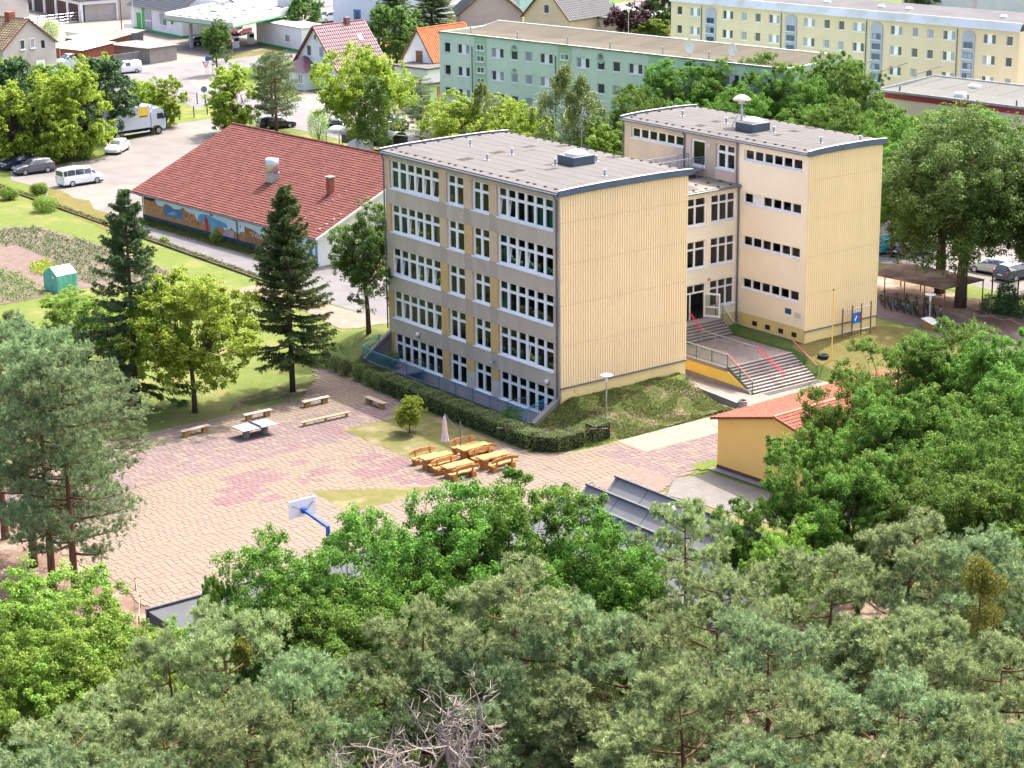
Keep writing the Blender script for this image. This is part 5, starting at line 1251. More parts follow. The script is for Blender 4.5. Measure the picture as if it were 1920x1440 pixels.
MB().box(.35,1.75,sy*1.252-(.008 if sy < 0 else 0),sy*1.252+(.008 if sy > 0 else 0),2.35,3.55).build('side_sign', plain('sign_yellow', (.72,.50,.06), .5), tk); MB().box(.5,1.65,sy*1.262-(.006 if sy < 0 else 0),sy*1.262+(.006 if sy > 0 else 0),2.42,2.54).build('sign_text_bar', M_black, tk)
wheel_parts(tk, .48, (2.72*1.2, -2.72), 1.0)
MB().bbox(-5.0,-4.9,-1.2,1.2,.6,.8,.02).build('rear_bumper', M_black, tk)

# ------------------------------------------------------------------ field: garden tent, vegetables, fence stub
M_tarp = pmat('green_tarp', (.13,.42,.34), (.10,.35,.28), rough=.5, scale=2.2, detail=6, spec=.4, bump=.5, bscale=4)
tp_ = at(112, 545); tn = thing('garden_tent', 'small mint green tarpaulin greenhouse standing in the vegetable bed', 'greenhouse', (tp_[0]-.3, tp_[1]+.3, 0), .12)
W2, D2 = 1.05, 1.0
mb = MB(); n2 = 8; V = []; F = []
rr = random.Random(4)
ring = [(-W2,0),(-W2,.75),(-W2,1.5),(-W2*.5,1.85),(0,2.15),(W2*.5,1.85),(W2,1.5),(W2,.75),(W2,0)]
for j in range(n2+1):
    y = -D2+2*D2*j/n2
    for (x, z) in ring: V.append((x+rr.uniform(-.03,.03), y, z+rr.uniform(-.025,.025)))
for j in range(n2):
    for k in range(len(ring)-1): a = j*9+k; F.append((a, a+1, a+10, a+9))
F += [tuple(range(9)), tuple(n2*9+k for k in range(8,-1,-1))]
mb.add(V, F).build('cover', M_tarp, tn)
for x, y in ((-W2,-D2),(W2,-D2),(0,-D2)): MB().tube([(x*1.01,y*1.01,0),(x*1.01,y*1.01,1.5 if x else 2.1)], .025, 5).build('pole', M_tarp, tn)
MB().box(.25,.65,-D2-.03,-D2-.02,1.15,1.45).build('flap_window', pmat('tarp_clear', (.45,.6,.52), (.4,.5,.45), rough=.3), tn)
# ------------------------------------------------------------------ street things around the junction
def signpost(name, label, u, v, h, shape, mats, size=.4):
    x, y, _ = at(u, v); t = thing(name, label, 'road sign', (x, y, 0), math.atan2(CAMPOS[1]-y, CAMPOS[0]-x))
    MB().tube([(0,0,0),(0,0,h)], .04, 6).build('post', M_steel, t)
    if shape == 'disc': P = [(.06,size*math.cos(R_(a)),h-.3+size*math.sin(R_(a))) for a in range(0,360,20)]
    elif shape == 'tri': P = [(.06,-size,h-.05),(.06,0,h-.05-1.7*size),(.06,size,h-.05)]
    elif shape == 'triup': P = [(.06,-size,h-.9),(.06,size,h-.9),(.06,0,h-.9+1.7*size)]
    else: P = [(.06,-size,h-.05-size),(.06,size,h-.05-size),(.06,size,h-.05),(.06,-size,h-.05)]
    MB().prism(P, (.02,0,0)).build('sign_plate', mats[0], t)
    if len(mats) > 1:
        c = Vector((0, sum(p[1] for p in P)/len(P), sum(p[2] for p in P)/len(P))); MB().prism([(.083, c.y+(p[1]-c.y)*.62, c.z+(p[2]-c.z)*.62) for p in P], (.004,0,0)).build('sign_face', mats[1], t)
    return t
S_red, S_blue, S_back = plain('sign_red', (.55,.03,.03), .4), plain('sign_blue', (.02,.12,.42), .4), plain('sign_back', (.12,.14,.16), .5)
signpost('give_way_sign', 'red and white give way triangle at the junction corner', 387, 148, 2.5, 'tri', [S_red, M_white], .5)
signpost('blue_sign', 'round blue sign beside the give way triangle', 391, 151, 3.4, 'disc', [S_blue], .36)
signpost('no_entry_sign', 'small red bordered sign behind the lopped tree', 399, 139, 2.6, 'tri', [S_red, M_white], .4)
signpost('warning_sign', 'dark backed triangular sign on a post by the side road', 331, 180, 2.6, 'triup', [S_back], .5)
signpost('round_sign', 'grey blue backed round sign beside the lawn strip', 384, 197, 2.4, 'disc', [plain('sign_slate', (.14,.22,.28), .5)], .42)
signpost('speed_sign', 'round red rimmed sign at the fuel station verge', 437, 102, 2.4, 'disc', [S_red, M_white], .34)
fp = thing('mesh_fence', 'dark posts with thin wire around the lawn strip by the side road', 'fence')
FP = [(337,225),(364,221),(389,215),(386,198),(370,195),(350,191)]
for u, v in FP: x, y, _ = at(u, v); MB().beam((x,y,0),(x,y,1.5), .10).build('post', M_black, fp)
for (a, b_) in zip(FP[:-1], FP[1:]):
    A, B = Vector(at(*a)), Vector(at(*b_)); m = MB()
    for z in (.1,.5,.9,1.3): m.tube([A+Vector((0,0,z)), B+Vector((0,0,z))], .008, 3, cap=False)
    m.build('wire', M_black, fp)
x, y, _ = at(343, 191); gb = thing('utility_box', 'pale grey utility box by the side road', 'utility box', (x, y, 0), .5); MB().bbox(-.3,.3,-.2,.2,0,1.2,.02).build('cabinet', M_metal, gb); MB().bbox(-.34,.34,-.24,.24,1.2,1.26,.02).build('cabinet_lid', M_tread, gb)
x, y, _ = at(731, 277); lamp_post('grey lamp post with white disc head by the bus shelter', x, y, 0, 2.9+.2, .35)
# bus shelter with arched roof
x, y, _ = at(648, 292); sh_ = thing('bus_shelter', 'grey shelter with arched panel roof behind the red roof ridge', 'shelter', (x-5.5, y+2, 0), .35)
for k in range(5):
    V = []; F = []; n2 = 6
    for i in range(n2+1):
        a = R_(20+140*i/n2); V += [(k*1.9, -1.6*math.cos(a), 1.6+1.0*math.sin(a)), (k*1.9+1.86, -1.6*math.cos(a), 1.6+1.0*math.sin(a))]
    for i in range(n2): F.append((2*i, 2*i+1, 2*i+3, 2*i+2))
    MB().add(V, F).build('roof_panel', pmat('shelter_grey', (.24,.25,.235), (.20,.21,.20), rough=.6, scale=.7), sh_)
for k in range(6): MB().tube([(k*1.9,-1.5,0),(k*1.9,-1.5,1.95)], .05, 5).build('post', M_pipe, sh_); MB().tube([(k*1.9,1.5,0),(k*1.9,1.5,1.95)], .05, 5).build('post', M_pipe, sh_)
for k in range(5): MB().box(k*1.9+.06, k*1.9+1.84, 1.46, 1.5, .3, 1.9).build('glass_panel', pmat('smoked_glass', (.07,.08,.085), (.05,.06,.065), rough=.15, spec=.5), sh_)
x, y, _ = at(677, 290); bx0 = thing('white_box', 'white peaked box roof showing beyond the red ridge', 'box', (x, y, 0), .5); MB().prism([(-1.2,-.9,0),(1.2,-.9,0),(1.2,-.9,1.5),(0,-.9,2.1),(-1.2,-.9,1.5)], (0,1.8,0)).build('body', P_white, bx0)
# chimney-like ball post on lawn by the hedge
x, y, _ = at(625.5, 675); sp = thing('garden_post', 'thin post with a small black top in the lawn beside the hedge', 'post', (x, y, 0)); MB().tube([(0,0,0),(0,0,1.1)], .02, 5).build('stake', M_brownw, sp); MB().lathe([(.01,1.0),(.1,1.05),(.1,1.2),(.01,1.25)], n=8).build('top', M_black, sp)
x, y, _ = at(464, 583); sp = thing('fence_stub', 'weathered wooden stake standing alone in the playing field', 'post', (x, y, 0)); MB().beam((0,0,-.1),(0,0,1.3), .14).build('stake', M_plank, sp)
# bicycles
M_bt = M_tyre
BIKE = {}
def bike_mesh(colr):
    if colr in BIKE: return BIKE[colr]
    mats = {'black':P_black,'turq':P_turq,'green':plain('bike_green', (.25,.42,.03), .3),'silver':P_silver,'blue':plain('bike_blue', (.03,.10,.33), .3),'red':P_red}
    w = MB(); w.tube([(.33*math.cos(R_(a)), 0, .33*math.sin(R_(a))) for a in range(0, 361, 24)], .028, 5); 
    for a in range(0, 180, 30): w.tube([(.31*math.cos(R_(a)),0,.31*math.sin(R_(a))),(-.31*math.cos(R_(a)),0,-.31*math.sin(R_(a)))], .006, 3, cap=False)
    f = MB()
    for a, b_ in (((-.52,.34),(-.10,.32)),((-.10,.32),(-.22,.78)),((-.52,.34),(-.20,.72)),((-.10,.32),(.36,.70)),((-.20,.74),(.34,.80)),((.34,.86),(.53,.34))): f.tube([(a[0],0,a[1]),(b_[0],0,b_[1])], .024, 5)
    h = MB(); h.tube([(.30,-.28,1.02),(.36,-.12,1.0),(.34,0,.88),(.36,.12,1.0),(.30,.28,1.02)], .018, 5)
    s = MB(); s.bbox(-.38,-.10,-.08,.08,.88,.95,.02); s.tube([(-.22,0,.76),(-.24,0,.9)], .016, 5)
    BIKE[colr] = (w.mesh('wheel', M_bt), f.mesh('frame', mats[colr]), h.mesh('handlebar', M_black), s.mesh('saddle', M_black)); return BIKE[colr]
def bike(label, loc, rz, colr, lean=.12):
    t = thing('bicycle', label, 'bicycle', loc, rz, 'bicycles in the rack beside the school'); t.rotation_euler = (lean, 0, rz)
    a, b_, c, d_ = bike_mesh(colr); inst('wheel', a, t, (-.52,0,.34)); inst('wheel', a, t, (.53,0,.34)); inst('frame', b_, t); inst('handlebar', c, t); inst('saddle', d_, t); return t
BPX = [(1656,574,'black'),(1668,577,'black'),(1680,580,'turq'),(1692,583,'black'),(1704,586,'turq'),(1716,587,'black'),(1722,590,'green'),(1733,592,'black'),(1742,591,'blue'),(1752,592,'black'),(1764,594,'silver'),(1660,566,'black'),(1684,570,'red'),(1702,573,'black'),(1720,577,'blue'),(1738,580,'black')]
ORD = ['first','second','third','fourth','fifth','sixth','seventh','eighth','ninth','tenth','eleventh']
CN = {'black':'black','turq':'turquoise','green':'yellow green','silver':'silver','blue':'blue','red':'dark red'}
for i, (u, v, c_) in enumerate(BPX):
    P = at(u, v, .75)
    lab = ('%s bicycle, %s from the gable in the front rack row' % (CN[c_], ORD[i])) if i < 11 else ('%s bicycle, %s from the gable in the back rack row' % (CN[c_], ORD[i-11]))
    bike(lab, (P[0], P[1], hgt(P[0], P[1])+.02), R_(-38)+random.uniform(-.12,.12), c_, random.uniform(.05,.2))
# low leaf covered shelter roof above the bikes
cr = [at(1640,500,2.7), at(1700,520,2.7), at(1785,532,2.6), at(1775,542,2.5), at(1715,548,2.5), at(1640,535,2.5)]
bs = thing('bike_shelter', 'low flat bicycle shelter roof covered with brown leaves', 'shelter', (0,0,0))
A0, A1 = Vector((-9.5,39.6,2.5)), Vector((-9.5,44.2,2.65)); B0, B1 = Vector((-1.6,40.4,2.45)), Vector((-1.2,44.8,2.6))
MB().prism([A0, B0, B1, A1], (0,0,.12)).build('roof', M_floor, bs)
for k in range(5):
    p = A0+(B0-A0)*(k/4); MB().tube([(p.x,p.y+.15,.3),(p.x,p.y+.15,2.5)], .05, 6).build('post', M_brownw, bs)
    p = A1+(B1-A1)*(k/4); MB().tube([(p.x,p.y-.15,.3),(p.x,p.y-.15,2.6)], .05, 6).build('post', M_brownw, bs)
# wire fence before the car park
wf = thing('wire_fence', 'green wire fence with black posts between oak lawn and car park', 'fence')
FQ = [(1640,498),(1683,500),(1730,512),(1790,530),(1860,548),(1908,557),(1950,566)]
for u, v in FQ: x, y, _ = at(u, v, .3); MB().beam((x,y,.1),(x,y,1.8), .09).build('post', M_black, wf)
for (a, b_) in zip(FQ[:-1], FQ[1:]):
    A, B = Vector(at(*a, .3)), Vector(at(*b_, .3)); m = MB()
    for z in (.1,.4,.7,1.0,1.3): m.tube([A+Vector((0,0,z)), B+Vector((0,0,z))], .007, 3, cap=False)
    m.build('wire', M_pipe, wf)
# ------------------------------------------------------------------ houses and blocks behind
M_gdark = pmat('far_glass_dark', (.035,.04,.05), (.06,.065,.075), rough=.12, spec=.5, scale=.4)
M_glight = pmat('far_glass_curtain', (.30,.33,.37), (.22,.25,.29), rough=.15, spec=.5, scale=.7)
def simple_window(parent, u0, u1, z0, z1, y=0.0, n=2, frame=M_white, white_first=False, seed=0, sill=True, rec=.10, fw=.07):
    r = random.Random(seed); m = MB(); a = y+rec
    m.box(u0,u1,a,a+.06,z0,z0+fw); m.box(u0,u1,a,a+.06,z1-fw,z1); m.box(u0,u0+fw,a,a+.06,z0+fw,z1-fw); m.box(u1-fw,u1,a,a+.06,z0+fw,z1-fw)
    pw = (u1-u0-2*fw)/n
    for i in range(1, n): u = u0+fw+pw*i; m.box(u-fw/2,u+fw/2,a,a+.06,z0+fw,z1-fw)
    w = m.build('window', frame, parent)
    for i in range(n):
        p0, p1 = u0+fw+pw*i+(fw/2 if i else 0), u0+fw+pw*(i+1)-(fw/2 if i < n-1 else 0)
        mt = M_white if (white_first and i == n//3) else (M_glight if r.random() < .35 else M_gdark)
        MB().box(p0,p1,a+.02,a+.04,z0+fw,z1-fw).build('pane', mt, w)
    if sill: MB().box(u0-.05,u1+.05,y-.06,y+rec,z0-.09,z0-.01).build('sill', M_sill, w)
    return w
def slab_front(t, L, H, cols, rows, mat, y=0.0, th=.25, z_base=0):
    """front wall of panels around openings: cols [(u0,u1)], rows [(z0,z1)]"""
    zs = [z_base]+[v for r in rows for v in r]+[H]
    for i in range(0, len(zs), 2): MB().box(0, L, y, y+th, zs[i], zs[i+1]).build('facade_panel', mat, t)
    for (z0, z1) in rows:
        us = [0]+[v for c in cols for v in c]+[L]
        for i in range(0, len(us), 2):
            if us[i+1]-us[i] > .02: MB().box(us[i], us[i+1], y, y+th, z0, z1).build('facade_panel', mat, t)
# --- green block
M_gw = pmat('mint_render', (.54,.66,.53), (.49,.61,.485), rough=.9, scale=.3, detail=8, spec=.1, stretch=(1,1,.3), c3=(0.396,0.528,0.408), scale3=.35, lo3=.6, hi3=.8)
M_gw2 = pmat('green_render', (0.380,0.546,0.345), (0.345,0.506,0.322), rough=.9, scale=.3, detail=8, spec=.1)
M_sootm = pmat('soot', (.05,.055,.05), (.09,.10,.085), rough=1, scale=3, detail=6)
M_felt3 = pmat('brown_felt', (.098,.088,.070), (.078,.070,.056), rough=1, scale=.3, detail=8, spec=.05, stretch=(1,.2,1))
gb_ = thing('green_block', 'long mint green four storey apartment block with flat brown roof', 'apartment block', (-102.45,62.7,0), math.atan2(6.3,37.27))
GL, GH, GD = 51.5, 11.95, 10.2
cols = []; kinds = []
for k in range(-1, 6):
    st = 6.96+13.48*k
    for off, hw_, kd in ((-5.6,.55,'s') if k == 0 else (None,0,0), (-2.87,1.0,'d'), (0,.62,'t'), (2.78,1.0,'d'), (5.5,.55,'s'), (7.8,.55,'s')):
        if off is None: continue
        u = st+off
        if .5 < u < GL-1: cols.append((u-hw_, u+hw_)); kinds.append(kd)
main = [(c, k) for c, k in zip(cols, kinds) if k != 't']; main.sort()
rows4 = [(10.1-2.7*k-.58, 10.1-2.7*k+.58) for k in range(3,-1,-1)]
# keep stair bays closed in the main wall, add them as their own bay panels
mc = [c for c, k in main]
slab_front(gb_, GL, GH, mc, rows4, M_gw)
for ri, (z0, z1) in enumerate(rows4):
    for ci, (c, k) in enumerate(main): simple_window(gb_, c[0], c[1], z0, z1, 0, 3 if k == 'd' else 1, white_first=(k == 'd'), seed=ri*97+ci)
for k in range(0, 5):
    st = 6.96+13.48*k
    if st > GL-3: break
    MB().box(st-1.0, st+1.0, -.03, -.004, .2, GH-.02).build('stair_bay', M_gw2, gb_)
    for q in range(7):
        z = 10.55-1.35*q
        if z > 1: simple_window(gb_, st-.62, st+.62, z-.36, z+.36, -.13, 2, seed=k*9+q, rec=.08)
    MB().tube([(st-1.35,-.12,GH-1.4),(st-1.35,-.12,.2)], .06, 6).build('downpipe', M_pipe, gb_)
MB().box(0,GL,GD-.2,GD,0,GH-.6).build('back_wall', M_gw, gb_); MB().box(0,.25,.26,GD-.21,0,GH-.05).build('end_wall', M_gw, gb_); MB().box(GL-.25,GL,.26,GD-.21,0,GH-.05).build('end_wall', M_gw, gb_)
rg_ = MB().add([(0,-.15,GH),(GL,-.15,GH),(GL,GD*.55,GH-.35),(0,GD*.55,GH-.35),(GL,GD+.1,GH+.25),(0,GD+.1,GH+.25)], [(0,1,2,3),(3,2,4,5)]).build('roof', M_felt3, gb_)
MB().box(-.05,GL+.05,GD+.1,GD+.25,GH-.3,GH+.36).build('parapet', M_lampw, rg_); MB().box(-.02,GL+.02,-.22,-.15,GH-.10,GH+.04).build('roof_edge', M_pipe, rg_)
MB().prism([(-.06,-.15,GH),(-.06,GD*.55,GH-.33),(-.06,GD+.2,GH+.3),(-.06,GD+.2,GH-.4),(-.06,-.15,GH-.3)], (.10,0,0)).build('verge', M_metal, rg_)
for k in range(16): MB().beam((k*4.1+2,GD*.6,GH-.29),(k*4.1+2.6,GD,GH+.23), .25, .03).build('felt_seam', M_felt3, rg_)
for x in (4.2, 11.9, 19.8, 26.3, 34.0, 40.5): MB().tube([(x,1.2,GH-.05),(x,1.2,GH+.75)], .10, 8).build('vent_pipe', M_metal, rg_)
def dish(parent, x, y, z, r=.55):
    m = MB(); m.tube([(x,y,z),(x,y,z+.9)], .04, 6); m.tube([(x,y,z+.9),(x+.5,y-.45,z+.8)], .02, 5); o = m.build('dish_mast', M_metal, parent)
    V = []; F = []; n2 = 16
    for i, (rr_, dd) in enumerate(((0,.0),(.5,.04),(1,.16))):
        for k in range(n2): V.append((x+r*rr_*math.cos(2*math.pi*k/n2)*.85+dd*.5, y-.05-dd, z+1.1+r*rr_*math.sin(2*math.pi*k/n2)))
    for i in range(2):
        for k in range(n2): F.append((i*n2+k, i*n2+(k+1) % n2, i*n2+n2+(k+1) % n2, i*n2+n2+k))
    MB().add(V, F).build('dish', M_lampw, parent, smooth=True)
dish(rg_, 37.6, 1.5, GH, .8); dish(rg_, 43.0, 2.2, GH, .7)
for (u, z, w2, h2) in ((25.9,10.75,.42,.85),(12.5,10.75,.4,.5),(12.5,8.05,.35,.4)):
    for q in range(6): MB().prism([(u+w2*(1.5-.22*q)*math.cos(R_(a))*(1+.15*math.sin(a*.07*(q+1))),-.004-.002*q,z+.12+h2*(.75-.11*q)*math.sin(R_(a))+(.05*q)) for a in range(0,360,24)], (0,-.0015,0)).build('soot_mark', pmat('soot_%d' % q, tuple(v*(.93-.13*q) for v in (.50,.65,.49)), tuple(v*(.80-.13*q) for v in (.50,.65,.49)), rough=1, scale=3, detail=7), gb_)
# --- beige block
M_bw = pmat('beige_render', (.68,.585,.43), (.63,.54,.395), rough=.9, scale=.3, detail=8, spec=.1, stretch=(1,1,.3), c3=(0.610,0.549,0.403), scale3=.3, lo3=.58, hi3=.8)
M_lil = pmat('lilac_bay', (.40,.42,.52), (.36,.38,.47), rough=.9, scale=.5); M_wblue = plain('blue_frame', (.05,.17,.42), .4)
bb = thing('beige_block', 'long beige apartment block with arched lilac stair bays and dark roof', 'apartment block', (-98.8,96.9,0), math.atan2(7.8,50.6))
BL, BH, BD = 51.2, 13.3, 11.0
main = []
for k in range(-1, 5):
    st = 6.62+12.66*k
    for off, hw_, kd in ((-2.65,.85,'d'),(2.7,.85,'d'),(5.32,.44,'s'),(7.45,.44,'s')):
        u = st+off
        if .6 < u < BL-.6: main.append(((u-hw_, u+hw_), kd))
main.sort(); main = [m for i, m in enumerate(main) if i == 0 or m[0][0]-main[i-1][0][1] > .2]
rowsb = [(12.2-2.4*k-.56, 12.2-2.4*k+.56) for k in range(4,-1,-1)]
slab_front(bb, BL, BH, [m[0] for m in main], rowsb, M_bw)
for ri, (z0, z1) in enumerate(rowsb):
    for ci, (c, k) in enumerate(main): simple_window(bb, c[0], c[1], z0, z1, 0, 3 if k == 'd' else 1, white_first=(k == 'd'), seed=ri*53+ci)
for k in range(4):
    st = 6.62+12.66*k
    P = [(st-.85,-.02,.5),(st+.85,-.02,.5),(st+.85,-.02,12.35)]+[(st+.85*math.cos(R_(a)),-.02,12.35+.62*math.sin(R_(a))) for a in range(20,180,20)]+[(st-.85,-.02,12.35)]
    MB().prism(P, (0,-.10,0)).build('stair_bay', M_lil, bb)
    for q in range(9):
        z = 11.3-1.2*q
        if z > 1.5: simple_window(bb, st-.6, st+.6, z-.36, z+.36, -.24, 2, frame=M_wblue, seed=k*9+q, rec=.08)
    MB().tube([(st-1.5,-.12,BH-.3),(st-1.5,-.12,.2)], .06, 6).build('downpipe', M_pipe, bb)
MB().prism([(-.1,-.35,BH),(-.1,-.2,BH),(-.1,.35,BH+.95),(-.1,.2,BH+.95)], (BL+.2,0,0)).build('parapet', pmat('parapet_metal', (.50,.54,.60), (.44,.48,.53), rough=.5, scale=.4, c3=(.36,.38,.36), scale3=.3), bb)
MB().box(0,BL,.36,BD,BH,BH+.75).build('roof', pmat('black_felt', (.055,.055,.062), (.08,.08,.085), rough=.95, scale=.3, detail=8), bb)
MB().box(0,.25,.26,BD,0,BH).build('end_wall', M_bw, bb); MB().box(BL-.25,BL,.26,BD,0,BH).build('end_wall', M_bw, bb); MB().box(.26,BL-.26,BD-.25,BD,0,BH).build('back_wall', M_bw, bb)
for x in (13, 21, 29, 33, 46): MB().lathe([(.45,.75),(.45,.95),(.3,1.1),(.01,1.15)], (x,5,BH), 12).build('roof_hood', M_lampw, bb)
MB().prism([(31.2,-1.3,2.9),(32.8,-1.3,2.9),(32.8,-1.3,3.0),(31.2,-1.3,3.0)], (0,1.2,.25)).build('door_canopy', M_wblue, bb)
lampx = thing('lamp_post', 'street lamp standing between green block and beige block', 'lamp', at(1482,170)); MB().tube([(0,0,0),(0,0,6)], .06, 6).build('post', M_tread, lampx); MB().lathe([(.3,6),(.3,6.1),(.05,6.2)], n=10).build('lamp_head', M_lampw, lampx)
# --- red band flat building at right
rbx = Vector(at(1650, 166, 8.4)); rb2 = Vector(at(1920, 199, 8.4)); an = math.atan2(rb2.y-rbx.y, rb2.x-rbx.x)
rd = thing('shop_building', 'flat roofed pale building with red fascia band right of the beige block', 'shop', (rbx.x, rbx.y, 0), an)
SD = 10.3
MB().box(0,34,0,SD,0,8.1).build('wall', M_bw, rd); MB().box(-.1,34.1,-.12,-.005,7.5,8.2).build('fascia', plain('fascia_red', (.30,.03,.05), .5), rd); MB().box(-.12,-.005,.0,SD,7.5,8.2).build('fascia', MATS['fascia_red'], rd)
M_lf = pmat('grey_green_felt', (0.102,0.105,0.098), (0.087,0.090,0.083), rough=1, scale=.3, detail=8, stretch=(1,.25,1))
MB().add([(-.2,-.2,8.25),(34.2,-.2,8.25),(34.2,SD*.45,8.2),(-.2,SD*.45,8.2),(34.2,SD+.2,8.6),(-.2,SD+.2,8.6)], [(0,1,2,3),(3,2,4,5)]).build('roof', M_lf, rd)
MB().box(-.2,34.2,-.26,-.2,8.1,8.36).build('roof_edge', M_metal, rd); MB().box(-.2,34.2,SD+.2,SD+.36,8.3,8.75).build('roof_edge', M_metal, rd); MB().prism([(-.28,-.2,8.1),(-.28,-.2,8.36),(-.28,SD+.2,8.72),(-.28,SD+.2,8.3)], (.08,0,0)).build('roof_edge', M_metal, rd)
for x, y in ((7.2,7.5),(9.2,1.9),(22,7)): MB().bbox(x-.6,x+.6,y-.45,y+.45,8.2,8.72,.12).build('roof_light', M_white, rd)
for x in (2.2,11.0,17,25): MB().tube([(x,.6,8.2),(x,.6,8.8)], .09, 8).build('vent_pipe', M_pipe, rd)
for k in range(9): MB().beam((k*3.6+1,SD*.5,8.24),(k*3.6+1.4,SD,8.59), .2, .03).build('felt_seam', M_lf, rd)
for k in range(6): simple_window(rd, 2+k*5, 3.6+k*5, 4.6, 5.9, -.165, 2, seed=k)
# --- generic pitched house
def house(name, label, loc, rz, W, D, EZ, RZ, wall, roofm, ov=.4, tiles=(14,22), wins=(), cat='house', lift=.05, right=(), half=None, hip=0):
    t = thing(name, label, cat, loc, rz)
    MB().prism([(0,0,0),(0,0,EZ),(W/2,0,RZ-.12),(W,0,EZ),(W,0,0)], (0,D,0)).build('wall', wall, t)
    s = (RZ-EZ)/(W/2)
    for sx in (0, 1):
        O = (-ov, -ov, EZ-s*ov) if sx == 0 else (W+ov, -ov, EZ-s*ov); Vv = (W/2+ov, 0, (W/2+ov)*s) if sx == 0 else (-W/2-ov, 0, (W/2+ov)*s)
        base = MB().add([O, (O[0],D+ov,O[2]), (W/2,D+ov,RZ), (W/2,-ov,RZ)], [(0,1,2,3)]).build('roof', roofm, t)
        tile_slope(base, O, (0,D+2*ov,0), Vv, tiles[1], tiles[0], roofm, lift=lift)
        MB().beam((O[0],-ov-.02,O[2]),(W/2,-ov-.02,RZ), .06, .22).build('verge_board', M_brownt, base)
    for k in range(int((D+2*ov)/.5)): MB().tube([(W/2,-ov+k*.5,RZ+.05),(W/2,-ov+k*.5+.51,RZ+.07)], .11, 6).build('ridge_tile', roofm, t)
    for i, (u0, u1, z0, z1, n2) in enumerate(wins): simple_window(t, u0, u1, z0, z1, -.165, n2, seed=i)
    return t
M_purp = pmat('plum_tile', (.17,.085,.105), (.13,.065,.085), rough=.45, scale=.8, spec=.35); M_slate = pmat('slate_tile', (.055,.06,.07), (.04,.045,.055), rough=.5, scale=.8, spec=.3)
M_orng = pmat('orange_tile', (.46,.16,.08), (.38,.12,.06), rough=.85, scale=1.2, spec=.1, c3=(.26,.09,.06), scale3=2, lo3=.55, hi3=.7); M_brn = pmat('brown_tile', (.20,.15,.10), (.15,.115,.08), rough=.9, scale=.9, c3=(.25,.20,.10), scale3=.5)
M_stucco = pmat('old_stucco', (.46,.42,.39), (.40,.365,.335), rough=.95, scale=.5, detail=8, c3=(.33,.30,.27), scale3=.4, lo3=.55, hi3=.75)
M_pch = pmat('peach_render', (0.713,0.540,0.391), (0.655,0.494,0.356), rough=.9, scale=.5)
ph = house('purple_house', 'white gabled house with plum coloured tiled roof behind the bright maple', (at(556,160)[0], at(556,160)[1], 0), R_(8), 9.0, 8.6, 3.3, 8.6, M_wall_w, M_purp, .5, (13,26), [(2.6,3.6,4.4,5.9,1),(5.2,6.2,4.4,5.9,1),(4.2,4.8,6.7,7.5,1)])
pch = MB().prism([(.3,-2.4,0),(4.7,-2.4,0),(4.7,-2.4,2.6),(.3,-2.4,2.6)], (0,2.35,0)).build('porch', M_wall_w, ph)
MB().add([(-.1,-2.9,2.55),(5.1,-2.9,2.55),(5.1,.0,2.55),(-.1,.0,2.55),(2.5,-.6,4.4),(2.5,0,4.4)], [(0,1,4),(1,2,5,4),(3,0,4,5)]).build('porch_roof', M_purp, ph)
simple_window(ph, .5, 1.5, .9, 2.2, -2.56, 2, seed=3); simple_window(ph, 3.4, 4.4, .9, 2.2, -2.56, 2, seed=4); MB().box(2.0,2.95,-2.46,-2.41,.1,2.3).build('door', M_white, ph)
MB().bbox(4.2,4.9,5.4,6.1,7.5,9.3,.03).build('chimney', pmat('plum_brick', (.22,.13,.12), (.18,.10,.10), rough=.9), ph)
MB().beam((6.0,6.6,6.95),(6.6,6.6,6.25), .8, .06).build('roof_window', M_glight, ph)
ca = at(700,118); car_p = thing('patio_roof', 'small orange tiled patio roof beside the purple roofed house', 'shelter', (ca[0], ca[1], 0), .15)
MB().prism([(0,0,2.4),(3.6,0,2.4),(3.6,3,3.1),(0,3,3.1)], (0,0,.1)).build('roof', M_orng, car_p)
for x, y in ((.1,.1),(3.5,.1),(.1,2.9),(3.5,2.9)): MB().beam((x,y,0),(x,y,2.5 if y < 1 else 3.1), .12).build('post', M_brownw, car_p)
# closed red parasol
ra = at(733,132); rp = thing('red_parasol', 'closed dark red parasol beside the patio roof', 'parasol', (ra[0], ra[1], 0)); MB().tube([(0,0,0),(0,0,2.4)], .03, 5).build('pole', M_lampw, rp); MB().lathe([(.04,2.3),(.14,1.7),(.18,.9),(.1,.85)], n=10).build('canopy', plain('parasol_red', (.35,.03,.07), .8), rp)
bn2 = house('white_barn', 'small white barn with orange tiled roof left of the green block', (at(757,150)[0], at(757,150)[1], 0), R_(10), 6.0, 9.5, 3.2, 7.4, M_wall_w, M_orng, .2, (18,26), [], cat='barn')
MB().box(2.6,3.9,-.05,-.01,2.5,4.4).build('loft_door', M_brownw, bn2)
# flat garages
ga = at(742,158); fg_ = thing('flat_garage', 'flat grey roofed garage between barn and bin enclosure', 'garage', (ga[0], ga[1], 0), R_(9)); MB().box(0,6.5,0,6,0,2.6).build('wall', M_wall_w, fg_); MB().box(-.3,6.8,-.3,6.3,2.6,2.8).build('roof', M_felt, fg_)
ga = at(790,193); gs = thing('green_shed', 'pale green shed with black flat roof and orange door', 'shed', (ga[0]-3.2, ga[1]-.4, 0), R_(9)); 
MB().box(0,4.8,0,4.6,0,2.55).build('wall', pmat('pale_green_wall', (.47,.58,.36), (.43,.54,.33), rough=.9), gs); MB().box(-.4,5.2,-.5,5,2.55,2.8).build('roof', M_roofd, gs); MB().box(4.79,4.84,1.3,2.5,.05,2.1).build('door', pmat('orange_door', (.45,.19,.05), (.38,.16,.04), rough=.6), gs)
MB().box(2.2,2.8,-.03,.0,1.3,1.9).build('vent_grille', M_glight, gs)
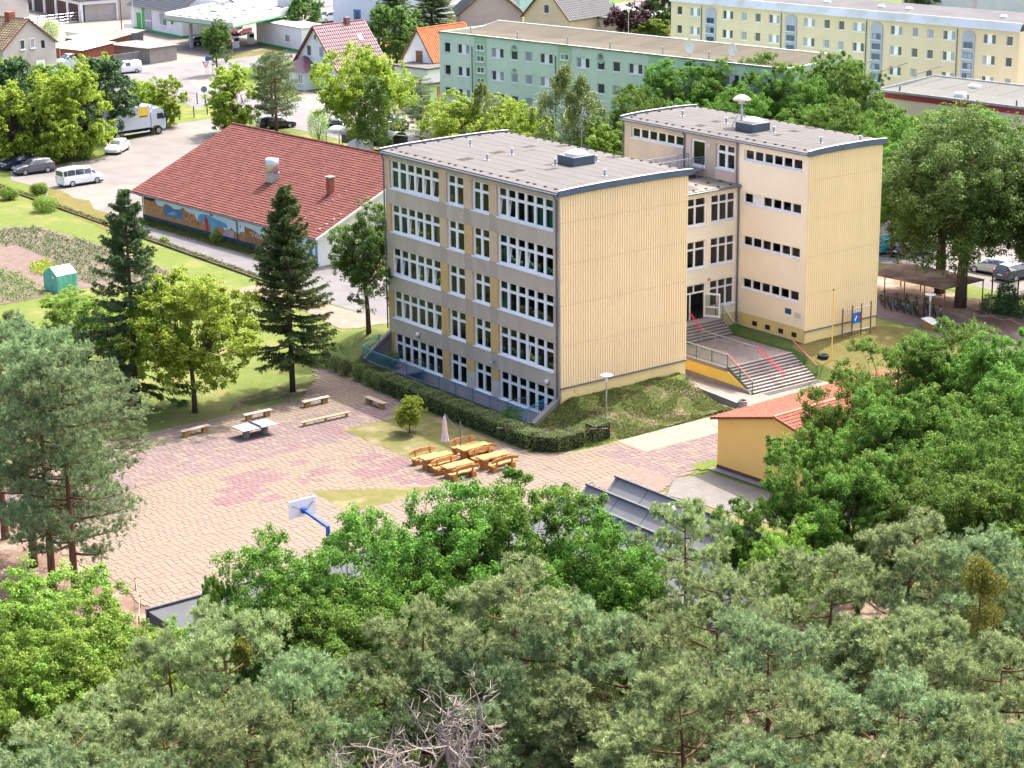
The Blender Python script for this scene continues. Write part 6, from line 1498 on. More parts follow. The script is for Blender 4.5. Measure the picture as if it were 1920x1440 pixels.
be = at(762,190); bf = thing('bin_enclosure', 'black slatted bin enclosure in front of the green shed', 'fence', (be[0]-2.5, be[1]-1.0, 0), R_(9))
for k in range(16): MB().box(k*.25,k*.25+.21,0,.06,.05,1.75).build('slat', M_black, bf)
for k in range(8): MB().box(4.0,4.06,k*.25+.1,k*.25+.31,.05,1.75).build('slat', M_black, bf)
for k, (dx, dy) in enumerate(((5.2,.9),(6.0,1.2))):
    wbn = thing('waste_container', 'dark waste container with yellow lid beside the slatted enclosure' if k else 'dark waste container with black lid beside the slatted enclosure', 'waste bin', (be[0]-2.5+dx, be[1]-1.0+dy+.6, 0), R_(9))
    MB().bbox(-.4,.4,-.5,.5,.05,1.1,.04).build('container', M_black, wbn); MB().bbox(-.44,.44,-.54,.54,1.1,1.22,.05).build('lid', plain('lid_yellow', (.5,.38,.03), .5) if k else M_black, wbn)
# houses behind the green block
h1 = house('solar_house', 'house with black glazed tiles and brown solar panels behind the green block', (at(862,62)[0], at(862,62)[1], 0), R_(58), 10.5, 11, 3.2, 7.6, pmat('pink_render', (.58,.44,.42), (.53,.40,.38), rough=.9), M_slate, .5, (16,26))
def solar(t, O, U, Vv, nu, nv, nm='solar_panel'):
    O, U, Vv = Vector(O), Vector(U), Vector(Vv); N = U.cross(Vv).normalized(); N = N if N.z > 0 else -N
    for i in range(nu):
        for j in range(nv):
            p = O+U*(i/nu)+Vv*(j/nv)+N*.12; a, b_ = U/nu*.96, Vv/nv*.96
            MB().prism([p, p+a, p+a+b_, p+b_], N*.05).build(nm, pmat('solar_brown', (.16,.12,.11), (.13,.10,.09), rough=.2, spec=.5), t)
s1 = (7.6-3.2)/5.25
solar(h1, (10.5,.6,3.3), (0,3.4,0), (-2.8,0,2.8*s1), 2, 2); solar(h1, (10.2,6.0,3.6), (0,4.2,0), (-4,0,4*s1), 3, 2)
MB().bbox(4.7,5.3,5,5.6,7,8.4,.03).build('chimney', M_black, h1)
h2 = house('peach_house', 'peach coloured gabled house with black tiled roof behind the green block', (at(983,66)[0], at(983,66)[1], 0), R_(12), 9.5, 12, 3.4, 8.2, M_pch, M_slate, .4, (16,30), [(4.3,5.4,3.9,5.3,1)])
an_ = at(1110,64); ax = thing('flat_annex', 'low flat grey roofed annex beside the peach house', 'annex', (an_[0], an_[1], 0), R_(10)); MB().box(0,14,0,7,0,2.7).build('wall', M_pch, ax); MB().box(-.3,14.3,-.3,7.3,2.7,2.95).build('roof', M_lf, ax); simple_window(ax, 1, 2, 1.2, 2.2, -.165, 1, seed=1); simple_window(ax, 6, 7.2, 1.2, 2.2, -.165, 2, seed=2)
wb_ = at(1108,50); wx = thing('white_container', 'long plain white container behind the purple leaved tree', 'container', (wb_[0], wb_[1], 0), R_(10)); MB().bbox(0,16,0,5,0,3.0,.05).build('body', P_white, wx)
# red price board
rs_ = at(1095,52); rs = thing('shop_sign', 'tall red shop sign on two posts near the cross street', 'sign', (rs_[0], rs_[1], 0), math.atan2(CAMPOS[1]-rs_[1], CAMPOS[0]-rs_[0]))
for s in (-.75,.75): MB().beam((0,s,0),(0,s,6.4), .15).build('post', M_black, rs)
S_r = plain('board_red', (.45,.015,.06), .4)
MB().box(-.08,.08,-.8,.8,4.4,6.4).build('board', S_r, rs); MB().box(-.08,.08,-.8,.8,3.1,4.05).build('board', S_r, rs); MB().box(-.08,.08,-.8,.8,2.35,2.9).build('board', M_white, rs)
text_mesh('7:00-20:00', .30, M_white, rs, (.09,0,3.6), (AY,0,AY)); MB().prism([(.085,-.3,5.3),(.085,0,4.95),(.085,.3,5.3),(.085,.15,5.45),(.085,0,5.32),(.085,-.15,5.45)], (.01,0,0)).build('emblem', M_white, rs)
# bus stop
bp = at(1190,30); bs2 = thing('bus_stop', 'dark red framed bus stop shelter by the cross street', 'shelter', (bp[0], bp[1], 0), R_(10))
S_dr = plain('stop_red', (.24,.03,.05), .5)
for x in (0,2.6,5.2):
    for y in (0,1.8): MB().beam((x,y,0),(x,y,2.6), .12).build('post', S_dr, bs2)
MB().box(-.2,5.4,-.2,2,2.6,2.72).build('roof', S_dr, bs2); MB().box(.4,4.8,1.2,1.6,.45,.55).build('seat', S_dr, bs2); MB().box(0,5.2,1.75,1.78,.5,2.3).build('glass_panel', M_glight, bs2)
lp = thing('street_lamp', 'white headed street lamp rising behind the green block roof', 'lamp', at(1178,100)); MB().tube([(0,0,0),(0,0,6.2)], .06, 6).build('post', M_steel, lp); MB().lathe([(.05,6.2),(.16,6.3),(.2,6.8),(.42,6.85),(.4,6.95),(.05,7.0)], n=14).build('lamp_head', M_lampw, lp)
# --- white industrial building
wi = at(628,48); wi2 = at(735,50); iw = thing('white_warehouse', 'tall white industrial building with a blue door at the top edge', 'warehouse', (wi[0]-2, wi[1]+1, 0), R_(10))
MB().box(0,16,0,12,0,8.5).build('wall', pmat('white_panel', (.60,.66,.74), (.56,.62,.70), rough=.6, scale=.3), iw); MB().box(-.1,16.1,-.1,12.1,8.5,8.8).build('roof', M_metal, iw)
MB().box(5.2,6.9,-.06,-.01,.1,2.9).build('door', plain('door_blue', (.02,.12,.38), .4), iw); MB().box(5.7,6.3,-.09,-.065,.3,2.6).build('door_glass', M_blackg, iw); simple_window(iw, 5.2, 6.6, 5.0, 6.4, -.165, 2, seed=2)
MB().box(8.5,11.2,-.05,-.01,4.7,5.7).build('sign_panel', M_white, iw)
# --- old grey house, sheds, concrete wall
gh = house('grey_house', 'old grey rendered gable house with brown tiled roof at the left edge', (at(10,152)[0], at(10,152)[1], 0), R_(107), 10.0, 12, 4.6, 8.3, M_stucco, M_brn, .25, (14,22), [(3.2,4.1,4.1,5.5,1),(5.1,6.0,4.1,5.5,1)])
MB().box(6.0,7.6,-.06,-.01,1.0,2.2).build('shutter', M_white, gh); MB().box(8.4,10.0,-.05,-.01,.0,.8).build('brick_base', M_tile, gh); MB().bbox(4.2,5.4,3,4,7.3,9.2,.03).build('chimney', M_tile, gh)
gh2 = house('brown_roof_house', 'house corner with steep brown roof at the top left edge', (at(-45,62)[0], at(-45,62)[1], 0), R_(107), 12, 14, 4.5, 9.5, M_stucco, pmat('brown_purple_tile', (.22,.15,.13), (.17,.12,.10), rough=.9, c3=(.40,.16,.10), scale3=.3, lo3=.6, hi3=.65), .3, (16,24))
def shed(label, u, v, rz, W, D, h0, h1, roofm, wall):
    p = at(u, v); t = thing('yard_shed', label, 'shed', (p[0], p[1], 0), rz)
    MB().prism([(0,0,0),(W,0,0),(W,0,h0),(0,0,h0)], (0,.15,0)).build('front_wall', wall, t); MB().prism([(0,D-.15,0),(W,D-.15,0),(W,D-.15,h1),(0,D-.15,h1)], (0,.15,0)).build('back_wall', wall, t)
    for x in (0, W-.15): MB().prism([(x,.16,0),(x,D-.16,0),(x,D-.16,h1-.02),(x,.16,h0-.02)], (.15,0,0)).build('side_wall', wall, t)
    n2 = max(4, int(W/.5)); 
    for k in range(n2): MB().prism([(-.3+k*(W+.6)/n2,-.4,h0-.05),(-.3+(k+1)*(W+.6)/n2-.015,-.4,h0-.05+(.02 if k % 2 else 0)),(-.3+(k+1)*(W+.6)/n2-.015,D+.4,h1+.1),(-.3+k*(W+.6)/n2,D+.4,h1+.1)], (0,0,.05)).build('roof_sheet', roofm, t)
    return t
M_eter = pmat('fibre_cement', (.23,.20,.175), (.18,.155,.135), rough=.95, scale=.8, c3=(.13,.115,.10), scale3=.6)
shed('brown sheet roofed shed in the yard behind the concrete wall', 125, 102, R_(15), 9, 8, 2.6, 3.4, M_eter, M_brownw)
shed('low pale roofed workshop beside the grey house', 92, 118, R_(15), 8, 6, 2.5, 2.9, pmat('pale_sheet', (.42,.36,.34), (.36,.31,.29), rough=.8), M_tile)
shed('flat mossy shed at the road end of the concrete wall', 206, 112, R_(15), 9, 5.5, 2.4, 2.2, M_eter, M_tread)
cw = thing('concrete_wall', 'grey concrete wall with sheet metal gate along the main road', 'wall')
A, B = Vector(at(150,136)), Vector(at(263,120))
for k in range(8):
    a, b_ = A+(B-A)*(k/8), A+(B-A)*((k+.985)/8); MB().beam((a.x,a.y,.95),(b_.x,b_.y,.95), .2, 1.9).build('wall_panel', pmat('dark_concrete', (.17,.165,.16), (.13,.125,.12), rough=.95, scale=.7), cw)
A2 = Vector(at(88,148))
for k in range(4):
    a, b_ = A2+(A-A2)*(k/4), A2+(A-A2)*((k+.96)/4); MB().beam((a.x,a.y,1.0),(b_.x,b_.y,1.0), .06, 1.9).build('gate_sheet', pmat('galvanised_sheet', (.40,.44,.50), (.34,.38,.44), rough=.45, metal=.3), cw)
# traffic light on an arm
tl = thing('traffic_light', 'black traffic light on a curved mast beside the grey house', 'traffic light', at(116,150)); MB().tube([(0,0,0),(0,0,4.6),(-.3,-.3,5.1),(-1.6,-1.7,5.3)], .07, 6).build('mast', M_steel, tl); MB().bbox(-1.85,-1.45,-1.95,-1.55,4.6,5.7,.04).build('signal_head', M_black, tl)
# garages and yard wall at the far left
g0 = Vector(at(40,14)); g1 = Vector(at(152,42)); an = math.atan2(g1.y-g0.y, g1.x-g0.x); Lg = (g1-g0).length
gr = thing('garage_row', 'row of white garages with dark brown doors at the top left', 'garage', (g0.x, g0.y, 0), an)
MB().box(0,Lg,0,7,3.0,3.6).build('lintel', M_wall_w, gr); MB().box(0,Lg,6.8,7,0,3.0).build('back_wall', M_wall_w, gr); MB().box(-.2,Lg+.2,-.2,7.2,3.6,3.75).build('roof', M_felt, gr)
nd = 5
for k in range(nd+1): MB().box(k*(Lg-.9)/nd, k*(Lg-.9)/nd+.9, 0, .5, 0, 3.0).build('pier', M_wall_w, gr)
for k in range(nd):
    x0 = k*(Lg-.9)/nd+.9; x1 = (k+1)*(Lg-.9)/nd; MB().box(x0,(x0+x1)/2-.02,.2,.28,.05,3.0).build('door_leaf', pmat('garage_brown', (.085,.045,.042), (.065,.035,.033), rough=.7), gr); MB().box((x0+x1)/2+.02,x1,.2,.28,.05,3.0).build('door_leaf', MATS['garage_brown'], gr)
g2 = Vector(at(160,40)); g3 = Vector(at(252,34)); an = math.atan2(g3.y-g2.y, g3.x-g2.x)
ow = thing('old_barn', 'long stained grey wall of an old barn at the top edge', 'barn', (g2.x, g2.y, 0), an); MB().box(0,(g3-g2).length+3,0,8,0,6.5).build('wall', M_stucco, ow); MB().box(-.3,(g3-g2).length+3.3,-.3,8.3,6.5,6.8).build('roof', M_felt, ow); MB().box(6,7,-.05,0,4.2,4.8).build('opening', M_black, ow)
wfn = thing('garden_fence', 'thin wire fence on pale posts before the garage row', 'fence')
for k in range(7):
    p = Vector(at(30,55))+(Vector(at(152,42))-Vector(at(30,55)))*(k/6); MB().tube([(p.x,p.y,0),(p.x,p.y,2)], .05, 5).build('post', M_tread, wfn)
for z in (.3,.8,1.3,1.8): a, b_ = at(30,55), at(152,42); MB().tube([(a[0],a[1],z),(b_[0],b_[1],z)], .012, 3).build('wire', M_steel, wfn)
# --- filling station
M_fgreen = plain('station_green', (.03,.36,.07), .5)
s0 = Vector(at(247,53)); s1_ = Vector(at(342,72)); an = math.atan2(s1_.y-s0.y, s1_.x-s0.x); Ls = (s1_-s0).length
fs = thing('station_shop', 'white fuel station building with green base and dark tiled roof', 'shop', (s0.x, s0.y, 0), an)
MB().box(0,Ls,0,11,.4,4.3).build('wall', M_wall_w, fs); MB().box(-.03,Ls+.03,-.03,11.03,0,.4).build('plinth', M_fgreen, fs)
MB().prism([(0.02,.0,4.3),(.02,5.5,8.0),(.02,11,4.3)], (Ls-.04,0,0)).build('gable', M_wall_w, fs)
for sd in (0, 1):
    O = (-.4,-.6,4.0) if sd == 0 else (-.4,11.6,4.0); Vv = (0,6.1,4.1) if sd == 0 else (0,-6.1,4.1)
    b_ = MB().add([O,(Ls+.4,O[1],4.0),(Ls+.4,5.5,8.1),(-.4,5.5,8.1)], [(0,1,2,3)]).build('roof', M_slate, fs); tile_slope(b_, O, (Ls+.8,0,0), Vv, 40, 16, M_slate, lift=.05)
MB().box(2.2,3.6,-.08,-.035,.4,2.9).build('door', M_fgreen, fs); MB().box(4.2,5.2,-.08,-.035,.1,4.0).build('pillar', M_fgreen, fs); MB().box(5.2,7.6,-.08,-.035,.2,3.6).build('door', M_glight, fs); MB().box(5.2,7.6,-.1,-.082,1.8,1.95).build('door_bar', M_white, fs)
simple_window(fs, 10.5, 13.0, 1.6, 3.6, -.165, 2, seed=1); MB().cyl((15.0,-.06), .01, 2, 2.1, 4)
MB().prism([(15+.5*math.cos(R_(a)),-.04,2.6+.65*math.sin(R_(a))) for a in range(0,360,24)], (0,-.03,0)).build('round_plate', plain('plate_red', (.45,.04,.12), .5), fs)
# canopy
q0, q1, q2 = Vector(at(307,31,4.9)), Vector(at(436,46,4.9)), Vector(at(548,20,4.9))
cn = thing('station_canopy', 'flat fuel station canopy with green edge line on white posts', 'canopy', (0,0,0))
q3 = q0+(q2-q1)
M_can = pmat('canopy_white', (0.448,0.464,0.456), (0.400,0.416,0.408), rough=.6, scale=.5)
MB().prism([q0,q1,q2,q3], (0,0,-.55)).build('deck', M_can, cn)
def strip(a, b_, z0, z1, m, nm, th=.05):
    d = (b_-a).normalized(); nn = Vector((d.y,-d.x,0)); 
    if nn.dot(Vector((CAMPOS[0],CAMPOS[1],0))-a) < 0: nn = -nn
    MB().prism([a+nn*.01+Vector((0,0,z0-a.z)), b_+nn*.01+Vector((0,0,z0-b_.z)), b_+nn*.01+Vector((0,0,z1-b_.z)), a+nn*.01+Vector((0,0,z1-a.z))], nn*th).build(nm, m, cn)
for a, b_ in ((q0,q1),(q1,q2)): strip(a, b_, 4.3, 4.5, M_fgreen, 'edge_stripe'); strip(a, b_, 4.5, 5.2, M_can, 'fascia')
for k in range(5):
    a = q0+(q1-q0)*(k/4)*.96+(q2-q1)*.02; b_ = a+(q2-q1)*.96; MB().beam((a.x,a.y,5.2),(b_.x,b_.y,5.2), .25, .55).build('roof_beam', M_can, cn)
    for j in range(5):
        if k == 4: break
        p = a+(q2-q1)*(.1+.2*j); r_ = p+(q1-q0)*.2; MB().prism([p+Vector((0,0,.1)), r_+Vector((0,0,.1)), r_+(q2-q1)*.08+Vector((0,0,.1)), p+(q2-q1)*.08+Vector((0,0,.1))], (0,0,.12)).build('roof_rib', M_wall_w, cn)
for fx, fy in ((.72,.15),(.72,.75),(.25,.15),(.25,.75)):
    p = q0+(q1-q0)*fx+(q2-q1)*fy; MB().beam((p.x,p.y,0),(p.x,p.y,4.4), .45).build('post', M_can, cn)
for i, (fx, fy) in enumerate(((.72,.05),(.72,.35),(.72,.6),(.72,.9))):
    p = q0+(q1-q0)*fx+(q2-q1)*fy; pm = thing('fuel_pump', '%s fuel pump from the left under the canopy' % ORD[i], 'fuel pump', (p.x, p.y, 0), an, 'fuel pumps under the canopy'); MB().bbox(-.3,.3,-.5,.5,.15,1.9,.03).build('cabinet', M_wall_w, pm); MB().box(.31,.33,-.4,.4,1.2,1.7).build('display', M_black, pm); MB().bbox(-.5,.5,-.8,.8,0,.15,.03).build('kerb', M_tread, pm)
kx = q1+(q2-q1)*.35+(q0-q1)*.45; ks = thing('station_kiosk', 'white kiosk with green base at the far end of the canopy', 'kiosk', (kx.x, kx.y+6, 0), an); MB().box(0,14,0,5,.35,3.6).build('wall', M_wall_w, ks); MB().box(-.02,14.02,-.02,5.02,0,.35).build('plinth', M_fgreen, ks); simple_window(ks, 9, 10.5, 1.2, 2.4, -.165, 1, seed=1); MB().box(-.1,14.1,-.1,5.1,3.6,3.8).build('roof', M_can, ks)
# price pylon with lettering
pp = at(413,80); py = thing('price_pylon', 'green and white fuel price pylon with white lettering on top', 'sign', (pp[0], pp[1], 0), math.atan2(CAMPOS[1]-pp[1], CAMPOS[0]-pp[0]))
MB().box(-.2,.2,-1.1,1.1,.0,4.0).build('pylon_body', M_fgreen, py); MB().box(.2,.22,-.95,.65,2.7,3.8).build('logo_panel', M_white, py); MB().box(.2,.22,-.95,.65,.4,2.5).build('price_panel', plain('price_dark', (.08,.09,.12), .4), py)
MB().bbox(-.25,.25,-1.4,2.6,4.0,5.2,.04).build('name_board', M_fgreen, py); text_mesh('Raiffeisen', .62, M_white, py, (.256,.1,4.6), (AY,0,AY))
for a in (1, -1): MB().beam((.26,2.0-.3*a,4.2),(.26,2.0+.3*a,5.0), .12, .02, up=(1,0,0)).build('cross_mark', M_white, py); MB().beam((.225,-.15-.3*a,2.9),(.225,-.15+.3*a,3.6), .1, .02, up=(1,0,0)).build('cross_mark', M_pipe, py)
for k in range(3): MB().box(.22,.235,-.8,.5,.6+.65*k,.95+.65*k).build('price_row', M_glight, py)
rk = at(530,72); rkk = thing('gas_cage', 'brown metal gas bottle cage right of the canopy', 'cage', (rk[0], rk[1], 0), an)
for x in (0,1.2,2.4):
    for y in (0,1): MB().beam((x,y,0),(x,y,2.3), .1).build('post', M_rust, rkk)
MB().box(-.1,2.5,-.1,1.1,2.3,2.4).build('roof', M_rust, rkk); MB().box(0,2.4,0,1,.1,.2).build('shelf', M_rust, rkk)
# roadside boards and tall lamp by the yard
bo = at(243,92); bd1 = thing('info_board', 'white board with yellow band on the station forecourt', 'sign', (bo[0], bo[1], 0), math.atan2(CAMPOS[1]-bo[1], CAMPOS[0]-bo[0])); MB().box(-.04,.04,-.7,.7,1.8,4.0).build('board', M_white, bd1); MB().box(.045,.06,-.7,.7,2.2,2.7).build('yellow_band', plain('band_yellow', (.65,.5,.03), .5), bd1); MB().box(-.04,.04,-.7,.7,.1,1.7).build('lower_board', S_blue, bd1)
bo = at(259,103); bd2 = thing('slate_board', 'dark slatted board standing beside the white yellow one', 'sign', (bo[0], bo[1], 0), math.atan2(CAMPOS[1]-bo[1], CAMPOS[0]-bo[0]))
for k in range(6): MB().box(-.04,.04,-.85+k*.285,-.85+k*.285+.25,.1,3.4).build('slat', pmat('slat_slate', (.10,.12,.15), (.08,.10,.125), rough=.6), bd2)
bo = at(231,97); tlamp = thing('street_lamp', 'tall brown street lamp with curved arm beside the forecourt boards', 'lamp', (bo[0], bo[1], 0)); MB().tube([(0,0,0),(0,0,8.2),(.4,.5,8.8),(1.6,2.1,9.2)], .10, 6).build('post', M_brownw, tlamp); MB().bbox(1.5,2.1,2.0,2.3,9.1,9.25,.03).build('lamp_head', M_metal, tlamp)
bo = at(252,70); flg = thing('flag_pole', 'thin white flag pole on the station forecourt', 'pole', (bo[0], bo[1], 0)); MB().tube([(0,0,0),(0,0,9)], .05, 6).build('pole', M_lampw, flg); MB().cyl((0,0), .2, 0, .15, 10).build('foot', M_tread, flg)
bo = at(214,95); bdp = thing('sign_gantry', 'low white sign panel on two posts behind the yard shed', 'sign', (bo[0], bo[1], 0), .9)
for x in (-.9,.9): MB().beam((x,0,0),(x,0,1.5), .1).build('post', M_steel, bdp)
MB().box(-1.5,1.5,-.05,.05,1.4,1.9).build('panel', M_lampw, bdp)
bo = at(148,76); skp = thing('white_skip', 'white open waste skip on the forecourt edge', 'skip', (bo[0], bo[1], 0), .3); MB().add([(-1.6,-.9,0),(1.6,-.9,0),(1.6,.9,0),(-1.6,.9,0),(-2,-1.1,1.4),(2,-1.1,1.4),(2,1.1,1.4),(-2,1.1,1.4)], [(0,1,5,4),(1,2,6,5),(2,3,7,6),(3,0,4,7),(0,3,2,1)]).build('body', M_lampw, skp); MB().beam((-2,-1.1,1.4),(2,-1.1,1.4),.12).build('rim', M_metal, skp)
# distant roofs at the top edge
for i, (lab, u, v, rz, W, D, e_, r_, wm, rm) in enumerate((('teal walled house at the top edge behind the solar roof', 880, 18, 12, 12, 8, 4.5, 7, pmat('teal_wall', (.35,.55,.52), (.32,.5,.47), rough=.9), M_slate), ('red roofed house at the top edge behind the beige block', 1690, 20, 12, 14, 10, 4, 7.5, M_wall_w, M_orng), ('second red roofed house at the top right corner', 1830, 32, 12, 18, 10, 4, 7.5, M_wall_w, M_orng), ('white house with plum roof beyond the canopy', 520, 12, 10, 8, 8, 4, 7, M_wall_w, M_purp), ('orange roofed outbuilding between the dark conifers', 838, 32, 10, 6, 6, 2.4, 4.2, M_wall_w, M_orng))):
    p = at(u, v); house('far_house', lab, (p[0], p[1], 0), R_(rz), W, D, e_, r_, wm, rm, .3, (8,14))
# cyclist
cyp = at(1150,20); bk = bike('turquoise bicycle ridden along the cross street', (cyp[0], cyp[1], .02), R_(190), 'turq', 0); del bk['group']
pe = thing('person', 'person in a green top and dark trousers riding a bicycle', 'person', (cyp[0], cyp[1], .02), R_(190))
me = bpy.data.meshes.new('body'); J = [(-.22,0,.98),(-.12,0,1.25),(.04,0,1.45),(.08,0,1.53),(.12,0,1.64),(.02,.17,1.42),(.16,.22,1.2),(.33,.2,1.05),(.02,-.17,1.42),(.16,-.22,1.2),(.33,-.2,1.05),(-.2,.1,.95),(.12,.12,.78),(-.02,.12,.35),(.1,.12,.3),(-.2,-.1,.95),(.2,-.12,.95),(.02,-.12,.55),(.14,-.12,.5)]
E_ = [(0,1),(1,2),(2,3),(3,4),(2,5),(5,6),(6,7),(2,8),(8,9),(9,10),(0,11),(11,12),(12,13),(13,14),(0,15),(15,16),(16,17),(17,18)]
Rj = [.14,.15,.13,.055,.10,.07,.05,.035,.07,.05,.035,.10,.075,.05,.04,.10,.075,.05,.04]
me.from_pydata(J, E_, []); bo_ = bpy.data.objects.new('body', me); link(bo_, pe)
md = bo_.modifiers.new('skin', 'SKIN')
for i, sv in enumerate(me.skin_vertices[0].data): sv.radius = (Rj[i], Rj[i]); sv.use_root = (i == 0)
bo_.modifiers.new('sub', 'SUBSURF').levels = 1; bo_.modifiers['sub'].render_levels = 1
me.materials.append(plain('jersey_green', (.03,.30,.16), .8)); MB().lathe([(.01,1.75),(.09,1.72),(.11,1.66),(.02,1.64)], (.12,0,0), 10).build('hair', M_brownw, pe); MB().lathe([(.11,.55),(.12,.9),(.16,1.0),(.02,1.02)], (-.08,0,0), 8).build('trousers', S_blue, pe)
# ------------------------------------------------------------------ trees
F_oak = foliage('oak_leaves', (.048,.125,.014), (.190,.335,.046), .45)
F_lime = foliage('lime_leaves', (.165,.250,.018), (.39,.48,.070), .45)
F_light = foliage('light_leaves', (.105,.210,.022), (.29,.425,.068), .45)
F_ash = foliage('ash_leaves', (.060,.135,.024), (.190,.315,.074), .42)
F_birch = foliage('birch_leaves', (.085,.130,.030), (.21,.265,.085), .38)
F_dark = foliage('dark_leaves', (.022,.060,.020), (.075,.145,.044), .3)
F_pine = foliage('pine_needles', (.092,.135,.050), (.42,.51,.225), .32, hue=.03)
F_pineb = foliage('blue_pine_needles', (.072,.128,.056), (.36,.475,.225), .32, hue=.03)
F_spruce = foliage('spruce_needles', (.030,.064,.022), (.125,.190,.066), .22, hue=.03)
F_spruceb = foliage('spruce_green', (.042,.084,.022), (.160,.240,.062), .22, hue=.03)
F_purple = foliage('purple_leaves', (.022,.006,.012), (.075,.024,.036), .2)
F_hedge = foliage('hedge_leaves', (.055,.105,.024), (.26,.32,.12), .3)
F_mist = foliage('mistletoe', (.10,.12,.012), (.26,.26,.04), .3)
F_box = foliage('veg_leaves', (.05,.12,.03), (.17,.27,.10), .3)
M_bark = pmat('grey_bark', (.105,.080,.062), (.065,.05,.04), rough=.95, scale=3, spec=.05, stretch=(3,3,.6)); M_barkr = pmat('pine_bark', (.175,.095,.062), (.115,.066,.046), rough=.95, scale=3, spec=.05, stretch=(3,3,.7))
M_barkw = pmat('birch_bark', (.52,.50,.47), (.62,.60,.57), rough=.8, scale=1.5, c3=(.05,.045,.04), scale3=3, lo3=.62, hi3=.66); M_barkd = pmat('dead_bark', (.25,.215,.195), (.195,.168,.152), rough=.95, scale=4, spec=.05)

def unit(v): return v/np.maximum(np.linalg.norm(v, axis=-1, keepdims=True), 1e-9)
def rnd_dirs(g, n, up=0.0):
    v = g.normal(size=(n, 3)); v[:, 2] += up; return unit(v)
def leaf_mesh(g, name, P, N, size, mat, tone, aspect=.55):
    """folded diamond leaves at P with normals N"""
    n = len(P); t = unit(np.cross(N, g.normal(size=(n, 3)))); b = np.cross(N, t)
    s = size*g.uniform(.7, 1.3, (n, 1)); fold = N*s*.16
    V = np.empty((n, 4, 3), np.float32); V[:, 0] = P-t*s*.5; V[:, 1] = P+b*s*aspect*.5+fold; V[:, 2] = P+t*s*.5; V[:, 3] = P-b*s*aspect*.5+fold
    i = np.arange(n)*4; T = np.concatenate([np.stack([i, i+1, i+2], 1), np.stack([i, i+2, i+3], 1)], 1).reshape(-1, 3)
    return fast_mesh(name, V.reshape(-1, 3), tris=T, mats=[mat], colattr=np.repeat(np.clip(tone, 0, 1), 2))
def needle_mesh(g, name, P, D, L, k, nl, nw, mat, tone, spread=.9):
    """shoots at P along D (length L) each with k needle blades"""
    n = len(P); t = g.uniform(.1, 1, (n, k, 1)); base = P[:, None]+D[:, None]*(L[:, None, None]*t)
    rad = unit(np.cross(D[:, None], g.normal(size=(n, k, 3)))); nd = unit(D[:, None]*.75+rad*spread); sd = unit(np.cross(nd, g.normal(size=(n, k, 3))))
    ln = nl*g.uniform(.75, 1.25, (n, k, 1))
    V = np.empty((n, k, 3, 3), np.float32); V[:, :, 0] = base-sd*nw*.5; V[:, :, 1] = base+sd*nw*.5; V[:, :, 2] = base+nd*ln
    T = np.arange(n*k*3).reshape(-1, 3); tn = np.clip(np.repeat(tone, k)+g.normal(0, .10, n*k), 0, 1)
    return fast_mesh(name, V.reshape(-1, 3), tris=T, mats=[mat], colattr=tn)
def bez(a, b, c, n=5): return [tuple((1-t)**2*np.array(a)+2*t*(1-t)*np.array(b)+t*t*np.array(c)) for t in np.linspace(0, 1, n)]
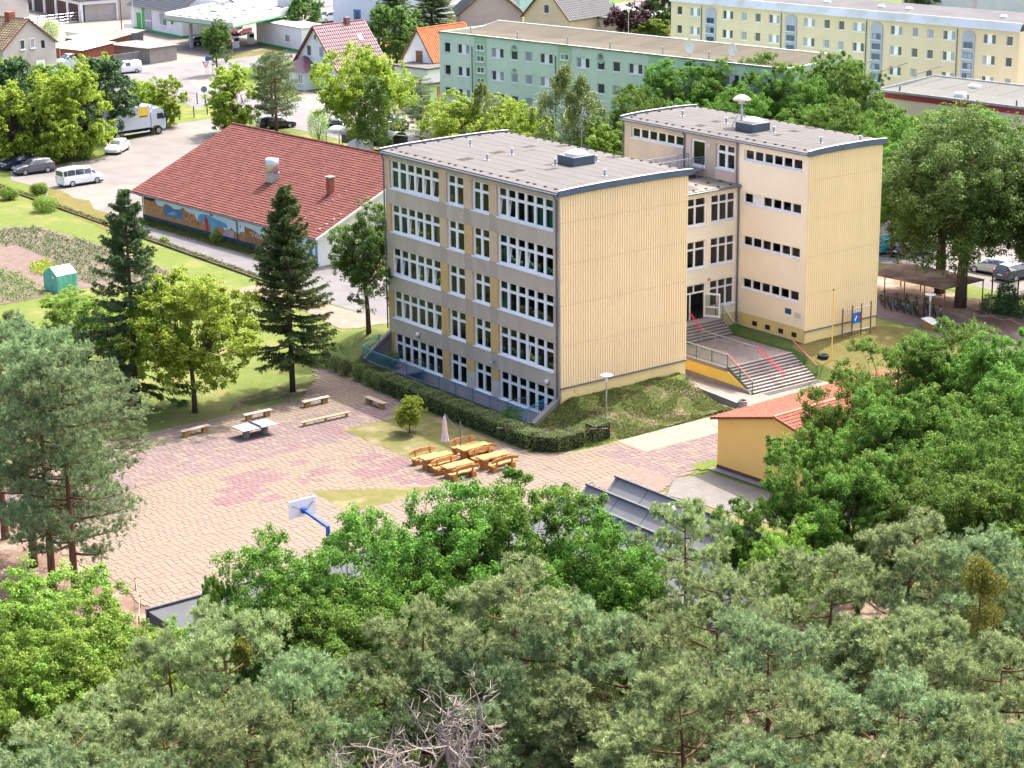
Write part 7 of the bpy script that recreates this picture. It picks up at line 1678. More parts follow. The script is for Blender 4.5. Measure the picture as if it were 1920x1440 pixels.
def broadleaf(seed, H, r, cb, ncl, nleaf, leaf, mat, bark, squash=1.0, top=.0, tr=None, crc=(.17,.28), inner=.35, limbs=7, flat=.78, lumps=.28):
    g = np.random.default_rng(seed); tr = tr or H*.018
    ph = g.uniform(0, 6.28, (4, 3)); 
    d = rnd_dirs(g, ncl); lump = 1+lumps*sum(np.sin(d @ np.array([np.cos(p[0]), np.sin(p[0]), np.sin(p[1])])*(2.3+q)+p[2]) for q, p in enumerate(ph))/2.2
    u = (inner+(1-inner)*g.uniform(0, 1, ncl)**.55)*lump
    cz, hz = (cb+H)/2, (H-cb)/2*.92
    C = np.stack([d[:, 0]*r*u, d[:, 1]*r*u, cz+d[:, 2]*hz*np.minimum(u, 1.05)], 1)
    C[:, :2] *= (1-top*np.clip((C[:, 2]-cb)/(H-cb), 0, 1))[:, None]
    rc = r*g.uniform(*crc, ncl)
    m = max(4, nleaf//(ncl*8)); ns = ncl*8; ci = np.repeat(np.arange(ncl), 8); outw = unit(C-np.array([0, 0, cz-.15*H]))
    sd = unit(rnd_dirs(g, ns, .25)+outw[ci]*.5); S = C[ci]+sd*(rc[ci]*g.uniform(.45, 1.25, ns))[:, None]*np.array([1, 1, flat]); sr = rc[ci]*g.uniform(.26, .48, ns)
    idx0 = np.repeat(np.arange(ns), m); idx = ci[idx0]
    dd = rnd_dirs(g, len(idx), .2); rr = g.uniform(0, 1, len(idx))**.5
    P = S[idx0]+dd*(sr[idx0]*rr)[:, None]*np.array([1, 1, .8])
    N = unit(dd*.55+np.array([0, 0, .65])+g.normal(0, .45, (len(idx), 3)))
    tone = g.beta(1.7, 2.2, len(idx))*.7+g.uniform(-.15, .35, ns)[idx0]
    crown = leaf_mesh(g, 'crown', P, N, leaf, mat, tone)
    mb = MB(); zf = cb+(H-cb)*.30; bend = g.normal(0, .02*H, 2)
    fork = (bend[0], bend[1], zf)
    mb.tube([(0,0,-.2),(bend[0]*.2,bend[1]*.2,zf*.4),fork,(bend[0]*1.6,bend[1]*1.6,cb+(H-cb)*.75)], [tr*1.25, tr, tr*.75, tr*.22], 8)
    az = np.arctan2(C[:, 1], C[:, 0]); lo = C[:, 2] < cz
    for k in range(limbs):
        sel = np.where(np.abs((az-2*math.pi*k/limbs+math.pi) % (2*math.pi)-math.pi) < math.pi/limbs)[0]
        if len(sel) == 0: continue
        e = C[sel].mean(0)*np.array([.95, .95, 1]); s0 = np.array([bend[0]*.6, bend[1]*.6, zf*(.75+.45*g.random())])
        mid = (s0+e)/2+np.array([0, 0, -.05*H]); Pp = bez(s0, mid, e, 6); mb.tube(Pp, [tr*.5, tr*.45, tr*.38, tr*.30, tr*.2, tr*.12], 6)
        for j in sel:
            q = Pp[1+int(g.integers(0, 5))]; q = np.array(q); c = C[j]; mb.tube(bez(q, (q+c)/2+np.array([0, 0, -.02*H]), c, 3), [tr*.17, tr*.12, tr*.05], 4, cap=False)
    return mb.mesh('trunk', bark, True), crown
def pine(seed, H, r, cb, npad, mat, bark=None, shape='dome', nsh=36, k=13, nl=.18, nw=.034, padr=.75, limbs=24, up=.9):
    g = np.random.default_rng(seed); mb = MB(); tr = H*.0155
    bend = g.normal(0, .03*H, 2); ax = lambda z: np.array([bend[0]*(z/H)**2, bend[1]*(z/H)**2, z])
    mb.tube([tuple(ax(z)) for z in np.linspace(-.2, H*.93, 9)], list(np.linspace(tr*1.2, tr*.16, 9)), 8)
    pads = []; per = max(2, npad//limbs)
    for i in range(limbs):
        f = (i+g.random()*.7)/limbs; z = cb+(H*.96-cb)*f
        if shape == 'dome': L = r*math.sqrt(max(.06, 1-max(0, (f-.30)/.72)**2))*(.62+.38*min(1, f/.25))
        else: L = r*(1-f)**.8*.98+.25
        L *= g.uniform(.72, 1.12); a = i*2.4+g.normal(0, .3); dr = np.array([math.cos(a), math.sin(a), 0]); s0 = ax(z)
        rise = (.10+.32*f)*L if shape == 'dome' else (.05+.30*f)*L
        e = s0+dr*L+np.array([0, 0, rise]); Pp = bez(s0, s0+dr*L*.55+np.array([0, 0, rise*.15-.04*L]), e, 7)
        b0_ = tr*(.42-.24*f); mb.tube(Pp, list(np.linspace(b0_, b0_*.22, 7)), 5)
        for q in range(per):
            t_ = 1-.80*(q/per)**1.0*g.uniform(.85, 1.1); t_ = min(1, max(.16, t_)); j = min(5, int(t_*6)); fr = t_*6-j; base = np.array(Pp[j])*(1-fr)+np.array(Pp[min(6, j+1)])*fr
            sd = (1 if q % 2 else -1)*g.uniform(.35, 1.2); d2 = np.array([math.cos(a+sd), math.sin(a+sd), .22+.25*g.random()]); ll = L*g.uniform(.14, .34)*(1.2-t_*.6) if q else .05
            pe_ = base+d2*ll; mb.tube([tuple(base), tuple((base+pe_)/2+np.array([0, 0, -.03*ll])), tuple(pe_)], [b0_*.26, b0_*.2, b0_*.1], 4, cap=False); pads.append((pe_, dr))
    for q in range(10):
        a = q*2.4; rr_ = .16*r*math.sqrt(q); pads.append((ax(H*(.985-.012*q))+np.array([math.cos(a)*rr_, math.sin(a)*rr_, 0]), np.array([math.cos(a)*.4, math.sin(a)*.4, .8])))
    Pc = np.array([p[0] for p in pads]); od = np.array([p[1] for p in pads]); nt = max(3, nsh//4); pi_ = np.repeat(np.arange(len(Pc)), nt); n1 = len(pi_)
    sc = g.uniform(.7, 1.25, len(Pc))*padr; d1 = rnd_dirs(g, n1, .75); Tc = Pc[pi_]+d1*(sc[pi_]*g.uniform(.45, 1.05, n1))[:, None]*np.array([1, 1, .62])
    A1 = unit(d1*.5+np.array([0, 0, up])+od[pi_]*.3); idx = np.repeat(np.arange(n1), 4); n = len(idx)
    P = Tc[idx]-A1[idx]*.12+g.normal(0, .035, (n, 3)); D = unit(A1[idx]+g.normal(0, .42, (n, 3))); Ls = g.uniform(.18, .34, n)
    tone = g.beta(2, 2, n)*.45+g.uniform(-.1, .55, n1)[idx]
    return mb.mesh('trunk', bark or M_barkr, True), needle_mesh(g, 'crown', P, D, Ls, k, nl, nw, mat, tone)
def spruce(seed, H, r, cb, mat, whorl=.5, per=7, droop=.35, hang=.5, irregular=.25, k=11):
    g = np.random.default_rng(seed); mb = MB(); tr = H*.0145; mb.tube([(0,0,-.2),(0,0,H*.5),(0,0,H)], [tr*1.2, tr*.7, .02], 8)
    P, D, L, T = [], [], [], []; z = cb
    while z < H-.2:
        f = (z-cb)/(H-cb); Lr = r*(1-f)**.82*(.55+.45*min(1, f/.10+.35))+.22
        for q in range(per):
            a = g.uniform(0, 6.28); l = Lr*g.uniform(1-irregular*1.6, 1+irregular*.6); dr = np.array([math.cos(a), math.sin(a), 0]); s0 = np.array([0, 0, z+g.normal(0, whorl*.25)])
            e = s0+dr*l+np.array([0, 0, -droop*l*(1-f*.9)+.55*f*l]); mid = s0+dr*l*.55+np.array([0, 0, .06*l-droop*.75*l*(1-f)]); Pp = np.array(bez(s0, mid, e+np.array([0, 0, .12*l]), 8)); mb.tube([tuple(p) for p in Pp[:7]], list(np.linspace(tr*.22, .012, 7)), 4, cap=False)
            ns = int(14+l*20); tt = g.uniform(.12, 1, ns)**.8; seg = np.minimum((tt*7).astype(int), 6); fr = tt*7-seg; B = Pp[seg]*(1-fr)[:, None]+Pp[np.minimum(seg+1, 7)]*fr[:, None]
            sdv = np.array([-dr[1], dr[0], 0]); sg = g.choice([-1, 1], ns)[:, None]; dd = unit(dr*.55+sdv*sg*g.uniform(.3, 1.1, (ns, 1))+np.array([0, 0, -hang])*g.uniform(.3, 1.3, (ns, 1))+g.normal(0, .12, (ns, 3)))
            P.append(B); D.append(dd); L.append(g.uniform(.22, .55, ns)*(.6+.4*(1-f))); T.append(np.full(ns, g.uniform(0, .35))+g.beta(2, 2.5, ns)*.6)
        z += whorl*g.uniform(.75, 1.25)*(1-.35*f)
    P = np.concatenate(P); D = np.concatenate(D); L = np.concatenate(L); T = np.concatenate(T)
    return mb.mesh('trunk', M_bark, True), needle_mesh(g, 'crown', P, D, L, k, .19, .050, mat, T, .6)
def birch(seed, H, r, cb, nst, mat):
    g = np.random.default_rng(seed); mb = MB(); tr = H*.011; b = g.normal(0, .025*H, 2)
    ax = lambda z: np.array([b[0]*(z/H)**1.5, b[1]*(z/H)**1.5, z]); mb.tube([tuple(ax(z)) for z in np.linspace(-.1, H*.96, 8)], list(np.linspace(tr*1.1, tr*.15, 8)), 7)
    P, N, T = [], [], []; nb = 34
    for i in range(nb):
        f = (i+g.random())/nb; z = cb+(H*.95-cb)*f; l = r*math.sin(math.pi*(.18+.80*f))**.8*g.uniform(.6, 1.1); a = i*2.4+g.normal(0, .3); dr = np.array([math.cos(a), math.sin(a), 0]); s0 = ax(z)
        Pp = bez(s0, s0+dr*l*.5+np.array([0, 0, .45*l]), s0+dr*l+np.array([0, 0, .25*l]), 6); mb.tube(Pp, list(np.linspace(tr*.3, .012, 6)), 4, cap=False)
        for q in range(nst//nb):
            t_ = g.uniform(.25, 1); j = min(4, int(t_*5)); fr = t_*5-j; p = np.array(Pp[j])*(1-fr)+np.array(Pp[j+1])*fr+g.normal(0, .14, 3); n = int(g.integers(14, 30)); ln = g.uniform(.5, 1.7)
            s = np.linspace(0, 1, n)[:, None]; st = p+np.array([0, 0, -1])*s*ln+dr*s*(1-s)*.5+g.normal(0, .07, (n, 3)); P.append(st); N.append(unit(g.normal(size=(n, 3))+np.array([0, 0, .4]))); T.append(g.beta(2, 2.2, n)*.7+g.uniform(0, .3))
    P = np.concatenate(P); N = np.concatenate(N); T = np.concatenate(T)
    return mb.mesh('trunk', M_barkw, True), leaf_mesh(g, 'crown', P, N, .15, mat, T, .6)
def dead(seed, H, r, cb, n=70, tw=7):
    g = np.random.default_rng(seed); mb = MB()
    d = rnd_dirs(g, n, .3); C = d*(r*g.uniform(.35, 1.15, n))[:, None]; C[:, 2] = (cb+H)/2+C[:, 2]/r*(H-cb)/2
    mb.tube([(0,0,-.2),(.2,.1,cb*.6),(.1,.2,cb+1.2),(.3,.2,H*.9)], [.2,.17,.13,.03], 7)
    hubs = []
    for k in range(9):
        a = k*2.4; e = np.array([math.cos(a)*r*.55, math.sin(a)*r*.55, cb+(H-cb)*(.25+.07*k)]); s0 = np.array([.1, .15, cb*.8+(H-cb)*.06*k]); Pp = bez(s0, (s0+e)/2+g.normal(0, .3, 3), e, 6); mb.tube(Pp, list(np.linspace(.085, .04, 6)), 5, cap=False); hubs += Pp[2:]
    hubs = np.array(hubs)
    for c in C:
        h = hubs[np.argmin(np.linalg.norm(hubs-c, axis=1)+g.uniform(0, .5, len(hubs)))]; Pp = bez(h, (h+c)/2+g.normal(0, .25, 3), c, 5); mb.tube(Pp, list(np.linspace(.034, .015, 5)), 4, cap=False)
        for q in range(tw):
            p = np.array(Pp[int(g.integers(1, 5))]); e = p+unit(g.normal(0, 1, 3)+np.array([0, 0, .35])+unit(c-h)*.8)*g.uniform(.35, 1.0); m_ = (p+e)/2+g.normal(0, .08, 3); mb.tube([tuple(p), tuple(m_), tuple(e)], [.015, .012, .008], 3, cap=False)
            for w in range(2): e2 = m_+unit(g.normal(0, 1, 3)+np.array([0, 0, .3]))*g.uniform(.2, .5); mb.tube([tuple(m_), tuple(e2)], [.013, .008], 3, cap=False)
    return mb.mesh('branches', M_barkd)
# --- prototypes
PR = {}
def proto_tree(key, H, r, meshes): PR[key] = (H, r, meshes)
proto_tree('oakA', 12, 5, broadleaf(1, 12, 4.7, 3.0, 120, 76000, .175, F_oak, M_bark)); proto_tree('oakB', 12, 5, broadleaf(2, 12, 4.8, 2.6, 110, 70000, .175, F_oak, M_bark, crc=(.19,.30))); proto_tree('oakC', 12, 5, broadleaf(3, 12, 4.6, 3.4, 95, 64000, .175, F_oak, M_bark, inner=.25, lumps=.36))
proto_tree('oakL', 12, 5, broadleaf(4, 12, 4.7, 3.0, 100, 56000, .18, F_light, M_bark, inner=.2, lumps=.34, crc=(.16,.26)))
proto_tree('bigA', 18, 8, broadleaf(5, 18, 7.6, 4.2, 230, 90000, .26, F_ash, M_bark, tr=.5, lumps=.32)); proto_tree('bigB', 18, 8, broadleaf(6, 18, 7.4, 4.8, 200, 80000, .26, F_oak, M_bark, tr=.5, lumps=.36))
proto_tree('limeA', 10, 5, broadleaf(7, 10, 4.8, 1.6, 130, 36000, .24, F_lime, M_bark, lumps=.34, flat=.95)); proto_tree('limeB', 9, 4, broadleaf(8, 9, 4.0, 1.5, 150, 46000, .19, F_lime, M_bark, inner=.2, crc=(.15,.25), lumps=.30, flat=1.0))
proto_tree('lightA', 9, 4, broadleaf(9, 9, 3.9, .8, 110, 30000, .24, F_light, M_bark, lumps=.3)); proto_tree('lightB', 9, 4, broadleaf(10, 9, 3.7, .6, 90, 26000, .24, F_lime, M_bark, top=.35, lumps=.3))
proto_tree('ashA', 10, 3, broadleaf(11, 10, 2.9, 1.7, 110, 38000, .16, F_ash, M_bark, crc=(.20,.32), top=.3)); proto_tree('darkA', 9, 4, broadleaf(12, 9, 3.7, .6, 100, 26000, .26, F_dark, M_bark)); proto_tree('purpA', 6, 3.4, broadleaf(13, 6, 3.2, .5, 80, 18000, .24, F_purple, M_bark))
proto_tree('chest', 8, 4, broadleaf(14, 8, 3.8, .8, 95, 26000, .27, F_ash, M_bark, lumps=.2))
PN = [proto_tree('pineA', 16, 4.6, pine(21, 16, 4.4, 7.0, 215, F_pine)), proto_tree('pineB', 16, 4.6, pine(22, 16, 4.2, 6.0, 200, F_pine, limbs=22)), proto_tree('pineC', 16, 4.6, pine(23, 16, 4.6, 7.5, 190, F_pineb, limbs=20, padr=.85)), proto_tree('pineD', 16, 3.4, pine(24, 16, 3.2, 5.0, 180, F_pine, shape='cone', limbs=28, padr=.6)), proto_tree('pineE', 18, 5, pine(25, 18, 5.0, 3.6, 400, F_pineb, limbs=44, nsh=34, padr=.92))]
proto_tree('spruceA', 15, 4.2, spruce(31, 15, 4.1, 1.7, F_spruce, .66, 8, .42, .9, .32, k=12)); proto_tree('spruceB', 14, 3.8, spruce(32, 14, 3.7, 2.4, F_spruceb, .42, 8, .22, .35, .25))
proto_tree('birchA', 12, 3, birch(41, 12, 2.9, 2.5, 620, F_birch)); proto_tree('birchB', 10, 2.6, birch(42, 10, 2.4, 2.0, 480, F_ash))
def tree(name, label, key, x, y, H, r, rz=None, group=None, z=None, trunk_name='trunk'):
    h0, r0, (tm, cm_) = PR[key]
    t = thing(name, label, 'tree', (x, y, hgt(x, y) if z is None else z), random.uniform(0, 6.28) if rz is None else rz, group)
    t.scale = (r/r0, r/r0, H/h0); inst('trunk', tm, t); inst('crown', cm_, t); return t
def tree_top(name, label, key, u, v, H, r, **kw):
    x, y, _ = at(u, v, H); return tree(name, label, key, x, y, H, r, **kw)
def tree_base(name, label, key, u, v, H, r, z=0, **kw):
    x, y, _ = at(u, v, z); return tree(name, label, key, x, y, H, r, **kw)
# --- yard edge
tree_base('spruce_tree', 'tall dark drooping spruce at the left edge of the playing field', 'spruceA', 258, 764, 15.6, 4.3)
tree_base('spruce_tree', 'dense spruce beside the plank bench in the middle of the lawn edge', 'spruceB', 549, 734, 15.0, 3.5)
tree_base('maple_tree', 'round yellow green maple between the two spruces', 'limeB', 366, 773, 9.7, 4.35, rz=.4)
tree_base('ash_tree', 'slender grey green tree at the left corner of the school', 'ashA', 692, 637, 10.2, 2.9, z=.9)
tree_base('locust_tree', 'mid green leafy tree behind the left pines', 'oakL', 165, 745, 7.6, 4.0)
# --- pines at the left
for i, (u, v, H, r, k, lab) in enumerate([(143,1130,14.2,3.6,'pineE','tall pine with bare red trunk, nearest the rope fence'),(100,1112,14.8,3.6,'pineE','tall pine standing just left of the rope fence pine'),(64,1062,14.2,3.8,'pineE','third tall pine from the rope fence at the left edge'),(10,1010,13,3.8,'pineC','pine cut by the left picture edge beside the yard'),(195,930,8.2,3.2,'pineE','bushy blue green pine spreading over the yard paving'),(30,880,10.5,2.6,'pineD','narrow pine top in front of the playing field at left')]):
    tree_base('pine_tree', lab, k, u, v, H, r, group='pines at the left of the yard')
# --- broadleaf belt in front of the yard
OK_ = [(535,1015,10.5,3.7,'oakA','oak under the basketball board, left one of two'),(695,985,11.2,3.8,'oakB','oak right of the basketball pole'),(835,922,12,4.1,'oakA','large oak in front of the picnic tables, left crown'),(955,915,12,4.3,'oakC','large oak in front of the picnic tables, right crown'),(1108,985,10.8,3.3,'oakB','oak crown in front of the scalloped roof'),(1180,1035,10,3.2,'oakA','oak at the right end of the scalloped roof'),(425,1080,8.5,1.4,'oakC','thin leafy tree at the edge of the flat grey roof'),(600,1105,10,3.6,'oakC','dark oak below the basketball oak pair'),(740,1105,10,3.4,'oakA','low oak behind the big middle pine'),(1040,1090,10,3.4,'oakC','low oak between middle pine and scalloped roof oak'),
 (65,1090,10.5,4.2,'oakL','light green oak in the lower left corner'),(165,1140,10,3.9,'oakL','second light green oak from the left picture edge'),(10,1190,10.5,3.8,'oakL','light green oak touching the left picture edge'),(235,1200,9.5,3.6,'oakL','light green oak beside the grey roof vent'),(600,1230,9,3.6,'oakB','dark oak above the dead tree'),(305,1185,8.6,2.4,'oakL','light green tree hiding the corner of the flat grey roof'),(110,1260,9,3.8,'oakL','light green oak above the lower left pines')]
for (u, v, H, r, k, lab) in OK_: tree_top('oak_tree', lab, k, u, v, H, r, group='oaks in front of the yard')
RK = [(1700,622,10,3.3,'oakA','oak nearest the stone plinth, top of the right group'),(1790,614,10,3.4,'oakB','oak in the top row right of the plinth oak'),(1870,628,10.5,3.6,'oakC','oak at the right end of the top row'),(1925,690,10,3.6,'oakA','oak cut by the right picture edge'),(1590,712,9.5,2.9,'oakB','oak hiding the ridge of the orange house'),(1665,735,10,3.3,'oakC','oak in the middle behind the house ridge oak'),(1770,735,10,3.4,'oakA','oak in the centre of the right group'),(1850,790,10,3.5,'oakB','oak right of the group centre'),(1530,825,9.5,3.0,'oakC','oak at the front corner of the orange house'),(1620,850,9.5,3.2,'oakA','oak before the orange house wall'),(1720,865,9.5,3.3,'oakB','oak low in the middle of the right group'),(1820,895,9.5,3.3,'oakC','oak low at the right of the group'),(1910,870,10,3.4,'oakB','oak at the right edge above the pines'),(1400,948,7,1.9,'oakC','small tree between hall roof and orange house'),(1490,985,7.5,2.3,'oakL','low leafy tree below the orange house corner'),(1905,985,8,2.4,'oakA','low oak behind the pines at the right edge')]
for (u, v, H, r, k, lab) in RK: tree_top('oak_tree', lab, k, u, v, H, r, group='oaks around the orange house')
# --- foreground pine wood
FPN = [(440,1160,14,3.5,'pineA','pine with reddish limbs below the grey roof vent'),(330,1195,13,3.0,'pineB','pine left of the reddish limbed pine'),(540,1235,13,3.0,'pineC','pine above the dead tree to its left'),(940,1085,15,4.1,'pineA','broad domed pine in the centre of the wood'),(780,1125,14,3.3,'pineB','pine left of the broad central dome'),(1075,1150,14,3.6,'pineC','pine right of the broad central dome'),(1290,935,12,2.7,'pineB','tall pine in front of the hall end'),(1350,1075,13.5,3.4,'pineA','pine below the hall end pine'),(1180,1175,13.5,3.4,'pineA','pine between centre dome and hall end'),(1545,1040,13.5,3.6,'pineB','pine in front of the orange house corner'),(1690,985,14,3.7,'pineA','pine at the top of the right wood'),(1830,1000,14,3.6,'pineC','pine right of the wood top pine'),(1925,1040,13.5,3.4,'pineB','pine cut by the right picture edge'),(1450,1160,13.5,3.5,'pineC','pine right of the wood middle'),(1610,1150,13.5,3.2,'pineD','pointed pine in the right wood'),(1760,1150,14,3.8,'pineB','pine below the wood top pine'),(1880,1200,13.5,3.6,'pineA','pine near the right edge in the lower wood'),(1300,1270,13.5,3.6,'pineB','pine in the lower middle of the wood'),(1080,1260,13,2.8,'pineD','pointed pine below the central dome'),(990,1295,12,2.0,'pineD','slim pine beside the dead tree'),(1500,1300,13.5,3.6,'pineA','pine in the lower right wood, second from the pointed pine'),(1680,1290,13.5,3.7,'pineC','pine in the lower right wood below the pointed pine'),(1830,1330,13.5,3.5,'pineB','pine low in the right corner wood'),(150,1345,12.5,3.6,'pineA','pine at the bottom left'),(40,1400,12.5,3.4,'pineC','pine in the bottom left corner'),(330,1330,13,3.6,'pineB','pine in the lower left middle'),(480,1330,13,3.4,'pineA','pine left of the dead tree at the bottom'),(1180,1385,12.5,3.2,'pineD','pointed pine at the bottom edge middle'),(1400,1400,13,3.4,'pineC','pine at the bottom edge right of middle'),(1590,1410,13,3.4,'pineB','pine at the bottom edge in the right wood'),(1760,1420,13,3.4,'pineA','pine at the bottom edge near the right corner'),(1910,1400,13,3.4,'pineC','pine in the bottom right corner'),(880,1230,13,3.4,'pineC','pine in front of the central dome'),(700,1225,12.5,3.2,'pineA','pine just above the dead tree'),(250,1420,12.5,3.2,'pineC','pine at the bottom edge left'),(1085,1425,11.5,2.4,'pineD','young pine at the bottom edge beside the dead tree'),(545,1410,12,2.6,'pineB','pine at the bottom edge left of the dead tree')]
for (u, v, H, r, k, lab) in FPN: tree_top('pine_tree', lab, k, u, v, H, r, group='pines of the foreground wood')
for i, (u, v, z, s) in enumerate(((1838,1120,13.8,1.0),(455,1220,13.4,.42))):
    g = np.random.default_rng(70+i); lob = g.normal(0, 1, (16, 3))*np.array([.42, .42, .75])*s; li = g.integers(0, 16, 5200); d = rnd_dirs(g, 5200, -.1); P = lob[li]+d*(s*.42*g.uniform(.2, 1.1, 5200)**.5)[:, None]*np.array([.8, .8, 1.1]); x, y, _ = at(u, v, z)
    ms = thing('mistletoe', ['large olive mistletoe clump hanging in the right wood', 'mistletoe clump in the reddish limbed pine'][i], 'mistletoe', (x, y, z), group='mistletoe in the pines')
    link(bpy.data.objects.new('foliage', leaf_mesh(g, 'foliage', P, unit(d+g.normal(0, .6, d.shape)), .13, F_mist, g.beta(1.5, 1.5, 5200), .3)), ms); MB().tube([(0,0,-s*1.1),(0,0,0)], .04, 5).build('stem', M_barkr, ms)
dx, dy, _ = at(745, 1352, 14.0); dt = thing('dead_tree', 'bare pale grey dead tree at the bottom edge', 'tree', (dx, dy, 0), .8); inst('branches', dead(51, 14.2, 3.0, 7.5), dt)
dx, dy, _ = at(868, 1310, 13.0); dt2 = thing('dead_tree', 'thin bare treetop right of the pale dead tree', 'tree', (dx, dy, 0), 2.5); inst('branches', dead(52, 13.6, 1.3, 9.0, 22, 5), dt2)
# --- behind the school
BK = [(1195,165,10.5,3.6,'oakB','tree in front of the green block left of the rear school roof'),(1255,115,12,4.0,'oakA','tree above the left end of the rear school roof'),(1330,118,12,4.2,'oakC','tree behind the rear school roof, second in the row'),(1425,102,13,4.4,'oakA','tree behind the siren mast'),(1500,130,12,4.0,'oakB','tree right of the siren mast'),(1555,102,13,4.2,'oakC','tallest tree of the row before the green block end'),(1612,122,12.5,4.0,'oakA','tree at the right end of the row before the beige block'),(1668,205,11,3.8,'oakB','tree left of the red fascia shop'),(1380,165,10.5,3.8,'oakB','lower tree in front of the siren mast tree'),(1290,190,9.5,3.6,'oakC','lower tree between the school roofs'),(1150,215,8.5,3.2,'lightA','low pale tree between the school roofs'),(1580,190,11,4.0,'oakB','tree close behind the rear school gable'),(1715,228,11.5,4.0,'oakA','tree in front of the red fascia shop'),(1505,200,9.5,3.6,'oakC','low tree right behind the rear school roof')]
for (u, v, H, r, k, lab) in BK: tree_top('oak_tree', lab, k, u, v, H, r, group='trees behind the school')
tree_base('oak_tree', 'huge oak with thick trunk beside the bicycle path', 'bigA', 1800, 578, 15.6, 7.0, z=.6); tree_base('oak_tree', 'huge oak behind the bicycle shelter', 'bigB', 1762, 548, 14.8, 6.2, z=.6); tree_base('oak_tree', 'big oak at the right picture edge before the car park', 'bigA', 1990, 575, 13.8, 5.8, z=.5, rz=2.0)
tree_base('oak_tree', 'tree directly behind the rear school gable corner', 'oakC', 1672, 470, 12.5, 3.4, z=.6)
tree_top('birch_tree', 'large drooping birch before the green block', 'birchA', 1050, 108, 14, 4.0); tree_top('birch_tree', 'second drooping birch top right of the large one', 'birchA', 1098, 128, 13, 3.2, rz=1.0); tree_top('birch_tree', 'slender birch rising out of the bright maple before the green block', 'birchA', 905, 143, 11, 2.4, rz=2.0); tree_base('birch_tree', 'green birch with white trunk in front of the bright maple', 'birchB', 703, 300, 10, 3.2)
tree_base('maple_tree', 'bright yellow green maple behind the red hall ridge', 'limeA', 676, 288, 12.5, 5.2); tree_top('maple_tree', 'wide yellow green maple behind the school roof', 'limeA', 885, 172, 9.0, 5.0, rz=1.2); tree_top('maple_tree', 'yellow green maple at the right of the wide one', 'limeA', 968, 190, 8, 3.4, rz=2.9)
tree_base('pine_tree', 'lone dark pine between side road and red hall', 'pineE', 519, 247, 9.8, 3.2); tree_base('pine_tree', 'dark pine top close behind the lone pine', 'pineE', 512, 238, 9.0, 3.0, rz=1.1); tree_base('willow_tree', 'bright green round tree left of the lone pine', 'lightB', 440, 252, 8.6, 3.9)
tree_base('pine_tree', 'small dark pine left of the school roof corner', 'pineC', 790, 262, 5.2, 2.4); tree_base('pine_tree', 'young pine by the green shed', 'pineC', 789, 205, 4.2, 2.0); tree_base('pine_tree', 'low spreading pine at the school roof corner', 'pineC', 810, 283, 3.0, 2.6)
# left cluster above the parking lot
LC = [(25,310,9.5,4.4,'lightB','yellow green tree at the left picture edge over the dark cars'),(95,308,10.5,4.2,'lightB','yellow green tree second from the left over the dark cars'),(160,296,10.8,4.4,'lightB','yellow green tree beside the white hatchback'),(30,262,10.0,4.0,'darkA','dark green tree at the left edge behind the yellow ones'),(205,262,10.0,4.2,'darkA','dark green tree behind the box truck'),(130,290,7.5,4.2,'darkA','dark shrub mass under the yellow green trees'),(65,296,8.0,4.0,'darkA','dark bush behind the grey suv'),(268,243,6.2,3.0,'lightB','bright bush left of two in front of the box truck cab'),(312,238,6.4,2.6,'lightB','bright bush right of two in front of the box truck cab'),(0,240,9,4.0,'lightA','green tree at the left edge below the grey house'),(110,240,8.5,3.6,'lightA','green tree in front of the traffic light'),(185,235,9.0,3.8,'lightB','green tree in front of the concrete wall')]
for (u, v, H, r, k, lab) in LC: tree_base('broadleaf_tree', lab, k, u, v, H, r, group='trees above the parking lot')
# far
tree_base('street_tree', 'lopped half bare street tree at the junction', 'ashA', 408, 141, 8.2, 2.2); tree_base('chestnut_tree', 'round green tree between purple roofed house and barn', 'chest', 745, 128, 9.2, 4.4); tree_base('lime_tree', 'dark green tree right of the canopy', 'chest', 570, 80, 7.6, 3.3)
tree_base('fir_tree', 'dark conifer at the top edge, left of two', 'spruceB', 740, 62, 8, 4.2); tree_base('fir_tree', 'dark conifer at the top edge, right of two', 'spruceB', 810, 66, 9, 4.8)
tree_base('plum_tree', 'dark purple leaved tree beyond the green block roof', 'purpA', 1180, 74, 5.6, 3.9); tree_base('broadleaf_tree', 'dark green tree at the left end of the beige block', 'chest', 1243, 72, 8.5, 3.2); tree_base('broadleaf_tree', 'low green tree below the dark one at the beige block end', 'lightA', 1225, 78, 4.0, 3.2); tree_base('broadleaf_tree', 'small tree on the roofline at the top right', 'chest', 1730, 22, 5, 4)
tree_base('young_tree', 'small round crowned tree on the lawn patch by the picnic tables', 'limeB', 768, 813, 2.55, 1.0)
# --- shrubs
def shrub(label, u, v, r, h, mat, n=3500, leaf=.13, z=None, name='shrub'):
    x, y, _ = at(u, v); g = np.random.default_rng(int(u*7+v)); d = rnd_dirs(g, n, .3); lump = 1+.22*np.sin(d[:, 0]*5+u)*np.cos(d[:, 1]*4+v)
    P = d*(g.uniform(.35, 1, n)**.45*lump)[:, None]*np.array([r, r, h*.55])+np.array([0, 0, h*.5]); P[:, 2] = np.abs(P[:, 2])
    t = thing(name, label, 'shrub', (x, y, hgt(x, y) if z is None else z)); link(bpy.data.objects.new('foliage', leaf_mesh(g, 'foliage', P, unit(d+g.normal(0, .5, d.shape)+np.array([0,0,.3])), leaf, mat, g.beta(2, 2, n)*.8+.1)), t)
    s = MB()
    for a in range(5): s.tube([(0,0,0),(r*.5*math.cos(a*1.3),r*.5*math.sin(a*1.3),h*.6)], [.05,.02], 5)
    s.build('stem', M_bark, t); return t
shrub('round green bush on the field edge, largest of three', 85, 396, 1.35, 1.5, F_light); shrub('small round bush beside the white van', 75, 365, 1.0, 1.2, F_light); shrub('small round bush at the left on the field edge', 17, 374, 1.0, 1.3, F_light)
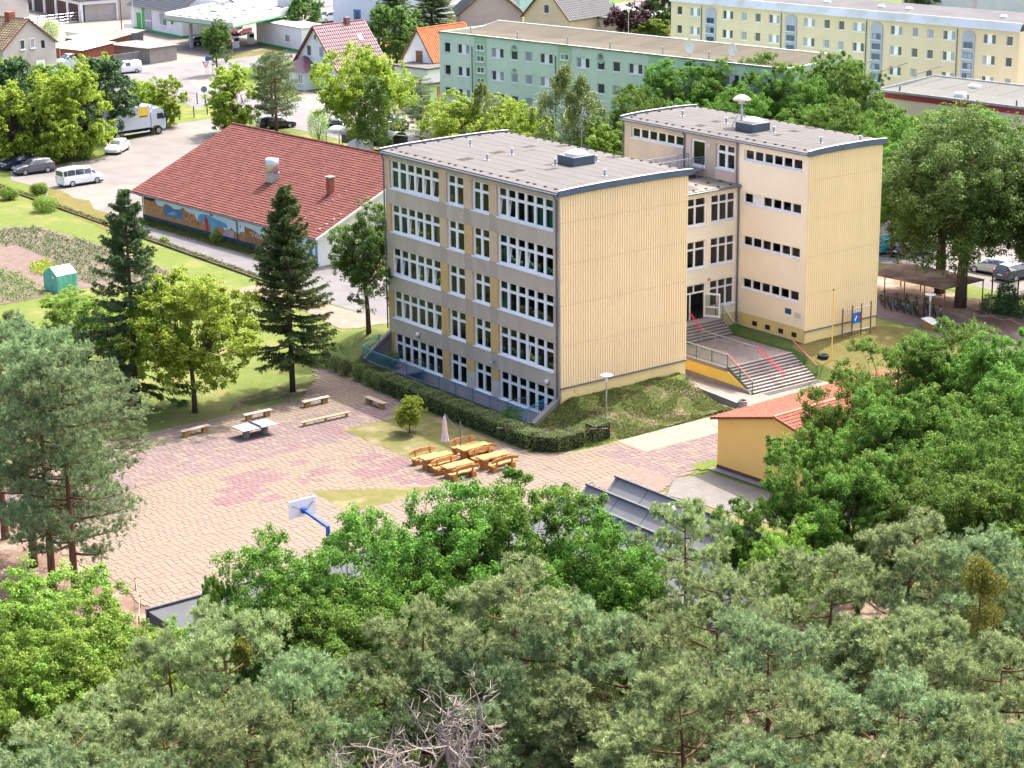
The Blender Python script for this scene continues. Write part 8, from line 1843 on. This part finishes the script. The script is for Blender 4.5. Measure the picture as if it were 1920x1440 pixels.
shrub('tall narrow bright bush in front of the bus shelter', 598, 262, 1.4, 3.6, F_light); shrub('clipped round conifer beside the green block drive', 768, 213, 1.2, 2.2, F_dark); shrub('clipped cone beside the round conifer', 783, 228, 1.1, 2.6, F_dark)
shrub('low hedge bush before the purple roofed house', 548, 140, 2.2, 1.4, F_light); shrub('long green bush along the side road', 505, 150, 3.0, 1.6, F_light); shrub('bush beside the lopped street tree', 455, 146, 2.6, 1.5, F_light)
shrub('bright self seeded bush behind the grey house', 95, 76, 1.6, 3.2, F_light); shrub('flowering weed clump at the cladded gable corner', 1271, 716, .55, 1.1, F_birch, 900, .09, z=.7)
shrub('dark cypress shrub right of the huge oak', 1885, 595, 1.0, 2.6, F_dark, z=.3); shrub('low dark juniper right of the huge oak', 1868, 600, 1.5, 1.7, F_dark, z=.3); shrub('dark juniper at the right picture edge', 1912, 602, 1.4, 1.9, F_dark, z=.3)
shrub('small weed bush at the mural wall downpipe', 405, 458, .6, 1.3, F_light, 900); shrub('weed clump on the edging of the alley', 308, 455+1, .5, .6, F_light, 500); shrub('climber shrub in the light well behind the blue railing', 958, 786, .9, 1.2, F_oak, 1500, .1, z=-.4); shrub('shrub in the left part of the light well', 735, 690, .7, 1.4, F_oak, 1200, .1, z=-.2)
# --- hedges
def hedge(label, pts, w, h, seed, dens=230, loose=0.0):
    g = np.random.default_rng(seed); t = thing('hedge', label, 'hedge', (0,0,0)); P, N = [], []; core = MB()
    for (a, b_) in zip(pts[:-1], pts[1:]):
        a, b_ = np.array(a), np.array(b_); L = np.linalg.norm(b_-a); d = (b_-a)/L; nn = np.array([-d[1], d[0]])
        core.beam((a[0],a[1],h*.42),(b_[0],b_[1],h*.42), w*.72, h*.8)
        n = int(dens*L*(w+2*h)); s = g.uniform(-w*.35, L+w*.35, n); side = g.choice(3, n, p=[.36,.32,.32]); q = g.uniform(-1, 1, n); zz = g.uniform(.03, 1, n)*h
        off = np.where(side == 0, q*w/2, np.where(side == 1, w/2, -w/2)); zz = np.where(side == 0, h, zz)
        wob = .07*np.sin(s*2.1+seed)+.05*np.sin(s*5.3)+loose*g.normal(0, .2, n); jit = -np.abs(g.normal(0, .06+loose*.12, n))
        rnd_c = np.clip((np.abs(off)/(w/2))**3*(zz/h)**6, 0, 1)*.10
        off2 = off+np.sign(off)*(jit*(side > 0))+wob*(side > 0)*np.sign(off); z2 = zz+np.where(side == 0, jit+wob, 0)-rnd_c
        P.append(np.stack([a[0]+d[0]*s+nn[0]*off2, a[1]+d[1]*s+nn[1]*off2, np.maximum(z2, .02)], 1))
        nrm = np.where(side[:, None] == 0, np.array([0,0,1.]), np.sign(off)[:, None]*np.array([nn[0],nn[1],.25])); N.append(unit(nrm+g.normal(0, .55, (n, 3))))
    P, N = np.concatenate(P), np.concatenate(N)
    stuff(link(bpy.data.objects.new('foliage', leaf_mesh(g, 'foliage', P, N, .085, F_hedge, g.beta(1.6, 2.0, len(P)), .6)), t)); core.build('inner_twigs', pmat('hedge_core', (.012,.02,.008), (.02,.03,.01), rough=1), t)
hedge('long clipped hedge between lawn strip and yard paving', [(-13.5,-5.35),(3.6,-5.35)], 1.35, 1.3, 1)
hedge('clipped hedge corner piece with sunlit top beside the picnic tables', [(3.9,-5.3),(5.1,-4.4),(5.0,-2.4)], 1.35, 1.25, 2)
hedge('separate clipped hedge block in front of the lamp post', [(4.9,-1.35),(4.75,.0)], 1.35, 1.35, 3)
for i, x in enumerate((-21.3,-19.9,-18.5,-16.8,-15.3,-14.2)):
    g = np.random.default_rng(90+i); P = rnd_dirs(g, 2000, .2)*(g.uniform(.3, 1, 2000)**.5)[:, None]*np.array([.62,.55,.62])+np.array([0,0,.66]); t = thing('shrub', '%s loose hedge shrub from the lawn end of the row' % ORD[i], 'shrub', (x, -5.5, 0), group='loose shrubs continuing the hedge')
    link(bpy.data.objects.new('foliage', leaf_mesh(g, 'foliage', P, unit(g.normal(size=(2000, 3))+np.array([0,0,.4])), .085, F_hedge if i else F_dark, g.beta(1.8, 2, 2000), .6)), t)
    s = MB()
    for a in range(5): s.tube([(0,0,0),(.3*math.cos(a*1.3),.3*math.sin(a*1.3),.8)], [.03,.012], 4)
    s.build('stem', M_bark, t)
# --- vegetable beds and grass
def scatter(name, label, cat, n, fn, size, mat, seed, aspect=.5, up=.6):
    g = np.random.default_rng(seed); P = fn(g, n); N = unit(g.normal(size=(len(P), 3))+np.array([0, 0, up])); o = link(bpy.data.objects.new(name, leaf_mesh(g, name, P, N, size, mat, g.beta(2, 2, len(P)), aspect))); stuff(o); tag(o, label, cat); return o
gard = px([(-60,445),(0,432),(40,426),(72,428),(195,466),(320,512),(300,526),(160,530),(60,470)])
def rows_fn(g, n):
    P = []
    x0, x1, y0, y1 = -84, -54, -14, 1
    for r in range(14):
        yy = -10.5+.85*r
        for k in range(48):
            x = -84+k*.62+g.normal(0, .05)
            if in_poly(x, yy, gard) and g.random() < .93:
                m = int(g.integers(16, 34)); c = np.array([x, yy+g.normal(0, .06), .14]); P.append(c+g.normal(0, 1, (m, 3))*np.array([.2,.17,.09]))
    return np.concatenate(P)
scatter('vegetable_rows', 'rows of small leafy vegetables in the brown garden soil', 'vegetables', 0, rows_fn, .19, F_box, 5)
lush = px([(-60,520),(0,508),(40,520),(88,552),(60,562),(0,574),(-60,590)])
def lush_fn(g, n):
    P = np.stack([g.uniform(-72, -50, n), g.uniform(-26, -6, n), np.zeros(n)], 1); m = np.array([in_poly(p[0], p[1], lush) for p in P]); P = P[m]; P[:, 2] = .35+.25*np.sin(P[:, 0]*3)*np.sin(P[:, 1]*2.5)+g.normal(0, .08, len(P)); return P
scatter('leafy_bed', 'dense dark green leafy crop at the left end of the garden', 'vegetables', 14000, lush_fn, .22, F_ash, 6)
lett = px([(55,498),(88,488),(110,505),(95,520),(60,514)])
def lett_fn(g, n):
    P = np.stack([g.uniform(-70, -56, n), g.uniform(-12, -4, n), g.uniform(.05, .28, n)], 1); return P[np.array([in_poly(p[0], p[1], lett) for p in P])]
scatter('lettuce_bed', 'yellow green lettuce patch behind the garden tent', 'vegetables', 9000, lett_fn, .2, F_lime, 7)
F_grass = foliage('grass_blades', (.080,.115,.026), (.20,.235,.070), .35, hue=.02)
def grass_fn(g, n):
    x = np.concatenate([g.uniform(-21, 1, n//2), g.uniform(0, 6, n//2)]); y = np.concatenate([g.uniform(-4.6, -2.5, n//2), g.uniform(-2.4, 11, n//2)])
    c = np.sin(x*2.3+1)*np.sin(y*1.9)+np.sin(x*.9-y*1.4); m = (c > -.25) | (g.random(len(x)) < .25); x, y = x[m], y[m]
    return np.stack([x, y, np.array([hgt(a, b_) for a, b_ in zip(x, y)])+g.uniform(.0, .07, len(x))], 1)
scatter('grass_tufts', 'rough grass on the mound and along the light well', 'grass', 48000, grass_fn, .17, F_grass, 8, .18, -.0)
def verge_fn(g, n):
    t_ = g.random(n); x = -78+t_*28; y = 8.6+t_*1.9+g.normal(0, .45, n); k = n//3; x[:k] = -104+g.random(k)*64; y[:k] = 5.15+np.abs(g.normal(0, .25, k)); return np.stack([x, y, g.uniform(.02, .25, n)], 1)
scatter('weed_strip', 'weeds along the mural wall and the alley edging', 'weeds', 12000, verge_fn, .28, F_grass, 9, .2, 0)
